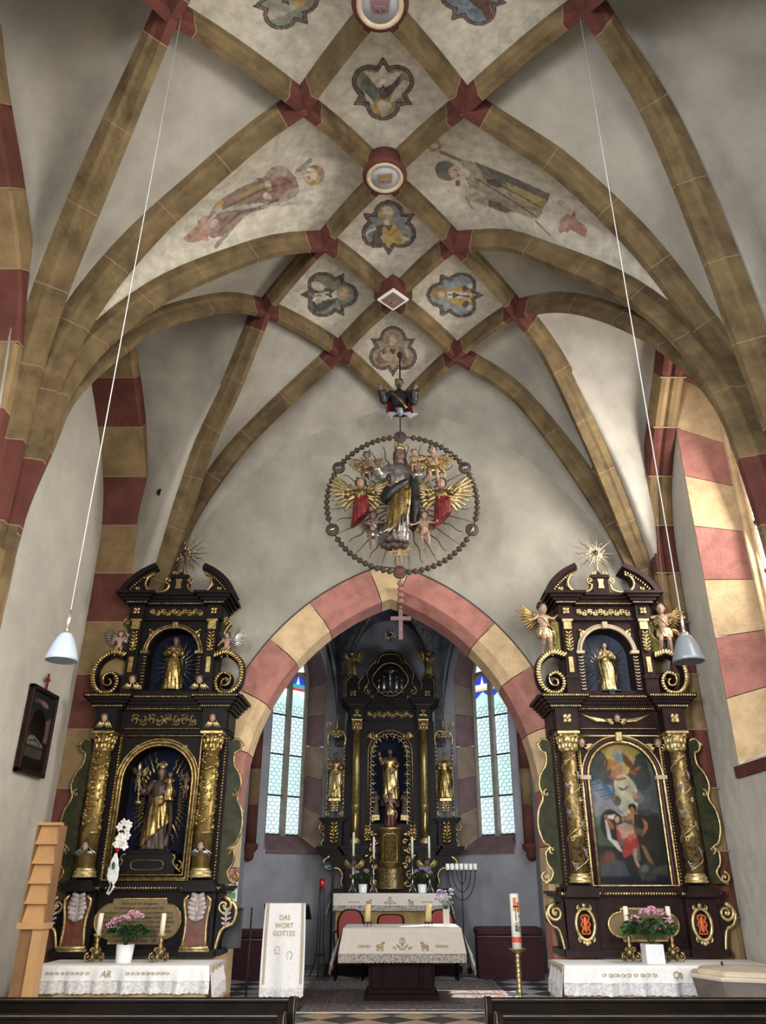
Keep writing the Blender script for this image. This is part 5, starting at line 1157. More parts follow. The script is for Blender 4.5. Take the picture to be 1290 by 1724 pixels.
figure('cherub', 'curly cherub reaching to the brown altar, behind the grey lamp', (3.80, 10.38, 4.66), .78, rz=-.35, skin='skin', sash='gold_pale', wings='gold', wing_s=.34, wing_up=.4, cat='cherub', tilt=(.1, -.1),
    arms={1: ((.19, -.06, .68), (.30, -.12, .62), (.7, -.5, .1)), -1: ((-.19, -.03, .72), (-.33, -.06, .80), (-.6, -.2, .3))}, legs={-1: ((-.07, -.13, .28), (-.10, .02, .06), (-.10, -.05, .03)), 1: ((.07, -.10, .27), (.08, .03, .05), (.08, -.06, .02))}, **PUT)
for s in (-1, 1):
    figure('small_angel', ['small dark angel beside the sceptre in the Madonna niche', 'small dark angel beside the child in the Madonna niche'][s > 0], (-3.0 + s * .32, 10.7, 2.9 - .04 * s), .34, skin='skin_dark', sash='gold_dim', wings='gold_dim', wing_s=.3, cat='angel', arms={-1: ((-.18, -.05, .70), (-.1, -.15, .78), (.4, -.4, .6)), 1: ((.18, -.05, .70), (.1, -.15, .78), (-.4, -.4, .6))}, **PUT)
# ------------------------------------------------------------------ high altar
HA = empty('high_altar', (0, 17.1, 0), 'black and gold high altar standing in the apse behind the choir table', 'altar'); P = lambda n, m, mat: parts(n, m, mat, HA)
m = MB(); m.b2((-1.15, -.2, 1.68), (1.15, .5, 1.75)); m.b2((-.95, -.05, 1.7), (.95, .5, 2.35))
for s in (-1, 1): m.prism([(s * .85, 1.72), (s * .95, 2.1), (s * 1.3, 2.36), (s * .6, 2.36), (s * .6, 1.72)], -.1, .3); m.b2((s * .55, -.25, 1.7), (s * .88, .2, 2.45))
P('altar_base', m, 'black')
m = MB(); cornice(m, -.95, .95, 2.36, 2.52, -.1, .5, 3, .1, ((-.9, -.54), (.54, .9)))
for s in (-1, 1): cornice(m, s * 1.15 - .25, s * 1.15 + .25, 2.36, 2.52, -.1, .3, 3, .1); m.b2((s * .98, -.1, 2.5), (s * 1.34, .3, 2.98)); cornice(m, s * 1.17 - .2, s * 1.17 + .2, 2.98, 3.06, -.12, .3, 2, .08)
P('base_cornice', m, 'black')
HN = (0, .40, 2.95, 4.35, .40)
panel_hole('main_frame', HA, 'black', -.95, .95, 2.5, 5.02, HN, 0, .45); P('niche_back', MB().b2((-.5, .4, 2.8), (.5, .5, 4.9)), 'niche')
for s in (-1, 1):
    column(HA, s * .71, -.14, 2.56, 5.02, .085, 'plain', .22, ('gold_col', 'gold', 'gold_pale'))
    P('bracket', MB().b2((s * .58, -.28, 2.46), (s * .84, .1, 2.57)), 'black')
m = MB(); m.tube([(a, -.03, b) for a, b in arch_line(0, .47, 2.9, 4.35, .47)], .012, 6, flat=(0, 1, 0)); P('niche_moulding', m, 'gold_dim')
m = MB(); AL_ = cr([Vector((a, b, 0)) for a, b in arch_line(0, .40, 2.92, 4.35, .40)], 24)
for k, p in enumerate(AL_[:-1]):
    q = (AL_[k] + AL_[k + 1]) / 2; t = (AL_[k + 1] - AL_[k]).normalized(); n = Vector((t.y, -t.x, 0)); b = q + n * .0
    for s in (-1, 1): c = b + t * (.042 * s) + n * .02; m.tube([(c.x + .034 * math.cos(a), -.03, c.y + .034 * math.sin(a)) for a in [2 * PI * z / 9 for z in range(8)]], .009, 5)
    tip = b + n * .09; m.ell((tip.x, -.03, tip.y), .014, 6, 4); m.tube([(b.x, -.03, b.y), (tip.x, -.03, tip.y)], .008, 5)
P('niche_fretwork', m, 'gold_pale')
m = MB()
for s in (-1, 1):
    for k in range(5): a = .25 + k * .3; m.tube([(s * .30, -.05, 4.62), (s * (.30 + .13 * math.sin(a) + .04), -.055, 4.68 + .10 * math.cos(a) * .8), (s * (.30 + .22 * math.sin(a)), -.05, 4.66 + .2 * math.cos(a))], lambda u: (.026 * (1 - .4 * u), .015), 6, flat=(0, 1, 0))
P('spandrel_wings', m, 'gold')
for s in (-1, 1): cherub(HA, s * .36, -.07, 4.70, .045, 'skin_dark', a=.9)
m = MB(); m.b2((-.92, -.04, 5.02), (.92, .45, 5.30))
for s in (-1, 1): m.b2((s * .56, -.28, 5.02), (s * .86, 0, 5.30))
P('frieze', m, 'black'); m = MB(); cornice(m, -.92, .92, 5.28, 5.46, -.08, .5, 4, .15, ((-.88, -.55), (.55, .88))); P('cornice', m, 'black')
P('frieze_carving', filigree(-.5, .5, 5.07, 5.23, -.05, 10, .012, 8), 'gold')
for s in (-1, 1): cherub(HA, s * .71, -.31, 5.16, .045, 'gold', 'gold', 'gold_dim', -.8)
m = leafrow(-.55, .55, 5.29, -.09, 40, .01, .3)
for s in (-1, 1): q = leafrow(s * .71 - .18, s * .71 + .18, 5.31, -.34, 12, .012, .3); m.add(q.v, q.f, True)
P('rope_moulding', m, 'gold_dim')
# top: lobed pediment with the crucifixion medallion
m = MB(); out = cr([Vector((x, z, 0)) for x, z in ((-1.02, 5.46), (-1.0, 5.95), (-.82, 6.08), (-.66, 5.92), (-.55, 6.1), (-.42, 6.28), (-.32, 6.34), (-.26, 6.5), (0, 6.58), (.26, 6.5), (.32, 6.34), (.42, 6.28), (.55, 6.1), (.66, 5.92), (.82, 6.08), (1.0, 5.95), (1.02, 5.46))], 70)
m.prism([(p.x, p.y) for p in out], .0, .2); P('pediment', m, 'black')
m = MB(); m.tube([(p.x, -.02, p.y) for p in out], .022, 6, flat=(0, 1, 0)); P('pediment_edge', m, 'robe_brown')
m = MB(); m.lathe([(.40, 0), (.38, .02), (.0005, .02)], (0, 0, 0), 30, (0, -1, 0), cap=False); m.shift((0, 0, 5.92)); P('medallion_ground', m, 'silver' if False else 'black')
m = MB(); m.tube([(.37 * math.cos(a) * (1 + .08 * math.cos(4 * a)), -.05, 5.92 + .37 * math.sin(a)) for a in [2 * PI * k / 40 for k in range(40)]], .02, 6, closed=True, flat=(0, 1, 0))
for s in (-1, 1): m.scroll((s * .50, 0, 5.66), .09, 1.3, .02, -.04, PI / 2, -s); m.tube(cr([(s * .30, -.04, 6.34), (s * .44, -.04, 6.22), (s * .52, -.04, 6.05), (s * .48, -.04, 5.86), (s * .58, -.04, 5.72)], 18), .016, 6, flat=(0, 1, 0)); m.tube(cr([(s * .98, -.03, 5.52), (s * .96, -.03, 5.90), (s * .80, -.03, 6.02)], 12), .012, 6); m.tube(cr([(s * .62, -.03, 5.98), (s * .70, -.03, 5.84), (s * .68, -.03, 5.7)], 8), .014, 6)
m.tube(cr([(-.28, -.03, 6.28), (-.2, -.03, 6.46), (0, -.03, 6.5), (.2, -.03, 6.46), (.28, -.03, 6.28)], 16), .014, 6); P('medallion_frame', m, 'gold_dim')
m = MB()
for s in (-1, 1): flower(m, s * .82, -.03, 5.62, .09); flower(m, s * .40, -.03, 5.53, .06)
P('rosette', m, 'orange' if False else 'gold_dim')
m = MB(); m.tube([(0, -.05, 5.66), (0, -.05, 6.2)], .016, 6); m.tube([(-.16, -.05, 6.12), (.16, -.05, 6.12)], .014, 6)
for s in (-1, 1): m.ell((s * .14, -.06, 5.8), (.045, .03, .13), 8, 6); m.ell((s * .14, -.07, 5.97), .03, 8, 6); m.ell((s * .25, -.05, 5.78), (.03, .025, .09), 8, 6); m.ell((s * .25, -.05, 5.9), .024, 8, 6)
for k in range(14): m.ell((-.28 + .043 * k, -.05, 5.64 + .02 * math.sin(k * 2.2)), (.03, .02, .022), 6, 4)
m.ell((0, -.07, 5.98), (.03, .025, .1), 8, 6); m.ell((0, -.08, 6.1), .022, 8, 6); m.tube([(-.13, -.07, 6.12), (0, -.07, 6.06), (.13, -.07, 6.12)], .01, 5); P('crucifixion_relief', m, 'silver')
star(HA, (0, .05, 6.95), .26, 20, 'gold_dim', 'silver')
# side wings with saints, brackets and pierced canopies
for s in (-1, 1):
    x = s * 1.15
    m = MB()
    for q in (-.17, .17):
        m.tube([(x + q, 0, 3.06), (x + q, 0, 4.55)], .016, 6)
        for k in range(18): m.ell((x + q, -.015, 3.1 + .08 * k), (.022, .012, .028), 6, 4)
    m.tube(cr([(x - .17, 0, 4.5), (x - .19, 0, 4.68), (x - .1, 0, 4.82), (x, 0, 4.78), (x + .1, 0, 4.82), (x + .19, 0, 4.68), (x + .17, 0, 4.5)], 24), .022, 6); m.scroll((x + s * .16, 0, 4.95), .07, 1.2, .016, 0, -PI / 2, s); m.scroll((x - s * .10, 0, 4.72), .05, 1.1, .013, -.02, 0, -s); flower(m, x, -.03, 4.72, .07); m.lathe([(.03, 4.82), (.015, 4.95), (.02, 5.0), (.003, 5.2)], (x, 0, 0), 8)
    m.scroll((x + s * .10, 0, 4.74), .06, 1.1, .013, -.02, PI, s); P('side_niche_frame', m, 'gold')
    m = MB(); m.b2((x - .12, -.15, 3.38), (x + .12, .1, 3.43)); acanthus(m, x, -.1, 3.28, .18, .2, 5); m.scroll((x - .13, 0, 3.14), .05, 1.1, .012, -.05, PI / 2, 1); m.scroll((x + .13, 0, 3.14), .05, 1.1, .012, -.05, PI / 2, -1); P('side_bracket', m, 'gold_pale')
    m = MB(); acanthus(m, x, -.14, 2.75, .2, .34, 6); m.scroll((x + s * .24, 0, 2.88), .08, 1.3, .018, 0, PI / 2, -s); m.tube(cr([(x + s * .26, 0, 2.8), (x + s * .18, 0, 2.68), (x + s * .26, 0, 2.58), (x + s * .2, 0, 2.48)], 12), .022, 6); flower(m, x, -.16, 2.84, .09); P('lower_carving', m, 'gold')
    m = MB(); m.tube(cr([(s * 1.22, -.1, 2.34), (s * 1.34, -.1, 2.24), (s * 1.24, -.1, 2.10), (s * 1.05, -.1, 2.12), (s * .95, -.1, 2.0), (s * .98, -.1, 1.86), (s * .92, -.1, 1.76)], 22), lambda u: .035 * (1 - .3 * u), 8); P('base_scroll', m, 'gold')
    m = MB()   # carved acanthus wings beside the tabernacle
    for k in range(7): m.scroll((s * (.34 + .05 * math.sin(k * 2.1)), 0, 1.85 + .15 * k), .075 - .004 * k, 1.2, .018, -.2, k * 1.3, s if k % 2 else -s)
    for k in range(10): m.ell((s * (.30 + .09 * (k % 3)), -.21, 1.84 + .1 * k), (.03, .016, .05), 6, 4, Matrix.Rotation(k * .9, 3, 'Y'))
    P('tabernacle_wing', m, 'gold'); m = MB(); acanthus(m, s * .46, -.10, 2.75, .18, .26, 6); flower(m, s * .46, -.12, 2.8, .08); P('predella_carving', m, 'gold')
    bu = figure('reliquary_bust', ['gilded winged bust by the palest candle cluster, seen between altar candles on the menorah side', 'gilded winged bust between altar candles on the sanctuary lamp side'][s < 0], (s * .72, 16.78, 1.76), .85, child=True, robe=None, nude=True, halfcut=.5, skin='skin_dark', wings='gold', wing_s=.34, cat='bust', sash='gold', hairlen='short'); bu.scale = (.7, .7, .62)
# tabernacle
tb = empty('tabernacle', (0, 16.9, 1.74), 'round gilded tabernacle in the middle of the high altar', 'tabernacle')
m = MB(); m.lathe([(.30, 0), (.30, .03), (.27, .05), (.285, .12), (.26, .14), (.27, .22), (.25, .24), (.26, .34), (.24, .36), (.235, .4)], n=30); m.o('tabernacle_foot', 'gold_dim', tb)
m = MB(); m.lathe([(.225, .4), (.225, 1.05), (.25, 1.07), (.26, 1.12), (.2, 1.14)], n=30, sm=True); m.o('tabernacle_drum', 'gold', tb)
m = MB(); m.tube([(-.14, -.19, .48), (-.14, -.19, .95), (-.08, -.225, 1.0), (.08, -.225, 1.0), (.14, -.19, .95), (.14, -.19, .48), (0, -.235, .48), (-.14, -.19, .48)], .010, 5); m.o('door_moulding', 'gold_pale', tb)
hs = figure('saint_statue', 'gilded saint with one raised hand in the central niche of the high altar', (0, 17.3, 3.42), 1.05, skin='skin_dark', robe='gold', mantle='gold_dim', over='gold_pale', beard=True, hairlen='short', arms={-1: ((-.17, -.04, .70), (-.21, -.12, .84), (-.1, -.3, .9)), 1: ((.16, -.04, .66), (.10, -.13, .64), (-.3, -.7, .2))})
MB().b2((-.2, .1, 3.30), (.2, .42, 3.41)).o('niche_step', 'black', HA)
figure('risen_christ', 'small bare figure with red cloak standing on the tabernacle', (.01, 16.92, 2.88), .66, skin='skin_dark', nude=True, sash='gold_pale', mantle='robe_red', hairlen='short', arms={-1: ((-.15, -.05, .70), (-.2, -.1, .85), (-.1, -.2, .9)), 1: ((.15, -.03, .68), (.2, -.1, .6), (.3, -.5, -.2))})
for s in (-1, 1):
    figure('side_saint', ['bearded golden saint standing in the open frame on the sanctuary lamp side', 'veiled golden saint standing in the open frame on the menorah side'][s > 0], (s * 1.15, 17.02, 3.43), .92, skin='skin_dark', robe='gold', over='gold_pale' if s < 0 else None, mantle='gold' if s > 0 else None, beard=s < 0, hairlen='short' if s < 0 else 'long', hair='hair' if s < 0 else 'gold_dim')
    figure('angel', ['golden angel on the pediment end of the high altar, sanctuary lamp side', 'golden angel on the pediment end of the high altar, menorah side'][s > 0], (s * .84, 17.0, 5.98), .58, rz=s * .3, child=True, skin='gold', robe='gold', wings='gold_dim', wing_s=.4, cat='angel', hair='gold_dim', hairlen='short', arms={-1: ((-.2, -.04, .70), (-.24, -.1, .84), (-.2, -.2, .8)), 1: ((.2, -.04, .66), (.1, -.15, .66), (-.4, -.6, .4))})
    figure('kneeling_angel', ['small dark angel low in the central niche, sanctuary lamp side', 'small dark angel low in the central niche, menorah side'][s > 0], (s * .30, 17.2, 3.12), .48, skin='skin_dark', robe='robe_brown', cat='angel', sash='gold_dim', hairlen='short')
    MB().b2((s * .22, .0, 3.02), (s * .38, .3, 3.12)).o('angel_console', 'gold_dim', HA)
# ================================================================== HANGING ROSARY MADONNA
YM = 9.9; RC = at(677, 845, YM); RR = 1.075
ring = empty('rosary_ring', RC, 'large hanging rosary ring of brown beads and rays round the Madonna, below the vault', 'rosary')
bead = MB().ell((0, 0, 0), .042, 10, 7).lathe([(.042, -.006), (.047, 0), (.042, .006)], (0, 0, 0), 12).o('bead', 'bead', ring); used = False
medang = [math.radians(a) for a in (91, 31, 149, -24, 204, -92)]
MB().tube([(RR * math.cos(a), .0, RR * math.sin(a)) for a in [2 * PI * k / 72 for k in range(72)]], .010, 6, closed=True).o('ring_wire', 'iron', ring)
N_ = 76
for k in range(N_):
    a = 2 * PI * k / N_
    if min(abs((a - b + PI) % (2 * PI) - PI) for b in medang) < .105: continue
    if not used: o = bead; used = True
    else: o = inst('bead', bead, ring)
    o.location = (RR * math.cos(a), 0, RR * math.sin(a)); o.rotation_euler = (0, -a, 0)
for i, a in enumerate(medang):
    p = Vector((RR * math.cos(a), 0, RR * math.sin(a))); md_ = empty('medallion', p); md_.parent = ring
    MB().lathe([(.001, .02), (.085, .02), (.095, .01), (.095, -.01), (.085, -.02), (.078, -.012), (.001, -.012)], (0, 0, 0), 22, (0, -1, 0)).o('medallion_disc', 'bead', md_)
    m = MB()
    if i == 5:
        hp = [(0, -.055), (.045, -.005), (.05, .03), (.025, .05), (0, .03), (-.025, .05), (-.05, .03), (-.045, -.005)]; m.prism(hp, -.035, -.015); m.o('heart_relief', 'robe_red', md_)
    elif i in (1, 2):
        for q in range(4): m.tube([(-.03 + .015 * q, -.02, -.04), (-.035 + .022 * q, -.03, .01), (-.03 + .026 * q, -.02, .045)], .006, 5)
        m.o('hand_relief', 'silver', md_)
    elif i in (3, 4): m.ell((0, -.022, 0), (.02, .014, .05), 8, 6, Matrix.Rotation(.3 if i == 3 else 1.3, 3, 'Y')); m.ell((.015, -.025, -.035), .016, 6, 5); m.o('foot_relief', 'silver', md_)
    else: m.ell((0, -.02, 0), .03, 8, 6); m.o('knob', 'bead', md_)
rays(ring, (0, .03, 0), .16, RR - .02, 32, 'bead', 'bead', .019, True, 0, .1)
def pend(x, y, z0, z1): pass
# pendant beads and the little cross
pc = empty('rosary_pendant', RC + Vector((-.03, 0, -RR - .1)), 'string of brown beads with a wooden cross hanging below the rosary ring', 'rosary')
bd = MB().ell((0, 0, 0), .045, 12, 8).o('bead', 'bead_red', pc); bd.location = (0, 0, -.06)
for k in range(1, 4): inst('bead', bd, pc, (0, 0, -.06 - .085 * k), sc=(1, 1, .9))
MB().cyl((0, 0, .02), (0, 0, -.46), .006).o('pendant_wire', 'iron', pc)
MB().tube([(0, 0, -.38), (0, 0, -.42)], .02, 8).box((0, 0, -.64), (.055, .035, .42), bev=.006).box((0, -.003, -.56), (.27, .034, .055), bev=.006).o('cross', 'purple_arch', pc)
H_ = 1.55; zf = at(672, 921, YM - .12).z
MM = figure('hanging_madonna', 'crowned Madonna with child in gold and silver robe, hanging in the rosary ring', (RC.x - .03, YM - .14, zf), H_, skin='skin_dark', robe='silver_fold', over='gold', mantle=None, crown='gold_pale', fine=True, slim=.80, lean=-.10, hairlen='long', tilt=(.12, -.1),
    arms={-1: ((-.17, -.04, .68), (-.235, -.10, .75), (-.5, -.3, .7)), 1: ((.16, -.02, .67), (.16, -.11, .70), (.2, -.8, .4))})
figure('christ_child', '', (.20, -.14, 1.02), .44, child=True, skin='skin', nude=True, parent=MM, hairlen='short', sash='gold', fine=True, legs={-1: ((-.05, -.16, .34), (-.05, -.10, .12), (-.05, -.16, .09)), 1: ((.06, -.16, .36), (.06, -.16, .14), (.06, -.22, .12))})
m = MB(); v, f = folds([(.0, -.01, 0, .02, .05, .05), (.12, 0, 0, .045, .07, .1), (.3, .0, 0, .05, .075, .12), (.5, -.02, 0, .045, .065, .08), (.57, -.04, 0, .03, .04, 0)], 30, 4, 7); m.add(v, f, True); m.shift((.135, .03, .18)); m.xf(Matrix.Scale(H_, 4)); m.o('black_cloak', 'robe_dark', MM)
m = MB(); m.tube(cr([(-.12, -.01, .52), (-.125, -.06, .47), (-.07, -.10, .50), (.0, -.115, .56), (.07, -.09, .615)], 16), lambda u: (.055 * (1 - .6 * u), .022), 10, flat=(0, -1, 0)); m.tube(cr([(-.11, .03, .60), (-.15, 0, .50), (-.13, -.02, .44)], 8), .03, 8); m.xf(Matrix.Scale(H_, 4)); m.o('black_swag', 'robe_dark', MM)
m = MB()
for k in range(6): m.tube(cr([(.07 - .03 * k, -.10, .36 - .04 * k), (.05 - .028 * k, -.13, .22 - .02 * k), (.07 - .045 * k, -.13, .08)], 10), lambda u: .014 * (1 - .3 * u), 7)
m.xf(Matrix.Scale(H_, 4)); m.o('robe_fold', 'silver', MM)
m = MB(); m.ell((0, 0, 0), (.17, .12, .06), 14, 8)
for k in range(6): m.ell((-.14 + .055 * k, -.07, -.02 * (k % 2)), .05, 8, 6)
m.shift((-.08, 0, .0)); m.o('cloud', 'robe_brown', MM)
ang = dict(child=True, robe=None, nude=True, cat='angel', hairlen='short', fine=False)
def hang(px, py0, py1, lab, **kw):
    """feet at py1, crown of the head at py0"""
    a = at(px, py1, YM - .16); b = at(px, py0, YM - .16); d = dict(ang); d.update(kw); return figure('angel', lab, a, (b.z - a.z) * 1.02, **d)
fly = {-1: ((-.07, -.12, .30), (-.05, .02, .10), (-.05, -.02, .04)), 1: ((.07, -.14, .34), (.10, -.06, .12), (.10, -.12, .08))}
wd = {-1: ((-.19, -.05, .66), (-.27, -.13, .60), (-.6, -.6, -.1)), 1: ((.19, -.05, .68), (.26, -.14, .66), (.4, -.7, .2))}
hang(617, 761, 822, 'dark-haired angel beside the Madonna\'s open hand in the ring', skin='skin_dark', wings='gold_dim', wing_s=.34, wing_up=.1, arms=wd, legs=fly, sash='gold_dim')
hang(730, 752, 822, 'bare angel with gold wings beside the child in the ring', skin='skin', wings='gold', wing_s=.36, wing_up=.1, arms=wd, legs=fly, sash='gold')
hang(606, 806, 890, 'broad-winged golden angel with red skirt under the dark-haired one in the ring', skin='skin', wings='gold_pale', wing_s=.52, wing_up=.55, arms=wd, legs=fly, robe='gold_dim', nude=False, over='robe_red', halfcut=.28)
hang(745, 806, 892, 'broad-winged golden angel with red skirt near the black cloak in the ring', skin='skin', wings='gold_pale', wing_s=.52, wing_up=.55, arms={-1: wd[-1], 1: ((.19, -.05, .68), (.29, -.10, .78), (.6, -.3, .5))}, legs=fly, robe='gold_dim', nude=False, over='robe_red', halfcut=.28)
hang(628, 862, 928, 'brown angel low in the ring at the hem of the gold drapery', skin='skin_dark', wings='robe_brown', wing_s=.3, wing_up=.2, arms={-1: ((-.18, -.05, .66), (-.14, -.15, .60), (.5, -.5, 0)), 1: wd[1]}, legs=fly, sash='silver')
hang(716, 862, 928, 'pale bare angel low in the ring at the silver hem', skin='skin', wings='gold_dim', wing_s=.3, wing_up=.2, arms=wd, legs=fly)
hang(672, 912, 955, 'small angel carrying the Madonna at the bottom of the ring', skin='skin', wings='gold_pale', wing_s=.36, wing_up=.2, arms={-1: ((-.2, -.05, .66), (-.30, -.1, .45), (-.3, -.4, -.7)), 1: ((.2, -.05, .66), (.30, -.1, .45), (.3, -.4, -.7))}, legs=fly)
a = at(672, 696, YM - .05); b = at(672, 642, YM - .05); H2 = (b.z - a.z) / .47
gf = figure('god_father', 'dark half figure of God the Father with raised hands above the ring', (a.x, a.y, a.z - H2 * .50), H2, skin='skin_dark', robe='robe_dark', mantle='robe_red', over=None, beard=True, hairlen='short', halfcut=.5, tilt=(.1, 0), sash='gold',
    arms={-1: ((-.19, -.04, .66), (-.215, -.12, .78), (-.2, -.2, .9)), 1: ((.18, -.04, .64), (.19, -.12, .78), (.2, -.2, .9))})
q = at(674, 697, YM); m = MB(); m.ell((0, -.05, 0), (.05, .09, .05), 9, 6); m.ell((0, -.12, -.04), .03, 8, 6)
for s in (-1, 1):
    for k in range(5): m.tube([(s * .03, 0, .01), (s * (.16 - .01 * k), 0, .03 - .012 * k), (s * (.27 - .03 * k), .01, -.02 * k)], lambda u: (.022 * (1 - .5 * u), .012), 6, flat=(0, 1, 0))
m.shift(q); tag(m.o('dove', 'choir'), 'grey carved dove with open wings under God the Father', 'dove')
tp = on_vault(673, 616, 0) or Vector((.1, 9.95, 9.2)); tp = Vector((q.x, YM, tp.z)); m = MB(); m.cyl((tp.x, YM + .03, tp.z + .02), (tp.x, YM + .03, RC.z + RR), .012); m.ell((tp.x, YM + .03, tp.z - .03), .045, 10, 7); tag(m.o('hanging_rod', 'iron'), 'thin black iron rod hanging from the vault above God the Father', 'rod')
# ================================================================== FURNISHINGS
def altar_cloth(name, label, x0, x1, y0, y1, z, drop, mat, lmat, sidedrop=.3, flare=.06, lace=.09, amp=.012, waves=9, back=.0, seed=1):
    """linen lying on a block: top, wavy front fall, side falls, scalloped lace hem"""
    r = empty(name, ((x0 + x1) / 2, y0, z), label, 'altar cloth'); ox = (x0 + x1) / 2; W_ = (x1 - x0) / 2; v = []; f = []; NX = 90; rnd = random.Random(seed)
    ph = [rnd.uniform(0, 6.28) for _ in range(4)]
    wv = lambda u, d: amp * d * (math.sin(u * waves * 2 + ph[0]) + .6 * math.sin(u * waves * 3.7 + ph[1]) + .5 * math.sin(u * waves * 1.1 + ph[2]))
    rows = [(y1 - y0, 0, 0), ((y1 - y0) * .5, .001, 0), (.015, .002, 0), (0, -.004, 0)] + [(0, -drop * k / 6, k / 6) for k in range(1, 7)]
    for yy, dz, d in rows:
        for i in range(NX + 1):
            u = -1 + 2 * i / NX; v.append((u * (W_ + flare * d * .4), yy - .012 - (wv(u, d) + flare * .3 * d if d else 0), .006 + dz))
    for j in range(len(rows) - 1):
        for i in range(NX): f.append((j * (NX + 1) + i, j * (NX + 1) + i + 1, (j + 1) * (NX + 1) + i + 1, (j + 1) * (NX + 1) + i))
    c = lnk('linen', v, f, MT[mat], r, True)
    v = []; f = []
    for j in range(2):
        for i in range(NX * 2 + 1):
            u = -1 + i / NX; sc = .5 * abs(math.sin(i * .55)) if j else 0; d = 1 + (lace / drop if j else 0); v.append((u * (W_ + flare * .4), -.014 - wv(u, d) - flare * .3, .006 - drop - (lace * (1 + .18 * sc) if j else 0)))
    n = NX * 2 + 1
    for i in range(n - 1): f.append((i, i + 1, n + i + 1, n + i))
    lnk('lace_hem', v, f, MT[lmat], r, True)
    v = []; f = []
    m = MB()
    m.tube([(u * (W_ + flare * .4), -.018 - wv(u, 1) - flare * .3, .006 - drop) for u in [-1 + k / 30 for k in range(61)]], .004, 5); m.o('hem_cord', lmat, r)
    for s in (-1, 1):     # side falls with a hanging corner
        v = []; f = []
        for i in range(13):
            yy = (y1 - y0) * i / 12
            for j in range(6):
                d = j / 5; L = sidedrop * (1 + .55 * (1 - i / 12) ** 3); v.append((s * (W_ + .006 + flare * d * (1 + .25 * math.sin(i * 1.9))), yy - .012 - flare * .5 * d * (1 - i / 12), .004 - L * d))
        for i in range(12):
            for j in range(5): f.append((i * 6 + j, i * 6 + j + 1, (i + 1) * 6 + j + 1, (i + 1) * 6 + j))
        lnk('side_fall', v, f, MT[lmat if False else mat], r, True)
        v2 = []; f2 = []
        for i in range(13):
            a = Vector(v[i * 6 + 5]); v2 += [a, a + Vector((s * .012, 0, -lace * (1 + .2 * abs(math.sin(i * 1.4)))))]
        for i in range(12): f2.append((2 * i, 2 * i + 1, 2 * i + 3, 2 * i + 2))
        lnk('side_lace', v2, f2, MT[lmat], r, True)
    return r, (lambda u, d: (u * (W_ + flare * .4 * d), -.022 - wv(u, d) - flare * .3 * d, .006 - drop * d))
def motif(r, pos, u0, u1, d, n, s, mat='thread', name='embroidery'):
    """running embroidered scroll"""
    m = MB()
    for k in range(n):
        u = u0 + (u1 - u0) * (k + .5) / n; c = Vector(pos(u, d)); R_k = s * .55
        m.tube([c + Vector((R_k * (1 - .05 * q) * math.cos(q * .7 + k), -.002, R_k * (1 - .05 * q) * math.sin(q * .7 + k))) for q in range(10)], s * .10, 4); m.ell(c + Vector((s * .7, -.002, 0)), (s * .12, .003, s * .5), 6, 4)
    return m.o(name, mat, r)
# --- side altar tables and their linen
for s, lab in ((-1, 'pale stone altar table under the black altar'), (1, 'tan stone altar table under the brown altar')):
    xa, xb = (-3.86, -1.93) if s < 0 else (1.86, 4.15)
    r = empty('altar_table', ((xa + xb) / 2, 9.65, 0), lab, 'altar table'); hw_ = (xb - xa) / 2
    MB().b2((-hw_, 0, .96), (hw_, .86, 1.06), .01).o('mensa_slab', 'stone', r); MB().b2((-hw_ + .05, .05, .0), (hw_ - .05, .84, .97)).o('altar_block', 'ochre_arch', r)
    cl, pos = altar_cloth('altar_cloth', ['white embroidered linen on the table of the black altar', 'white lace-edged linen on the table of the brown altar beside the font'][s > 0], xa + .02, xb - .02, 9.64, 10.36, 1.062, .14 if s < 0 else .16, 'cloth', 'lace', .18, .05, .11, .022 if s > 0 else .016, 11, seed=3 + s)
    if s < 0:
        motif(cl, pos, -.86, -.35, .5, 9, .03); motif(cl, pos, .05, .55, .5, 9, .03); p = pos(-.16, .9); text('AR', (p[0], p[1] - .006, p[2] + .02), .09, 'thread', cl, name='embroidered_monogram', shear=.2)
    else: motif(cl, pos, -.66, -.12, .55, 9, .036); motif(cl, pos, .22, .7, .55, 8, .036); motif(cl, pos, .02, .09, .55, 1, .07)
# --- predella cloth-free objects: pots, candlesticks
def leafy(r, c, rx, ry, rz, n, mats=('leaf', 'leaf_pale'), sz=.05, seed=0, down=.3):
    rnd = random.Random(seed); first = {}
    for k in range(n):
        a = rnd.uniform(0, 2 * PI); e = rnd.uniform(-down, 1); p = Vector((c[0] + rx * math.cos(a) * math.sqrt(1 - max(0, e) ** 2 * .6) * rnd.uniform(.5, 1), c[1] + ry * math.sin(a) * rnd.uniform(.5, 1), c[2] + rz * e * rnd.uniform(.4, 1))); mt = mats[k % len(mats)]
        if mt not in first:
            v = [(0, 0, 0), (-.38, .5, .06), (0, .55, -.04), (.38, .5, .06), (-.25, .85, .0), (.25, .85, .0), (0, 1.15, -.12)]
            o = lnk('leaf', [Vector(q) * sz for q in v], [(0, 2, 1), (0, 3, 2), (1, 2, 4), (2, 3, 5), (2, 6, 4), (2, 5, 6)], MT[mt], r); first[mt] = o
        else: o = inst('leaf', first[mt], r)
        o.location = p; o.rotation_euler = (rnd.uniform(-.6, .5), rnd.uniform(-.6, .6), a - PI / 2); k2 = rnd.uniform(.8, 1.5); o.scale = (k2, k2, k2)
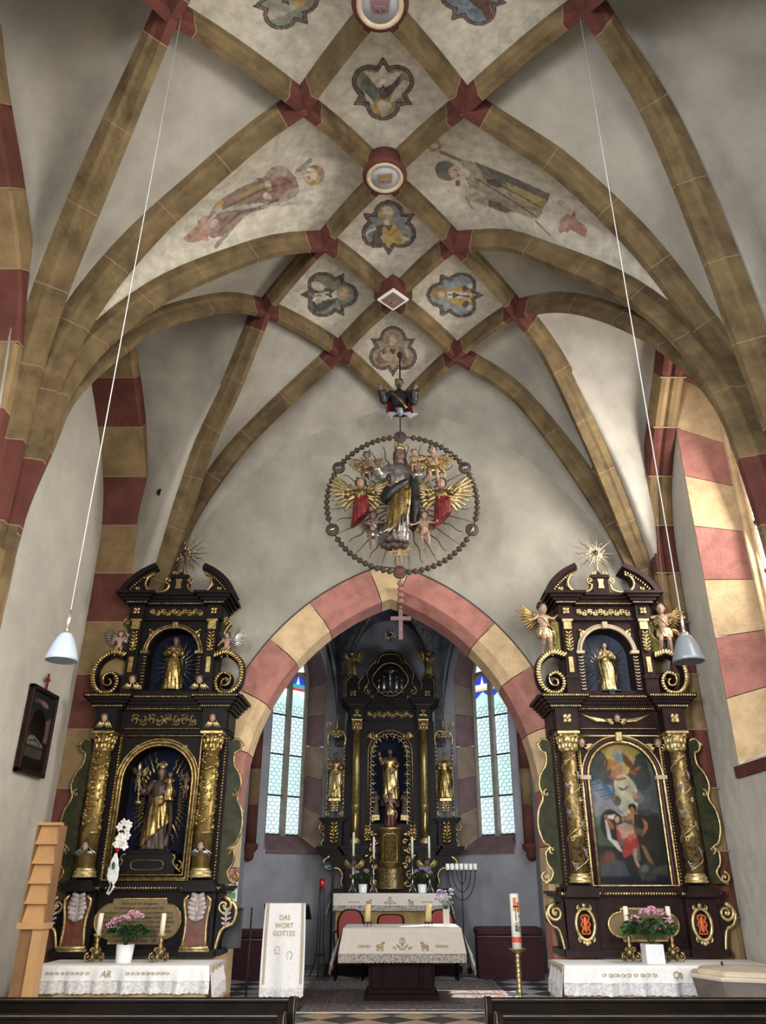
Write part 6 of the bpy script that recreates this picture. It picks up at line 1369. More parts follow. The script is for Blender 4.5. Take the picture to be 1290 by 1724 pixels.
def bloom(r, c, rad, mat, seed=0, name='flower_head'):
    m = MB(); rnd = random.Random(seed)
    for k in range(34):
        z = rnd.uniform(-.4, 1); a = rnd.uniform(0, 6.28); q = math.sqrt(max(0, 1 - z * z)); m.ell((c[0] + rad * q * math.cos(a), c[1] + rad * q * math.sin(a), c[2] + rad * .62 * z), rad * .2, 6, 4)
    return m.o(name, mat, r)
def hydrangea(loc, lab, pr, ph, fl, spread, hgt, square=False, fmat='pink', n=70, lm=('leaf', 'leaf_pale'), sz=.05, fr=.04, seed=0):
    r = empty('potted_hydrangea', loc, lab, 'potted plant')
    if square: m = MB(); m.prism([(-pr, -pr), (pr, -pr), (pr, pr), (-pr, pr)], 0, ph, 'z'); m.tube([(.55 * pr * math.cos(a), -pr - .001, ph * .6 + .6 * pr * math.sin(a)) for a in [PI + PI * k / 8 for k in range(9)]], .004, 5); m.o('pot', 'pot', r)
    else: MB().lathe([(pr * .8, 0), (pr * .86, .01), (pr, ph), (pr * .9, ph), (pr * .85, ph * .8)], n=20).o('pot', 'pot', r)
    m = MB()
    for k in range(7): a = k * .9; m.tube([(0, 0, ph * .8), (spread * .3 * math.cos(a), spread * .25 * math.sin(a), ph + hgt * .4), (spread * .55 * math.cos(a), spread * .4 * math.sin(a), ph + hgt * .7)], .005, 5)
    m.o('stems', lm[0], r); leafy(r, (0, 0, ph + hgt * .45), spread, spread * .6, hgt * .45, n, lm, sz, seed)
    for k, (x, z) in enumerate(fl): bloom(r, (x, -.05 - .03 * (k % 2), ph + z), fr * (1 + .15 * (k % 3)), fmat, k + seed)
    return r
def candle(r, z, rad, h, mat='wax', lean=0):
    MB().lathe([(rad, 0), (rad, h - .005), (rad * .6, h), (.002, h - .004)], (0, 0, z), 16).o('candle', mat, r); MB().cyl((0, 0, z + h - .004), (0, 0, z + h + .012), .002, n=5).o('wick', 'ink', r)
def baroque_stick(loc, lab, h, ch, cr_=.028):
    r = empty('candlestick', loc, lab, 'candlestick', 'baroque candlesticks')
    m = MB(); m.lathe([(.03, .05), (.05, .09), (.045, .12), (.02, .14), (.03, .17), (.018, .19), (.028, .23), (.016, .26), (.024, h - .02)], n=14); m.o('stem', 'gold_dim', r)
    for k in range(3):
        a = -PI / 2 + (k - 1) * 1.25 + (PI if k == 1 else 0) * 0; m = MB(); m.scroll((.075, 0, .05), .045, 1.4, .013, 0, PI / 2, -1, n=20); m.scroll((.045, 0, .12), .028, 1.2, .010, 0, PI, -1, n=16); m.ell((.11, 0, .09), .012, 6, 4); m.xf(Matrix.Rotation((0, PI, -PI / 2)[k] + (.35 if k < 2 else 0) * (1 if k else -1), 4, 'Z')); m.o('scroll_foot', 'gold_dim', r)
    MB().lathe([(.012, h - .04), (.045, h - .015), (.055, h), (.05, h + .004), (.03, h)], n=16).o('drip_pan', 'gold_pale', r); candle(r, h + .002, cr_, ch); return r
ZC = 1.068
for (px, lab) in ((160, 'baroque candlestick with cream candle on the black altar table, nearer the picture wall'), (268, 'baroque candlestick with cream candle on the black altar table, nearer the lectern')): p = at(px, 1614, 10.0); baroque_stick((p.x, 10.0, ZC), lab, .28, .21)
for (px, lab) in ((1062, 'baroque candlestick with tall cream candle on the brown altar table, nearer the chancel arch'), (1135, 'baroque candlestick with tall cream candle on the brown altar table, nearer the font')): p = at(px, 1608, 10.05); baroque_stick((p.x, 10.05, ZC), lab, .30, .26)
p = at(208, 1618, 9.95); hydrangea((p.x, 9.95, ZC), 'pink hydrangea in a round white pot on the black altar table', .10, .18, [(-.13, .24), (-.02, .26), (.06, .30), (.14, .28), (-.17, .19)], .20, .26, n=130, seed=1, sz=.07, fr=.05)
p = at(1100, 1612, 9.9); hydrangea((p.x, 9.9, ZC), 'pink hydrangea in a square white pot on the brown altar table', .10, .19, [(-.17, .25), (-.06, .31), (.03, .33), (.10, .31), (.19, .22), (.10, .16)], .27, .30, True, n=190, lm=('leaf', 'leaf_pale', 'leaf'), sz=.075, fr=.052, seed=2)
# --- orchid with a ribbon
p = at(190, 1488, 10.1); oz = at(197, 1392, 10.1).z; r = empty('orchid', (p.x, 10.08, p.z), 'white orchid spray with gauze ribbon and red heart at the foot of the black altar', 'plant')
m = MB(); m.tube(cr([(0, 0, .10), (.0, 0, .35), (.02, 0, .55), (.06, 0, oz - p.z + .02)], 12), .006, 6); m.o('stem', 'leaf', r); rnd = random.Random(4); m0 = None
for k in range(14):
    c = Vector((.05 + rnd.uniform(-.05, .06), rnd.uniform(-.05, .0), (oz - p.z) + rnd.uniform(-.22, .06)))
    if m0 is None:
        m = MB()
        for q in range(5): a = q * 1.257 + .3; m.ell((.028 * math.cos(a), 0, .028 * math.sin(a)), (.026, .006, .019), 8, 5, Matrix.Rotation(-a, 3, 'Y'))
        m.ell((0, -.01, -.005), .008, 6, 4); m0 = m.o('orchid_flower', 'petal', r); o = m0
    else: o = inst('orchid_flower', m0, r)
    o.location = c; o.rotation_euler = (rnd.uniform(-.4, .4), rnd.uniform(-.6, .6), rnd.uniform(-.7, .7))
m = MB(); m.prism([(0, -.03), (.028, 0), (.03, .02), (.012, .03), (0, .018), (-.012, .03), (-.03, .02), (-.028, 0)], -.03, -.015); m.shift((.02, -.02, .36)); m.o('red_heart', 'ruby', r)
m = MB()
for k in range(4): m.tube(cr([(0, -.02, .33), (.02 * (k - 1.5), -.03, .2), (.03 * (k - 1.5), -.03, .08), (-.02 * (k - 1.5), -.03, -.05 - .02 * k)], 12), lambda u: (.022 * (.5 + .5 * math.sin(3 + u * 8) ** 2) + .004, .003), 6, flat=(0, 1, 0))
for s in (-1, 1): m.ell((s * .035, -.03, .15), (.035, .012, .05), 8, 6); m.ell((s * .03, -.03, .43), (.03, .01, .022), 8, 6)
m.o('gauze_ribbon', 'ribbon', r)
for k in range(4): a = (-1.1, -.4, .4, 1.2)[k]; m = MB(); m.ell((.09, 0, 0), (.10, .03, .008), 10, 6); m.xf(Matrix.Translation((0, 0, .16)) @ Matrix.Rotation(-a if k % 2 else a, 4, 'Y') @ Matrix.Rotation(k * 1.7, 4, 'Z')); m.o('orchid_leaf', 'leaf', r)
# --- high altar table, linen, candles, pots
r = empty('altar_table', (0, 15.95, FZ), 'ochre high altar table with white cloth, behind the red chairs', 'altar table'); MB().b2((-1.0, 0, 0), (1.0, 1.2, 1.22)).o('altar_block', 'ochre', r); MB().b2((-1.07, -.06, 1.2), (1.07, 1.2, 1.27), .01).o('mensa_slab', 'stone', r); MB().b2((-1.15, -.35, 0), (1.15, 0, .16)).o('altar_step', 'table', r)
cl, pos = altar_cloth('altar_cloth', 'ecru linen with lambs hanging over the high altar table', -1.05, 1.05, 15.88, 16.55, 1.675, .20, 'cloth_cream', 'lace_cream', .22, .10, .08, .004, 5, seed=9)
def lambs(cl, pos, k=1.0):
    motif(cl, pos, -.72, -.52, .7, 4, .035 * k); motif(cl, pos, .52, .72, .7, 4, .035 * k)
    for s in (-1, 1):
        c = Vector(pos(s * .36, .7)); m = MB(); m.ell(c, (.05 * k, .004, .026 * k), 8, 5); m.ell(c + Vector((-s * .045 * k, 0, .04 * k)), (.02 * k, .004, .018 * k), 7, 5); m.ell(c + Vector((-s * .03 * k, 0, .02 * k)), (.014 * k, .004, .03 * k), 6, 4)
        for q in (-.035, -.015, .02, .038): m.tube([c + Vector((q * k, -.002, 0)), c + Vector((q * k * 1.1, -.002, -.055 * k))], .006 * k, 5)
        m.o('embroidered_lamb', 'thread', cl)
    c = Vector(pos(0, .7)); m = MB(); m.tube([c + Vector((.035 * k * math.cos(a), -.002, .06 * k + .04 * k * math.sin(a))) for a in [2 * PI * q / 16 for q in range(16)]], .005 * k, 5, closed=True); m.tube([c + Vector((0, -.002, -.04 * k)), c + Vector((0, -.002, .1 * k))], .006 * k, 5); m.tube([c + Vector((-.04 * k, -.002, -.035 * k)), c + Vector((.04 * k, -.002, -.035 * k))], .006 * k, 5)
    for s in (-1, 1):
        for q in range(4): m.ell(c + Vector((s * (.04 + .025 * q) * k, -.002, (-.01 + .018 * math.sin(q * 2)) * k)), (.012 * k, .004, .018 * k), 6, 4)
    m.o('embroidered_emblem', 'thread', cl)
lambs(cl, pos, .9)
def metal_stick(loc, lab, h, ch, group='high altar candlesticks'):
    r = empty('candlestick', loc, lab, 'candlestick', group)
    m = MB()
    for k in range(3): a = PI / 2 + k * 2.094; m.scroll((.05, 0, .03), .03, 1.2, .01, 0, PI / 2, -1, n=14) if False else m.tube([(0, 0, .16), (.05 * math.cos(a), .05 * math.sin(a), .06), (.085 * math.cos(a), .085 * math.sin(a), .0)], lambda u: .02 * (1 - .2 * u), 7)
    m.o('foot', 'silver', r); MB().lathe([(.035, .12), (.02, .17), (.03, .2), (.012, .24), (.022, .32), (.012, .36), (.012, h - .04), (.045, h - .01), (.05, h), (.02, h)], n=14).o('stem', 'silver', r); candle(r, h, .022, ch); return r
for px, lab, dy, dh in ((594, 'outer silver candlestick with candle on the high altar, lamp stand side', 16.25, .12), (629, 'inner silver candlestick with candle on the high altar, lamp stand side', 16.3, 0), (695, 'inner silver candlestick with candle on the high altar, menorah side', 16.3, 0), (724, 'outer silver candlestick with candle on the high altar, menorah side', 16.25, .02)):
    p = at(px, 1499, dy); metal_stick((p.x, dy, 1.685), lab, .60 + dh * .4, .38 + dh * .3)
for px, lab, fm in ((611, 'dark leafy plant in a white pot on the high altar, lamp stand side', 'choir'), (711, 'mauve flowering plant in a white pot on the high altar, menorah side', 'mauve')):
    p = at(px, 1499, 16.1); hydrangea((p.x, 16.1, 1.685), lab, .085, .15, [(-.10, .22), (.0, .26), (.1, .24), (.15, .19)] if fm == 'mauve' else [(-.12, .2), (.06, .22)], .19, .24, fmat=fm, n=60, lm=('leaf', 'leaf'), sz=.06, fr=.045, seed=px)
# --- free-standing choir table
TX = .17; r = empty('choir_table', (TX, 12.35, FZ), 'free-standing table with dark panelled foot and ecru cloth', 'table')
m = MB(); m.b2((-.52, .06, 0), (.50, .95, .09), .01); m.o('plinth', 'table', r); MB().b2((-.47, .12, .09), (.45, .9, .82)).o('pedestal', 'table', r); MB().b2((-.8, -.0, .82), (.8, 1.2, .88), .01).o('table_top', 'table', r)
for x0_, x1_ in ((-.44, -.30), (-.26, .24), (.28, .42)): MB().b2((x0_, .10, .14), (x1_, .125, .78), .01).o('foot_panel', 'table', r)
cl, pos = altar_cloth('table_cloth', 'ecru linen with embroidered lambs draped over the choir table', TX - .83, TX + .83, 12.3, 13.5, 1.285, .31, 'cloth_cream', 'lace_cream', .30, .14, .10, .004, 6, seed=5); lambs(cl, pos, 1.05)
for px, lab in ((619, 'thick beeswax candle on small iron stand, choir table end near the lectern'), (722, 'thick beeswax candle on small iron stand, choir table end near the flower vase')):
    p = at(px, 1560, 12.75); r = empty('table_candle', (p.x, 12.75, 1.295), lab, 'candle', 'choir table candles'); m = MB(); m.lathe([(.06, .045), (.07, .05), (.07, .058), (.001, .058)], n=16, cap=False)
    for k in range(3): a = .5 + k * 2.094; m.tube([(.055 * math.cos(a), .055 * math.sin(a), .045), (.06 * math.cos(a), .06 * math.sin(a), 0)], .006, 5)
    m.o('iron_stand', 'iron', r); candle(r, .058, .043, .235, 'wax_old')
p = at(752, 1560, 12.8); r = empty('flower_vase', (p.x, 12.8, 1.295), 'cream square vase with mauve wild flowers on the choir table', 'vase'); MB().prism([(-.045, -.045), (.045, -.045), (.045, .045), (-.045, .045)], 0, .22, 'z').o('vase', 'cloth_cream', r)
m = MB(); rnd = random.Random(3)
tips = [(rnd.uniform(-.13, .13), rnd.uniform(-.08, .08), rnd.uniform(.3, .48)) for _ in range(16)]
for t in tips: m.tube([(0, 0, .2), (t[0] * .5, t[1] * .5, .3), t], .003, 4)
m.o('stems', 'leaf', r); leafy(r, (0, 0, .3), .09, .07, .06, 26, ('leaf',), .03, 5)
for k, t in enumerate(tips[:12]): bloom(r, t, .022 + .008 * (k % 3), 'mauve', k)
# --- red chairs behind the table
def red_chair(x, y, lab, style=0, rz=0):
    r = empty('red_chair', (x, y, FZ), lab, 'chair', rz=rz); w_ = .24
    MB().box((0, 0, .46), (.5, .46, .1), bev=.03).o('seat', 'chair_red', r)
    for sx in (-1, 1):
        for sy in (-1, 1): MB().tube([(sx * .22, sy * .2, .44), (sx * .235, sy * .215, .2), (sx * .225, sy * .21, 0)], lambda u: .022 - .008 * u, 7).o('leg', 'table', r)
    MB().b2((-.24, -.22, .39), (.24, .22, .43), .01).o('seat_rail', 'table', r)
    if style == 0: out = [(.22 * math.copysign(abs(math.cos(a)) ** .7, math.cos(a)), .76 + .27 * math.copysign(abs(math.sin(a)) ** .8, math.sin(a))) for a in [2 * PI * k / 32 for k in range(32)]]
    else: out = cr([Vector((x_, z_, 0)) for x_, z_ in ((-.2, .52), (-.22, .80), (-.19, .93), (0, .95), (.19, .93), (.22, .80), (.2, .52))], 30); out = [(q.x, q.y) for q in out]
    MB().prism([(a * .93, b if b > .7 else b) for a, b in out], .17, .23).o('backrest', 'chair_red', r)
    MB().tube([(a, .2, b) for a, b in out], .022, 7, closed=True).o('back_frame', 'table', r)
    for sx in (-1, 1):
        MB().tube([(sx * .2, .2, .44), (sx * .2, .2, .6)], .02, 7).o('back_post', 'table', r); MB().tube(cr([(sx * .22, .2, .72), (sx * .27, .05, .70), (sx * .27, -.14, .66), (sx * .24, -.16, .46)], 12), .016, 7).o('armrest', 'table', r)
    return r
for px, lab, st, y in ((590, 'red armchair with round back behind the table, nearest the lectern', 0, 14.9), (658, 'red armchair with low square back, middle one behind the table', 1, 15.0), (744, 'red armchair with round back behind the table, nearest the flower vase', 0, 14.9)): p = at(px, 1545, y); red_chair(p.x, y, lab, st)
# --- lectern with white cloth
LX, LY = at(478, 1600, 11.5).x, 11.5; r = empty('lectern', (LX, LY, FZ), 'slim lectern hidden behind the white Gospel cloth', 'lectern')
MB().tube([(.02, .18, .03), (.02, .18, 1.1)], .028, 8).o('post', 'iron', r); MB().b2((-.2, -.02, 0), (.24, .38, .03), .01).o('foot_plate', 'iron', r)
m = MB(); m.add([(-.29, -.03, 1.19), (.31, -.03, 1.19), (.31, .36, 1.02), (-.29, .36, 1.02), (-.29, -.03, 1.215), (.31, -.03, 1.215), (.31, .36, 1.045), (-.29, .36, 1.045)], [(0, 1, 2, 3), (4, 7, 6, 5), (0, 4, 5, 1), (1, 5, 6, 2), (2, 6, 7, 3), (3, 7, 4, 0)]); m.o('desk_board', 'black', r)
r = empty('lectern_cloth', (LX, LY - .04, FZ + 1.225), 'white banner lettered Das Wort Gottes hanging over the lectern', 'banner'); v = []; f = []
def ban(u, t): return (u * (.265 + .015 * math.sin(t * 2)), -.015 - .010 * math.sin(u * 5 + 1) * t * 2 - .02 * t * math.exp(-(u - .05) ** 2 * 8), -.96 * t)
for j in range(21):
    for i in range(25): v.append(ban(-1 + i / 12, j / 20))
for j in range(20):
    for i in range(24): f.append((j * 25 + i, j * 25 + i + 1, j * 25 + 26 + i, j * 25 + 25 + i))
v += [(-.265, .0, .004), (.265, .0, .004), (-.265, .36, -.17), (.265, .36, -.17)]; n = len(v) - 4; f.append((n, n + 1, n + 3, n + 2)); f.append((0, 24, n + 1, n)); lnk('linen', v, f, MT['cloth'], r, True)
v = []; f = []
for i in range(61):
    u = -1 + i / 30; a = ban(u, 1); v += [a, (a[0], a[1] - .004, a[2] - .085 - .02 * abs(math.sin(i * .42)))]
for i in range(60): f.append((2 * i, 2 * i + 1, 2 * i + 3, 2 * i + 2))
lnk('lace_hem', v, f, MT['lace'], r, True)
for s in (-1, 1):
    m = MB(); P_ = [ban(s * .86, t / 20) for t in range(20)]
    v = []; f = []
    for q in P_: v += [(q[0] - .022, q[1] - .003, q[2]), (q[0] + .022, q[1] - .003, q[2])]
    for i in range(19): f.append((2 * i, 2 * i + 1, 2 * i + 3, 2 * i + 2))
    lnk('braid', v, f, MT['cloth_cream'], r)
    for k in range(26): q = ban(s * .86, (k + .5) / 27); m.tube([(q[0] + .013 * math.cos(a), q[1] - .006, q[2] + .013 * math.sin(a)) for a in [2 * PI * z / 8 for z in range(8)]], .0035, 4, closed=True)
    m.o('braid_rings', 'thread', r)
for k, t_ in enumerate(("DAS", "WORT", "GOTTES")): q = ban(0, .20 + .095 * k); text(t_, (q[0], q[1] - .018, q[2]), .082, 'thread', r, name='embroidered_lettering', sx=.95)
m = MB()
for (u, t, al) in ((-.28, .56, 1), (.30, .62, 0)):
    c = Vector(ban(u, t)) + Vector((0, -.008, 0)); R0 = .036; m.tube([c + Vector((R0 * math.cos(a), 0, R0 * 1.15 * math.sin(a))) for a in ([2 * PI * q / 18 for q in range(19)] if al else [-1.05 + (2 * PI - 1.05) * q / 18 for q in range(19)])], .0035, 5)
    if al: m.tube([c + Vector((-R0, 0, 0)), c + Vector((R0, 0, 0))], .003, 4)
    for s in (-1, 1): m.tube([c + Vector((s * .012, 0, -R0 * 1.1)), c + Vector((s * .032, 0, -R0 * 1.35))], .0035, 4)
m.o('alpha_and_omega', 'thread', r)
# --- sanctuary lamp stand and reading lamp
r = empty('sanctuary_lamp', (-1.22, 15.35, FZ), 'tall black iron stand with a small red glass light', 'lamp')
for k in range(3): a = .5 + k * 2.094; MB().tube(cr([(.04 * math.cos(a), .04 * math.sin(a), 1.36), (.06 * math.cos(a), .06 * math.sin(a), .8), (.08 * math.cos(a), .08 * math.sin(a), .3), (.20 * math.cos(a), .20 * math.sin(a), 0)], 12), .010, 6).o('leg', 'iron', r)
MB().lathe([(.09, .33), (.09, .35)], n=14).o('shelf', 'iron', r); MB().lathe([(.06, 1.34), (.07, 1.36), (.001, 1.36)], n=14, cap=False).o('cup_plate', 'iron', r); MB().lathe([(.035, 1.365), (.05, 1.39), (.05, 1.53), (.046, 1.53), (.04, 1.4)], n=16).o('ruby_glass', 'ruby', r); MB().ell((0, -.045, 1.47), (.012, .01, .02), 8, 6).o('flame', 'ruby_glow', r)
r = empty('reading_lamp', (-1.06, 15.72, FZ), 'black pole lamp with a blue-grey hood beside the red sanctuary light', 'lamp'); MB().tube([(0, 0, .0), (0, 0, 1.6), (.0, 0, 1.7)], .022, 8).o('pole', 'iron', r); MB().lathe([(.12, 0), (.12, .03), (.03, .05)], n=16).o('base', 'iron', r)
MB().lathe([(.02, .05), (.09, .03), (.12, -.02), (.11, -.02), (.05, .02)], (0, 0, 0), 18, None).xf(Matrix.Translation((-.10, -.05, 1.74)) @ Matrix.Rotation(.45, 4, 'Y')).o('hood', 'blue_lamp', r); MB().tube([(0, 0, 1.68), (0, -.02, 1.76), (-.05, -.05, 1.77)], .016, 6).o('hood_arm', 'iron', r)
# --- menorah
mp_ = at(777, 1463, 15.7); r = empty('menorah', (mp_.x, 15.7, FZ), 'wrought iron seven-branched candle stand with white cups, beside the window wall', 'candelabrum'); hz = mp_.z - FZ - .02
MB().tube([(0, 0, .18), (0, 0, hz)], .011, 7).o('stem', 'iron', r)
for k in (1, 2, 3):
    R0 = .085 * k; MB().tube([(R0 * math.cos(a), 0, hz - (.10 + .13 * k) * (1 if True else 0) * abs(math.sin(a)) ) for a in [PI + PI * q / 24 for q in range(25)]], .009, 6).o('branch', 'iron', r)
for k in range(-3, 4): o = MB().lathe([(.028, 0), (.036, .02), (.036, .11), (.03, .11), (.02, .08)], (k * .085, 0, hz), 12).o('glass_cup', 'wax_white', r); MB().lathe([(.02, -.02), (.03, 0)], (k * .085, 0, hz), 8).o('cup_holder', 'iron', r)
for k in range(4):
    m = MB(); m.scroll((.14, 0, .09), .085, 1.3, .010, 0, PI / 2, -1, n=20, shrink=.3); m.tube([(.0, 0, .32), (.07, 0, .2), (.14, 0, .175)], .010, 6); m.scroll((.08, 0, .28), .05, 1.2, .008, 0, -PI / 2, 1, n=16); m.xf(Matrix.Rotation(.5 + k * PI / 2, 4, 'Z')); m.o('scroll_foot', 'iron', r)
# --- covered benches along the choir walls
for nm, x0_, x1_, y0_, y1_, zt, lab in (('covered_bench', 1.5, 2.6, 15.1, 15.6, .76, 'low bench under wine-red cloth between menorah and paschal candle'), ('covered_bench', -2.72, -2.08, 15.0, 15.6, .72, 'low bench under wine-red cloth behind the lectern')):
    r = empty(nm, ((x0_ + x1_) / 2, (y0_ + y1_) / 2, FZ), lab, 'bench'); w_, d2 = (x1_ - x0_) / 2, (y1_ - y0_) / 2
    MB().b2((-w_, -d2, 0), (w_, d2, zt - .12)).o('bench_cover', 'velvet', r); MB().box((0, 0, zt - .06), (2 * w_ + .04, 2 * d2 + .05, .13), bev=.03).o('cushion', 'velvet', r); MB().tube([(-w_ - .01, -d2 - .03, zt - .13), (w_ + .01, -d2 - .03, zt - .13)], .008, 5).o('pale_piping', 'bead_red', r)
# --- paschal candle
px_ = at(871, 1597, 10.9); r = empty('paschal_candle', (px_.x, 10.9, FZ), 'tall decorated paschal candle on a slender gilded stand', 'candle'); zb_ = px_.z - FZ
m = MB(); m.lathe([(.05, .12), (.035, .16), (.05, .2), (.02, .24)] + [(.022 + .012 * abs(math.sin(k * 1.1)), .26 + (zb_ - .33) * k / 22) for k in range(23)] + [(.018, zb_ - .05)], n=14); m.o('stem', 'gold_pale', r)
for k in range(3): m = MB(); m.scroll((.08, 0, .07), .06, 1.3, .016, 0, PI / 2, -1, n=18); m.ell((.09, 0, .03), .03, 7, 5); m.xf(Matrix.Rotation(.5 + 2.094 * k, 4, 'Z')); m.o('scroll_foot', 'gold_pale', r)
MB().lathe([(.02, zb_ - .06), (.05, zb_ - .04), (.10, zb_ - .005), (.105, zb_), (.07, zb_ - .01), (.001, zb_ - .005)], n=18, cap=False, wob=lambda a, z: 1 + .08 * math.cos(8 * a)).o('drip_pan', 'gold_pale', r)
ht = at(869, 1504, 10.9).z - FZ - zb_; rc = .058; MB().lathe([(rc, zb_), (rc, zb_ + ht - .01), (rc * .8, zb_ + ht), (.002, zb_ + ht - .015)], n=26).o('candle', 'wax_white', r)
arc_ = lambda a0, a1, z0, z1, off=.002, n=10: ([((rc + off) * math.cos(a0 + (a1 - a0) * i / n), (rc + off) * math.sin(a0 + (a1 - a0) * i / n), z) for z in (zb_ + z0 * ht, zb_ + z1 * ht) for i in range(n + 1)], [(i, i + 1, n + 2 + i, n + 1 + i) for i in range(n)])
A0 = -PI / 2
for nm, a0, a1, z0, z1, mt in (('red_band', -3.0, -.1, .11, .21, 'red_wax'), ('orange_patch', A0 - .5, A0 + .0, .68, .92, 'orange_wax'), ('orange_patch', A0 + .25, A0 + .85, .66, .84, 'orange_wax'), ('cross_upright', A0 - .06, A0 + .08, .5, .93, 'ink'), ('cross_bar', A0 - .45, A0 + .55, .745, .775, 'ink'), ('green_relief', A0 + .1, A0 + .75, .30, .40, 'green_dot'), ('city_relief', A0 - .3, A0 + .25, .31, .42, 'robe_brown')):
    v, f = arc_(a0, a1, z0, z1, .003 if mt != 'ink' else .005); lnk(nm, v, f, MT[mt], r)
m = MB(); m.tube([((rc + .004) * math.cos(A0 - .35 + .4 * t), (rc + .004) * math.sin(A0 - .35 + .4 * t), zb_ + ht * (.72 - .28 * t)) for t in [k / 8 for k in range(9)]], .003, 4)
for k in range(8): a = A0 - .3 + .14 * k; m.ell(((rc + .003) * math.cos(a), (rc + .003) * math.sin(a), zb_ + ht * (.42 + .05 * math.sin(k * 2.3))), (.01, .01, .012), 6, 4)
m.o('gold_relief', 'gold_pale', r); v, f = arc_(A0 + .55, A0 + .8, .56, .6); lnk('painted_omega', v, f, MT['ink'], r); v, f = arc_(A0 + .5, A0 + .75, .14, .17, .005); lnk('band_relief', v, f, MT['orange_wax'], r)
# --- carpet
r = empty('carpet', (.2, 11.45, FZ), 'large patterned grey-brown carpet under the choir table', 'carpet')
MB().b2((-1.5, .0, .0), (1.5, 3.5, .012)).o('field', 'carpet', r)
for s in (-1, 1):
    for k, (a, b) in enumerate(((1.44, 1.40), (1.36, 1.34), (1.10, 1.085), (1.03, 1.015))): MB().b2((s * a, .02, .012), (s * b, 3.48, .0145)).o('stripe', 'carpet_band', r)
MB().b2((-1.5, -.03, .0), (1.5, .0, .008)).o('fringe', 'cloth_cream', r)
# --- pews
def pew(x0_, x1_, y, lab, zt=.95):
    r = empty('pew', ((x0_ + x1_) / 2, y, 0), lab, 'pew'); w_ = (x1_ - x0_) / 2
    MB().b2((-w_, -.03, .45), (w_, .02, zt - .03)).o('backrest', 'pew', r); MB().b2((-w_, -.05, zt - .035), (w_, .04, zt), .006).o('top_rail', 'pew', r); MB().b2((-w_, -.056, zt - .012), (w_, -.048, zt - .004)).o('worn_edge', 'pew_edge', r); MB().b2((-w_, -.45, .42), (w_, 0, .46), .005).o('seat', 'pew', r); MB().b2((-w_, -.02, .1), (w_, .0, .42)).o('kick_board', 'pew', r)
    for s in (-1, 1):
        out = cr([Vector(q + (0,)) for q in ((.10, 0), (.10, .55), (.05, .72), (.07, .86), (.05, zt + .0), (-.02, zt + .012), (-.09, zt - .02), (-.10, zt - .12), (-.06, zt - .22), (-.14, .66), (-.30, .60), (-.44, .50), (-.46, .35), (-.44, 0))], 40)
        MB().prism([(q.x, q.y) for q in out], s * w_ - .025 * (1 - s), s * w_ + .025 * (1 + s), 'x').o('bench_end', 'pew', r)
        MB().tube([(s * w_ + (.05 if s > 0 else -.05), q.x, q.y) for q in out[8:30]], .006, 5).o('end_moulding', 'pew_edge', r)
    return r
pew(-3.75, -.90, 8.12, 'foremost dark pew standing before the black altar'); pew(.90, 3.75, 8.12, 'foremost dark pew standing before the brown altar and font'); pew(-3.75, -.88, 7.2, 'second dark pew row behind the one facing the black altar'); pew(.88, 3.75, 7.2, 'second dark pew row behind the one facing the font')
# --- pine brochure rack
r = empty('brochure_rack', (-3.56, 8.75, 0), 'narrow light wooden leaflet rack with five stepped compartments', 'rack')
zb0, zt0 = 1.50, 2.42; MB().b2((-.15, .02, zb0), (.15, .10, zt0 + .0)).o('back_board', 'pine', r)
for k in range(5):
    z0 = zb0 + .02 + k * (zt0 - zb0) / 5; h5 = (zt0 - zb0) / 5; m = MB(); m.add([(-.14, -.055, z0), (.14, -.055, z0), (.14, .02, z0 + h5), (-.14, .02, z0 + h5), (-.14, -.04, z0), (.14, -.04, z0), (.14, .035, z0 + h5), (-.14, .035, z0 + h5)], [(0, 1, 2, 3), (4, 7, 6, 5), (0, 3, 7, 4), (1, 5, 6, 2), (0, 4, 5, 1), (3, 2, 6, 7)]); m.o('leaflet_board', 'pine', r)
    MB().b2((-.15, -.06, z0 + h5 - .02), (.15, .03, z0 + h5 + .008)).o('ledge', 'pine_dark' if False else 'pine', r)
for s in (-1, 1): MB().b2((s * .155 - .008, -.06, zb0), (s * .155 + .008, .10, zt0)).o('side_board', 'pine_dark', r)
MB().b2((-.18, -.10, zb0 - .04), (.18, .12, zb0 + .02), .005).o('wide_ledge', 'pine', r); MB().b2((-.16, -.02, 0), (.02, .10, zb0 - .03)).o('post_side', 'pine_dark', r); MB().b2((.02, -.06, 0), (.15, .10, zb0 - .03)).o('post_front', 'pine', r); r.scale = (.78, 1, 1)
# --- font
fx, fy = 3.55, 8.95; r = empty('baptismal_font', (fx, fy, 0), 'octagonal brown marble font with pale lid in front of the brown altar', 'font')
o8 = lambda R0, z0, z1, m, R1=None: m.lathe([(R0, z0), (R1 or R0, z1)], n=8, sm=False)
m = MB(); m.lathe([(.32, 0), (.32, .12), (.22, .2), (.2, .5), (.30, .66)], n=8, sm=False); m.o('font_shaft', 'font', r); m = MB(); m.lathe([(.28, .66), (.50, .84), (.53, .99), (.54, 1.03)], n=8, sm=False); m.o('font_bowl', 'font', r)
m = MB(); m.lathe([(.56, 1.03), (.565, 1.05), (.55, 1.065)], n=8, sm=False); m.o('font_rim', 'lid', r); m = MB(); m.lathe([(.47, 1.065), (.48, 1.09), (.45, 1.105), (.02, 1.13)], n=8, sm=False); m.o('font_lid', 'lid', r)
for dx in (-.18, .22): MB().tube([(dx, -.2 + .3 * (dx < 0), 1.09), (dx, -.2 + .3 * (dx < 0), 1.155)], .012, 6).o('lid_handle', 'iron', r)
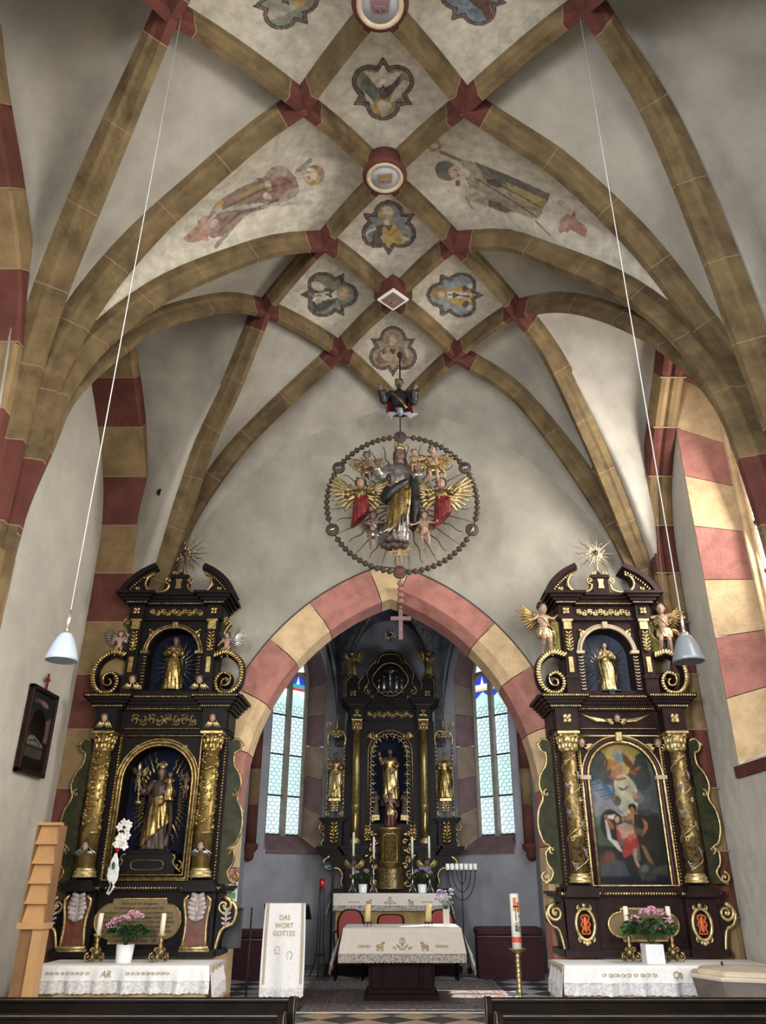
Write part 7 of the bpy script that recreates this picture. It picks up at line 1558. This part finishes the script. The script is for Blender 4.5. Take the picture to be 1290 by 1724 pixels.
# --- pendant lamps
def pendant(pxl, pyl, pxt, pyt, Y, lab, shade='glass'):
    p = at(pxl, pyl, Y); top = on_vault(pxt, pyt, 0); zt = (top.z if top else 9) + .05; r = empty('pendant_lamp', p, lab, 'lamp')
    MB().tube([(0, 0, .20), (0, 0, zt - p.z)], .0036, 6).o('cord', 'cord', r); MB().cyl((0, 0, .09), (0, 0, .22), .010, .010).lathe([(.02, .09), (.032, .075), (.034, .06)], n=14).o('socket', 'chrome', r)
    MB().lathe([(.032, .07), (.048, .05), (.070, -.005), (.088, -.065), (.092, -.085), (.088, -.087), (.066, -.01), (.040, .045), (.02, .055)], n=28, cap=False).o('shade', shade, r); MB().ell((0, 0, -.01), (.022, .022, .035), 10, 7).o('bulb', 'wax_white', r); MB().lathe([(.012, zt - p.z - .03), (.03, zt - p.z - .02), (.035, zt - p.z)], n=14).o('ceiling_cup', 'iron', r); return r
pendant(108, 1088, 305, 50, 4.4, 'pendant lamp with pale frosted shade on a long cord before the picture wall'); MT['glass_grey'] = M('grey_lamp_glass', (.10, .115, .13), .35); pendant(1156, 1090, 966, 30, 4.45, 'pendant lamp with dark grey shade on a long cord before the brown altar', 'glass_grey')
# --- jamb box, notice, pole
jx = -2.03; r = empty('collection_box', (-1.93, 10.86, 1.15), 'small dark grey metal box fixed on the chancel arch jamb', 'box'); MB().b2((-.13, -.12, 0), (.09, .02, .42), .008).o('box_body', 'grey_metal', r); MB().b2((-.14, -.13, .41), (.10, .02, .44), .004).o('box_lid', 'iron', r)
r = empty('notice', (-2.0, 10.93, 1.66), 'small white notice with green print above the grey box', 'notice'); MB().b2((-.06, -.004, 0), (.06, 0, .24)).o('paper', 'paper', r); MB().b2((-.045, -.006, .03), (.04, -.004, .10)).o('green_print', 'green_dot', r)
m = MB(); m.tube([(0, 0, 0), (0, 0, 1.18)], .011, 6); m.lathe([(.12, 0), (.12, .015), (.02, .03)], n=14); o = m.o('slim_pole', 'iron'); o.location = (-1.80, 11.3, FZ); tag(o, 'slim black pole standing beside the grey box', 'pole')
# --- picture on the side wall
pz0, pz1, py0, py1 = 3.02, 4.02, 9.18, 9.92; r = empty('wall_picture', (-4.29, (py0 + py1) / 2, (pz0 + pz1) / 2), 'dark framed painting with a small cross on top, high on the plain wall', 'picture'); hw_, hh_ = (py1 - py0) / 2, (pz1 - pz0) / 2
for nm, a, b in (('frame_rail', (-hw_, hh_ - .05), (hw_, hh_)), ('frame_rail', (-hw_, -hh_), (hw_, -hh_ + .05)), ('frame_stile', (-hw_, -hh_), (-hw_ + .05, hh_)), ('frame_stile', (hw_ - .05, -hh_), (hw_, hh_))): MB().b2((0.0, a[0], a[1]), (.07, b[0], b[1]), .008).o(nm, 'brown', r)
MB().b2((.0, -hw_ + .02, -hh_ + .02), (.02, hw_ - .02, hh_ - .02)).o('backing', 'black', r); m = MB(); m.box((.04, 0, hh_ + .10), (.02, .03, .2)); m.box((.04, 0, hh_ + .13), (.022, .11, .03)); m.o('cross', 'robe_red', r)
# ================================================================== WALL PAINTINGS AND OIL PAINTINGS
def inpoly(x, y, P):
    c = False; j = len(P) - 1
    for i in range(len(P)):
        if (P[i][1] > y) != (P[j][1] > y) and x < (P[j][0] - P[i][0]) * (y - P[i][1]) / (P[j][1] - P[i][1]) + P[i][0]: c = not c
        j = i
    return c
def shade(x, y, shapes):
    col = None
    for s in shapes:
        k = s[0]
        if k == 'e':
            _, cx, cy, rx, ry, rot, c = s; dx, dy = x - cx, y - cy; a = math.radians(rot); u = dx * math.cos(a) + dy * math.sin(a); v = -dx * math.sin(a) + dy * math.cos(a)
            if (u / rx) ** 2 + (v / ry) ** 2 <= 1: col = c
        elif k == 'p':
            if inpoly(x, y, s[1]): col = s[2]
        elif k == 'l':
            _, P, w_, c = s
            for (ax, ay), (bx_, by) in zip(P, P[1:]):
                L = (bx_ - ax) ** 2 + (by - ay) ** 2; t = max(0, min(1, ((x - ax) * (bx_ - ax) + (y - ay) * (by - ay)) / L)); 
                if (x - ax - t * (bx_ - ax)) ** 2 + (y - ay - t * (by - ay)) ** 2 <= w_ * w_: col = c
    return col
def lin(c, ds=0.0):
    g = sum(c) / 3; return tuple(((v + (g - v) * ds) / 255) ** 2.2 for v in c)
fres = empty('ceiling_fresco', kind='structure')
def vault_paint(name, label, x0, x1, y0, y1, fn, step=1.6):
    nx, ny = int((x1 - x0) / step), int((y1 - y0) / step); G = {}; v = []; cols = []; f = []
    def vert(i, j):
        if (i, j) in G: return G[(i, j)]
        x, y = x0 + i * step, y0 + j * step; c = fn(x, y); p = on_vault(x, y, .007) if c else None
        if p is None: G[(i, j)] = None
        else: G[(i, j)] = len(v); v.append(p); n = noise.noise(Vector((x * .12, y * .12, 0))) * .22 + noise.noise(Vector((x * .5, y * .5, 3))) * .16; cols.append(tuple(max(0, q * (1 + n)) for q in lin(tuple(.86 * a_ + .14 * b_ for a_, b_ in zip(c, (168, 162, 146))), .28)))
        return G[(i, j)]
    for j in range(ny):
        for i in range(nx):
            q = [vert(i, j), vert(i + 1, j), vert(i + 1, j + 1), vert(i, j + 1)]; q = [k for k in q if k is not None]
            if len(q) >= 3: f.append(tuple(q))
    o = lnk(name, v, f, MT['fresco'], None, True, cols); tag(o, label, 'fresco', 'frescoes on the vault'); return o
def tref(cx, cy, rx, ry, a0, bg, shapes, sp=1.0):
    """three round lobes and three points, double dark border"""
    lob = [(.44 * math.cos(math.radians(a0 + 120 * k)), .44 * math.sin(math.radians(a0 + 120 * k))) for k in range(3)]; spk = [math.radians(a0 + 60 + 120 * k) for k in range(3)]
    def sd(u, v):
        d = min(math.hypot(u - a, v - b) - .50 for a, b in lob)
        for a in spk:
            al = u * math.cos(a) + v * math.sin(a); ac = abs(-u * math.sin(a) + v * math.cos(a)); d = min(d, max((ac - (.98 - al) * .62) * .85, -al))
        return d
    def fn(x, y):
        u, v = (x - cx) / rx, -(y - cy) / ry; d = sd(u, v)
        if d > 0: return None
        if d > -.05: return (74, 58, 58)
        if d > -.085: return (118, 100, 94)
        if d > -.13: return (66, 50, 52)
        return shade(x, y, shapes) or bg
    return fn
GB = (118, 126, 130); GG = (118, 122, 104); SK = (178, 148, 120); YL = (178, 142, 62); WH = (190, 184, 168); DK = (78, 70, 62); BR = (120, 84, 64)
vault_paint('fresco', 'trefoil fresco of a dove and kneeling figure, between the two round bosses', 582, 708, 92, 210, tref(645, 150, 60, 57, -90, GG, [('e', 622, 150, 16, 24, 10, (88, 96, 84)), ('p', [(641, 148), (655, 132), (676, 124), (668, 150), (650, 166)], (84, 56, 58)), ('p', [(646, 112), (655, 124), (678, 120), (662, 140), (648, 148), (636, 148), (612, 120), (632, 122)], WH), ('e', 645, 126, 5, 16, 0, (204, 196, 180)), ('p', [(612, 152), (628, 170), (634, 184), (618, 170)], WH), ('p', [(690, 138), (676, 162), (654, 176), (664, 152), (680, 134)], (188, 180, 160)), ('e', 645, 184, 20, 18, 0, (166, 130, 78)), ('e', 646, 180, 13, 11, 0, (190, 172, 150)), ('e', 634, 186, 6, 8, 0, YL), ('p', [(638, 156), (654, 156), (652, 166), (640, 166)], DK)]))
vault_paint('fresco', 'trefoil fresco of a mitred bishop in yellow, under the round boss', 600, 710, 334, 434, tref(655, 383, 53, 49, 90, (116, 126, 134), [('p', [(625, 408), (630, 385), (645, 376), (650, 412), (626, 414)], DK), ('p', [(644, 412), (644, 384), (658, 376), (672, 384), (684, 410), (664, 420), (656, 424)], YL), ('l', [(684, 372), (690, 405)], 1.6, (176, 150, 120)), ('e', 651, 361, 13, 14, 0, (174, 140, 72)), ('e', 652, 365, 7, 9, 0, SK), ('p', [(643, 360), (645, 350), (652, 345), (660, 351), (662, 360)], WH), ('e', 652, 374, 5, 5, 0, WH), ('e', 647, 400, 7, 4, 0, SK), ('p', [(676, 398), (690, 402), (678, 408)], WH), ('l', [(617, 395), (622, 388), (632, 386)], 1.5, WH)]))
vault_paint('fresco', 'trefoil fresco of a cloaked monk on green ground, beside the diamond boss', 498, 608, 452, 540, tref(555, 496, 52, 44, 0, GG, [('p', [(530, 480), (556, 486), (572, 494), (566, 508), (545, 524), (528, 526), (524, 500)], (70, 70, 62)), ('p', [(516, 498), (545, 492), (568, 490), (572, 500), (545, 506), (534, 512)], WH), ('e', 535, 482, 12, 7, 20, WH), ('e', 578, 494, 11, 11, 0, (168, 136, 88)), ('e', 577, 494, 7, 8, 0, SK), ('l', [(520, 499), (540, 497)], 2, (130, 120, 110)), ('e', 537, 506, 6, 4, 0, SK)]))
vault_paint('fresco', 'trefoil fresco of an angel in white and yellow on blue, beside the diamond boss', 712, 819, 453, 541, tref(766, 497, 51, 44, 180, (124, 136, 144), [('p', [(750, 490), (770, 482), (800, 480), (796, 494), (800, 500), (790, 516), (765, 514), (752, 502)], YL), ('p', [(752, 490), (780, 492), (802, 496), (780, 502), (754, 502)], WH), ('e', 740, 494, 13, 11, 0, (150, 112, 66)), ('e', 743, 496, 7, 7, 0, SK), ('l', [(756, 496), (790, 499)], 1.3, DK), ('e', 783, 486, 5, 5, 0, DK), ('e', 784, 512, 5, 6, 30, DK), ('e', 795, 482, 9, 4, 0, WH), ('e', 792, 518, 8, 4, -20, WH)]))
vault_paint('fresco', 'trefoil fresco of the half-length bearded Christ, nearest the chancel arch', 614, 709, 546, 636, tref(662, 591, 46, 45, 90, (134, 128, 106), [('p', [(636, 612), (640, 594), (652, 584), (672, 584), (684, 600), (688, 614), (662, 616)], (162, 134, 104)), ('p', [(632, 606), (640, 590), (652, 584), (644, 600), (660, 608), (640, 614)], (120, 84, 68)), ('p', [(668, 580), (680, 590), (690, 614), (678, 614), (672, 598)], (128, 92, 72)), ('e', 660, 572, 12, 15, 0, (146, 108, 84)), ('e', 661, 573, 6, 9, 0, SK), ('l', [(684, 582), (686, 600)], 2.4, SK), ('l', [(642, 596), (650, 606), (660, 604)], 2.2, SK)]))
vault_paint('fresco', 'cut-off trefoil fresco of a flying figure with bowed head, beside the upper round boss', 416, 545, -4, 60, tref(482, 2, 60, 53, -110, (126, 132, 112), [('p', [(440, 26), (455, 14), (490, 4), (500, 14), (470, 30), (452, 34)], (168, 154, 138)), ('e', 452, 26, 11, 7, -20, SK), ('e', 475, 12, 22, 8, -20, (144, 146, 132)), ('e', 505, 4, 14, 7, -20, YL)]))
vault_paint('fresco', 'cut-off trefoil fresco of a red-brown creature on blue, beside the upper round boss', 730, 862, -4, 52, tref(797, -4, 60, 52, -70, (104, 122, 138), [('p', [(790, 2), (815, -4), (836, 4), (834, 24), (820, 34), (810, 18)], (96, 58, 54)), ('l', [(828, 10), (832, 30)], 2.4, (150, 118, 104)), ('l', [(838, 4), (842, 22)], 2.0, (150, 118, 104)), ('e', 800, 22, 14, 7, 30, (92, 106, 124))]))
S1 = (146, 112, 100); S2 = (126, 92, 84)
andrew = [('p', [(309, 402), (330, 380), (341, 384), (346, 404), (318, 410)], (170, 118, 100)), ('e', 342, 388, 5, 21, -25, (178, 120, 104)), ('e', 352, 382, 10, 22, -25, (176, 138, 122)), ('l', [(364, 415), (400, 372), (448, 330)], 4.2, (142, 136, 124)), ('l', [(500, 290), (524, 270)], 4.2, (142, 136, 124)),
 ('p', [(350, 366), (362, 345), (372, 336), (400, 318), (446, 298), (452, 286), (466, 279), (486, 285), (500, 300), (504, 314), (490, 330), (474, 340), (446, 352), (408, 364), (392, 384), (370, 400), (356, 402)], S1), ('p', [(430, 300), (446, 298), (440, 330), (400, 348), (372, 372), (366, 398), (380, 380), (405, 360), (450, 344), (470, 336), (450, 322)], (122, 94, 90)), ('p', [(398, 330), (440, 308), (448, 312), (402, 334)], (176, 142, 78)), ('p', [(360, 352), (366, 338), (376, 338), (374, 350), (364, 354)], (188, 156, 80)), ('e', 468, 290, 20, 10, -10, (160, 142, 128)), ('e', 474, 312, 22, 14, -10, (142, 96, 88)), ('e', 488, 328, 20, 8, -30, (156, 140, 126)), ('e', 452, 312, 8, 5, 70, (196, 178, 158)), ('e', 450, 330, 8, 5, 20, (190, 168, 148)),
 ('l', [(362, 354), (430, 346), (524, 341)], 3.6, (168, 162, 148)), ('e', 530, 294, 17, 17, 0, (160, 120, 86)), ('e', 526, 300, 14, 13, 0, (178, 146, 84)), ('e', 522, 294, 12, 12, 0, (196, 178, 152)), ('p', [(498, 292), (514, 288), (514, 302), (500, 306)], (192, 172, 148)), ('l', [(517, 290), (520, 289)], 1.2, DK), ('l', [(517, 298), (521, 299)], 1.0, (130, 90, 76)), ('l', [(376, 352), (440, 320), (490, 306)], 1.0, (96, 66, 62)), ('l', [(366, 392), (400, 362), (470, 336)], 1.0, (96, 70, 66)), ('l', [(352, 372), (372, 352)], 2, (190, 178, 158)), ('e', 360, 376, 9, 5, -50, (182, 168, 150))]
vault_paint('fresco', 'fresco of a haloed saint in reddish robe holding a diagonal cross', 305, 552, 255, 420, lambda x, y: shade(x, y, andrew), 1.8)
bishop = [('p', [(962, 360), (990, 385), (986, 402), (958, 386)], (172, 112, 96)), ('e', 961, 374, 5, 20, 22, (178, 122, 106)), ('e', 950, 376, 8, 18, 25, (178, 134, 118)), ('l', [(742, 256), (775, 270), (800, 282)], 3.4, (150, 116, 78)),
 ('p', [(776, 270), (800, 272), (858, 296), (926, 326), (922, 338), (914, 354), (908, 370), (888, 366), (860, 354), (838, 350), (812, 344), (795, 322), (782, 300)], (160, 144, 120)), ('p', [(800, 272), (860, 296), (927, 326), (922, 340), (880, 322), (832, 304), (812, 292)], (104, 100, 90)), ('p', [(850, 306), (920, 336), (914, 356), (870, 332)], (174, 150, 88)), ('p', [(820, 336), (842, 342), (866, 356), (852, 360), (822, 348)], (112, 96, 84)), ('p', [(780, 310), (800, 318), (824, 330), (820, 350), (790, 338)], (178, 168, 146)), ('e', 832, 308, 14, 6, 20, (96, 84, 76)),
 ('e', 752, 288, 19, 17, 20, (122, 112, 90)), ('e', 744, 284, 12, 12, 20, (92, 104, 100)), ('e', 768, 290, 13, 10, 10, (190, 160, 132)), ('e', 782, 292, 9, 8, 10, (196, 182, 160)), ('l', [(764, 286), (768, 286)], 1.0, DK), ('l', [(770, 294), (775, 295)], 1.0, (140, 90, 76)), ('e', 771, 308, 5, 6, 0, (140, 84, 72)), ('l', [(784, 332), (796, 352)], 2.0, (158, 128, 84)), ('l', [(902, 372), (926, 396)], 2.0, (152, 112, 84)), ('l', [(800, 300), (850, 330), (905, 366)], .9, DK), ('l', [(812, 296), (870, 326), (912, 350)], .9, DK), ('l', [(926, 336), (946, 348)], .9, DK), ('l', [(912, 358), (944, 370)], .9, DK), ('e', 945, 342, 8, 6, 20, (170, 158, 140)), ('e', 958, 352, 10, 4, 20, (182, 170, 150))] + \
 [('e', 732 + 9 * math.cos(a), 246 + 8 * math.sin(a), 4.6, 4.6, 0, (158, 124, 84)) for a in [k * 1.05 for k in range(6)]] + [('e', 732 + 9 * math.cos(a), 246 + 8 * math.sin(a), 2, 2, 0, (178, 168, 144)) for a in [k * 1.05 for k in range(6)]]
vault_paint('fresco', 'fresco of a mitred bishop in grey cope with a large crozier', 715, 995, 232, 412, lambda x, y: shade(x, y, bishop), 1.8)
def board(name, par, x0, x1, z0, z1, inside, fn, nx, nz, mapf, mat='oil'):
    G = {}; v = []; cols = []; f = []
    for j in range(nz + 1):
        for i in range(nx + 1):
            u, w_ = i / nx, j / nz; c = tuple(sum(q) / 5 for q in zip(*[fn(u + du * .008, w_ + dw * .005) for du, dw in ((0, 0), (1, .4), (-1, -.4), (.4, -1), (-.4, 1))])); n = noise.noise(Vector((u * 9, w_ * 14, 1))) * .25 + noise.noise(Vector((u * 40, w_ * 60, 5))) * .12; v.append(mapf(x0 + (x1 - x0) * u, z0 + (z1 - z0) * (1 - w_))); cols.append(tuple(max(0, q * .66 * (1 + 1.3 * n)) for q in lin(c, .22)))
    for j in range(nz):
        for i in range(nx):
            u, w_ = (i + .5) / nx, (j + .5) / nz
            if inside(x0 + (x1 - x0) * u, z0 + (z1 - z0) * (1 - w_)): a = j * (nx + 1) + i; f.append((a, a + nx + 1, a + nx + 2, a + 1))
    return lnk(name, v, f, MT[mat], par, False, cols)
# the altar painting: baptism scene, traced in a 100 x 200 frame (u, w)
K = lambda *a: list(a)
bapt = [('e', 50, 22, 60, 40, 0, (96, 104, 88)), ('e', 50, 18, 32, 24, 0, (168, 142, 62)), ('e', 50, 28, 22, 22, 0, (186, 158, 84)), ('e', 20, 30, 12, 16, 0, (62, 72, 66)), ('e', 14, 46, 11, 14, 0, (64, 74, 70)), ('e', 82, 34, 10, 16, 0, (60, 66, 60)), ('e', 78, 52, 16, 20, 0, (58, 66, 62)), ('e', 30, 50, 14, 14, 0, (70, 78, 74)),
 ('p', K((0, 58), (34, 64), (44, 100), (50, 108), (40, 122), (0, 126)), (128, 132, 142)), ('e', 55, 78, 17, 28, 0, (170, 172, 144)), ('e', 52, 64, 14, 16, 0, (184, 182, 148)), ('p', K((0, 110), (20, 104), (50, 116), (50, 150), (0, 150)), (84, 108, 112)), ('p', K((62, 100), (82, 98), (100, 104), (100, 150), (62, 150)), (62, 66, 62)), ('p', K((66, 112), (86, 106), (100, 112), (100, 200), (62, 200)), (40, 42, 34)), ('p', K((0, 122), (20, 118), (40, 150), (0, 160)), (66, 90, 62)), ('p', K((0, 146), (40, 150), (60, 168), (100, 166), (100, 200), (0, 200)), (36, 40, 40)), ('p', K((0, 160), (40, 168), (46, 192), (0, 192)), (70, 74, 82)), ('p', K((0, 188), (100, 188), (100, 200), (0, 200)), (16, 24, 40)),
 ('e', 86, 130, 14, 26, 10, (44, 44, 40)), ('e', 28, 120, 16, 22, 0, (40, 40, 36)),
 ('p', K((28, 30), (36, 26), (48, 30), (40, 40), (27, 44)), (176, 120, 40)), ('p', K((30, 30), (34, 26), (30, 44), (27, 42)), (92, 52, 26)), ('p', K((40, 18), (50, 17), (58, 20), (58, 30), (50, 32), (44, 26)), (104, 138, 152)), ('p', K((56, 16), (66, 26), (72, 36), (70, 42), (60, 36), (56, 28)), (110, 66, 40)), ('e', 53, 14, 4.5, 4.5, 0, (176, 160, 132)), ('l', K((40, 16), (46, 20)), 1.3, (190, 150, 120)), ('l', K((66, 27), (74, 27)), 1.2, (176, 136, 100)),
 ('e', 41, 46, 5, 8, 20, (176, 108, 78)), ('e', 49, 42, 5, 7, 0, (190, 124, 92)), ('e', 40, 39, 3, 3, 0, (190, 140, 104)), ('e', 48, 35, 3, 3, 0, (190, 140, 104)), ('l', K((34, 52), (44, 56), (56, 54)), 1.8, (172, 84, 66)), ('e', 76, 40, 6, 2.4, -30, (180, 84, 66)), ('e', 68, 46, 5, 3, 30, (162, 66, 54)),
 ('l', K((45, 68), (52, 70), (58, 66)), 1.0, (60, 50, 46)), ('l', K((48, 71), (55, 69)), 1.4, (96, 84, 74))] + \
 [('l', K((2 + 3 * k, 60 + 4 * k), (16 + 3 * k, 57 + 4 * k), (30 + 2 * k, 66 + 3.5 * k)), 1.1, (52, 90, 132) if k % 2 else (72, 112, 150)) for k in range(7)] + \
 [('e', 40, 86, 6, 7, 0, (86, 84, 80)), ('e', 35, 82, 3.4, 3.6, 0, (150, 96, 70)), ('e', 72, 82, 8, 8, 0, (108, 108, 100)), ('e', 66, 76, 3, 3.4, 0, (184, 130, 104)), ('e', 68, 80, 5, 3, 10, (176, 116, 92)), ('p', K((44, 106), (62, 92), (68, 88), (70, 92), (62, 100), (52, 110)), (196, 192, 176)), ('p', K((22, 106), (44, 104), (44, 108), (30, 112), (22, 110)), (206, 206, 198)),
 ('p', K((19, 112), (23, 112), (26, 138), (34, 142), (38, 152), (44, 156), (44, 160), (34, 154), (24, 142), (20, 138)), (184, 190, 178)), ('p', K((20, 108), (26, 112), (32, 120), (30, 126), (24, 124)), (156, 92, 66)), ('e', 21, 108, 3, 3.4, 0, (150, 100, 74)),
 ('p', K((52, 104), (66, 102), (74, 108), (74, 126), (66, 130), (60, 124), (58, 112)), (164, 104, 66)), ('p', K((40, 108), (54, 106), (60, 110), (52, 114)), (170, 112, 74)), ('p', K((62, 104), (76, 106), (84, 120), (86, 148), (76, 160), (66, 148), (60, 128)), (52, 42, 34)), ('p', K((72, 108), (80, 116), (80, 124), (70, 136), (68, 132), (75, 122)), (160, 100, 66)), ('e', 61, 97, 5, 6, 0, (110, 68, 48)), ('e', 61, 95, 6, 5, 0, (34, 24, 20)), ('e', 60, 99, 3.6, 5, 0, (150, 96, 66)), ('p', K((66, 146), (72, 148), (82, 172), (84, 180), (80, 180), (72, 164)), (134, 88, 62)), ('e', 64, 128, 9, 5, 20, (96, 76, 56)),
 ('p', K((34, 120), (48, 116), (58, 120), (60, 130), (52, 138), (40, 138), (36, 132)), (184, 140, 110)), ('p', K((34, 122), (38, 120), (40, 140), (38, 150), (34, 140)), (170, 60, 62)), ('p', K((44, 138), (62, 132), (64, 150), (56, 154), (46, 162), (40, 164), (38, 156), (42, 146)), (178, 52, 52)), ('p', K((50, 134), (60, 130), (62, 136), (50, 142)), (196, 84, 76)), ('p', K((54, 152), (62, 150), (58, 164), (62, 176), (58, 178), (54, 166)), (176, 130, 100)), ('e', 38, 111, 5.4, 7, 15, (56, 34, 26)), ('e', 37, 112, 3.6, 5, 15, (186, 142, 112)), ('l', K((40, 128), (48, 130), (56, 128)), 2, (196, 156, 126)), ('l', K((36, 124), (46, 130)), 1.8, (192, 150, 120)),
 ('e', 72, 182, 14, 12, -20, (54, 58, 60)), ('e', 68, 178, 6, 5, -30, (96, 102, 104)), ('l', K((58, 176), (64, 186), (62, 192)), 1.2, (84, 66, 56)), ('p', K((80, 178), (100, 172), (100, 186), (78, 184)), (72, 70, 54)), ('e', 10, 166, 10, 6, 0, (96, 60, 46)), ('e', 20, 162, 8, 8, 0, (104, 64, 48))]
def bfn(u, w_): return shade(u * 100, w_ * 200, bapt) or (78, 88, 90)
board('altar_painting', RA, -.44, .44, 1.84, 3.56, lambda x, z: z < 3.10 or x * x + (z - 3.10) ** 2 < .438 ** 2, bfn, 120, 230, lambda x, z: (x, .035, z))
ent = [('p', K((0, 0), (100, 0), (100, 60), (0, 60)), (40, 48, 50)), ('e', 60, 24, 20, 6, 10, (150, 110, 104)), ('e', 30, 22, 14, 5, -10, (92, 76, 72)), ('p', K((60, 70), (100, 50), (100, 110), (60, 110)), (122, 92, 80)), ('p', K((0, 70), (30, 56), (40, 110), (0, 110)), (80, 60, 54)), ('e', 48, 88, 34, 50, 0, (18, 16, 15)), ('p', K((14, 110), (40, 100), (60, 108), (84, 118), (84, 124), (14, 124)), (120, 116, 104)), ('p', K((10, 128), (88, 128), (86, 150), (12, 150)), (72, 72, 64)), ('e', 30, 108, 10, 4, 20, (140, 126, 108)), ('p', K((0, 150), (100, 150), (100, 180), (0, 180)), (26, 20, 20)), ('l', K((20, 116), (50, 110), (70, 120)), 1.6, (52, 48, 44))]
WP = [o for o in C.objects if o.name == 'wall_picture'][0]
board('painted_panel', WP, -.325, .325, -.455, .455, lambda x, z: True, lambda u, w_: shade(u * 100, w_ * 180, ent) or (34, 30, 28), 46, 64, lambda y, z: (.032, y, z))
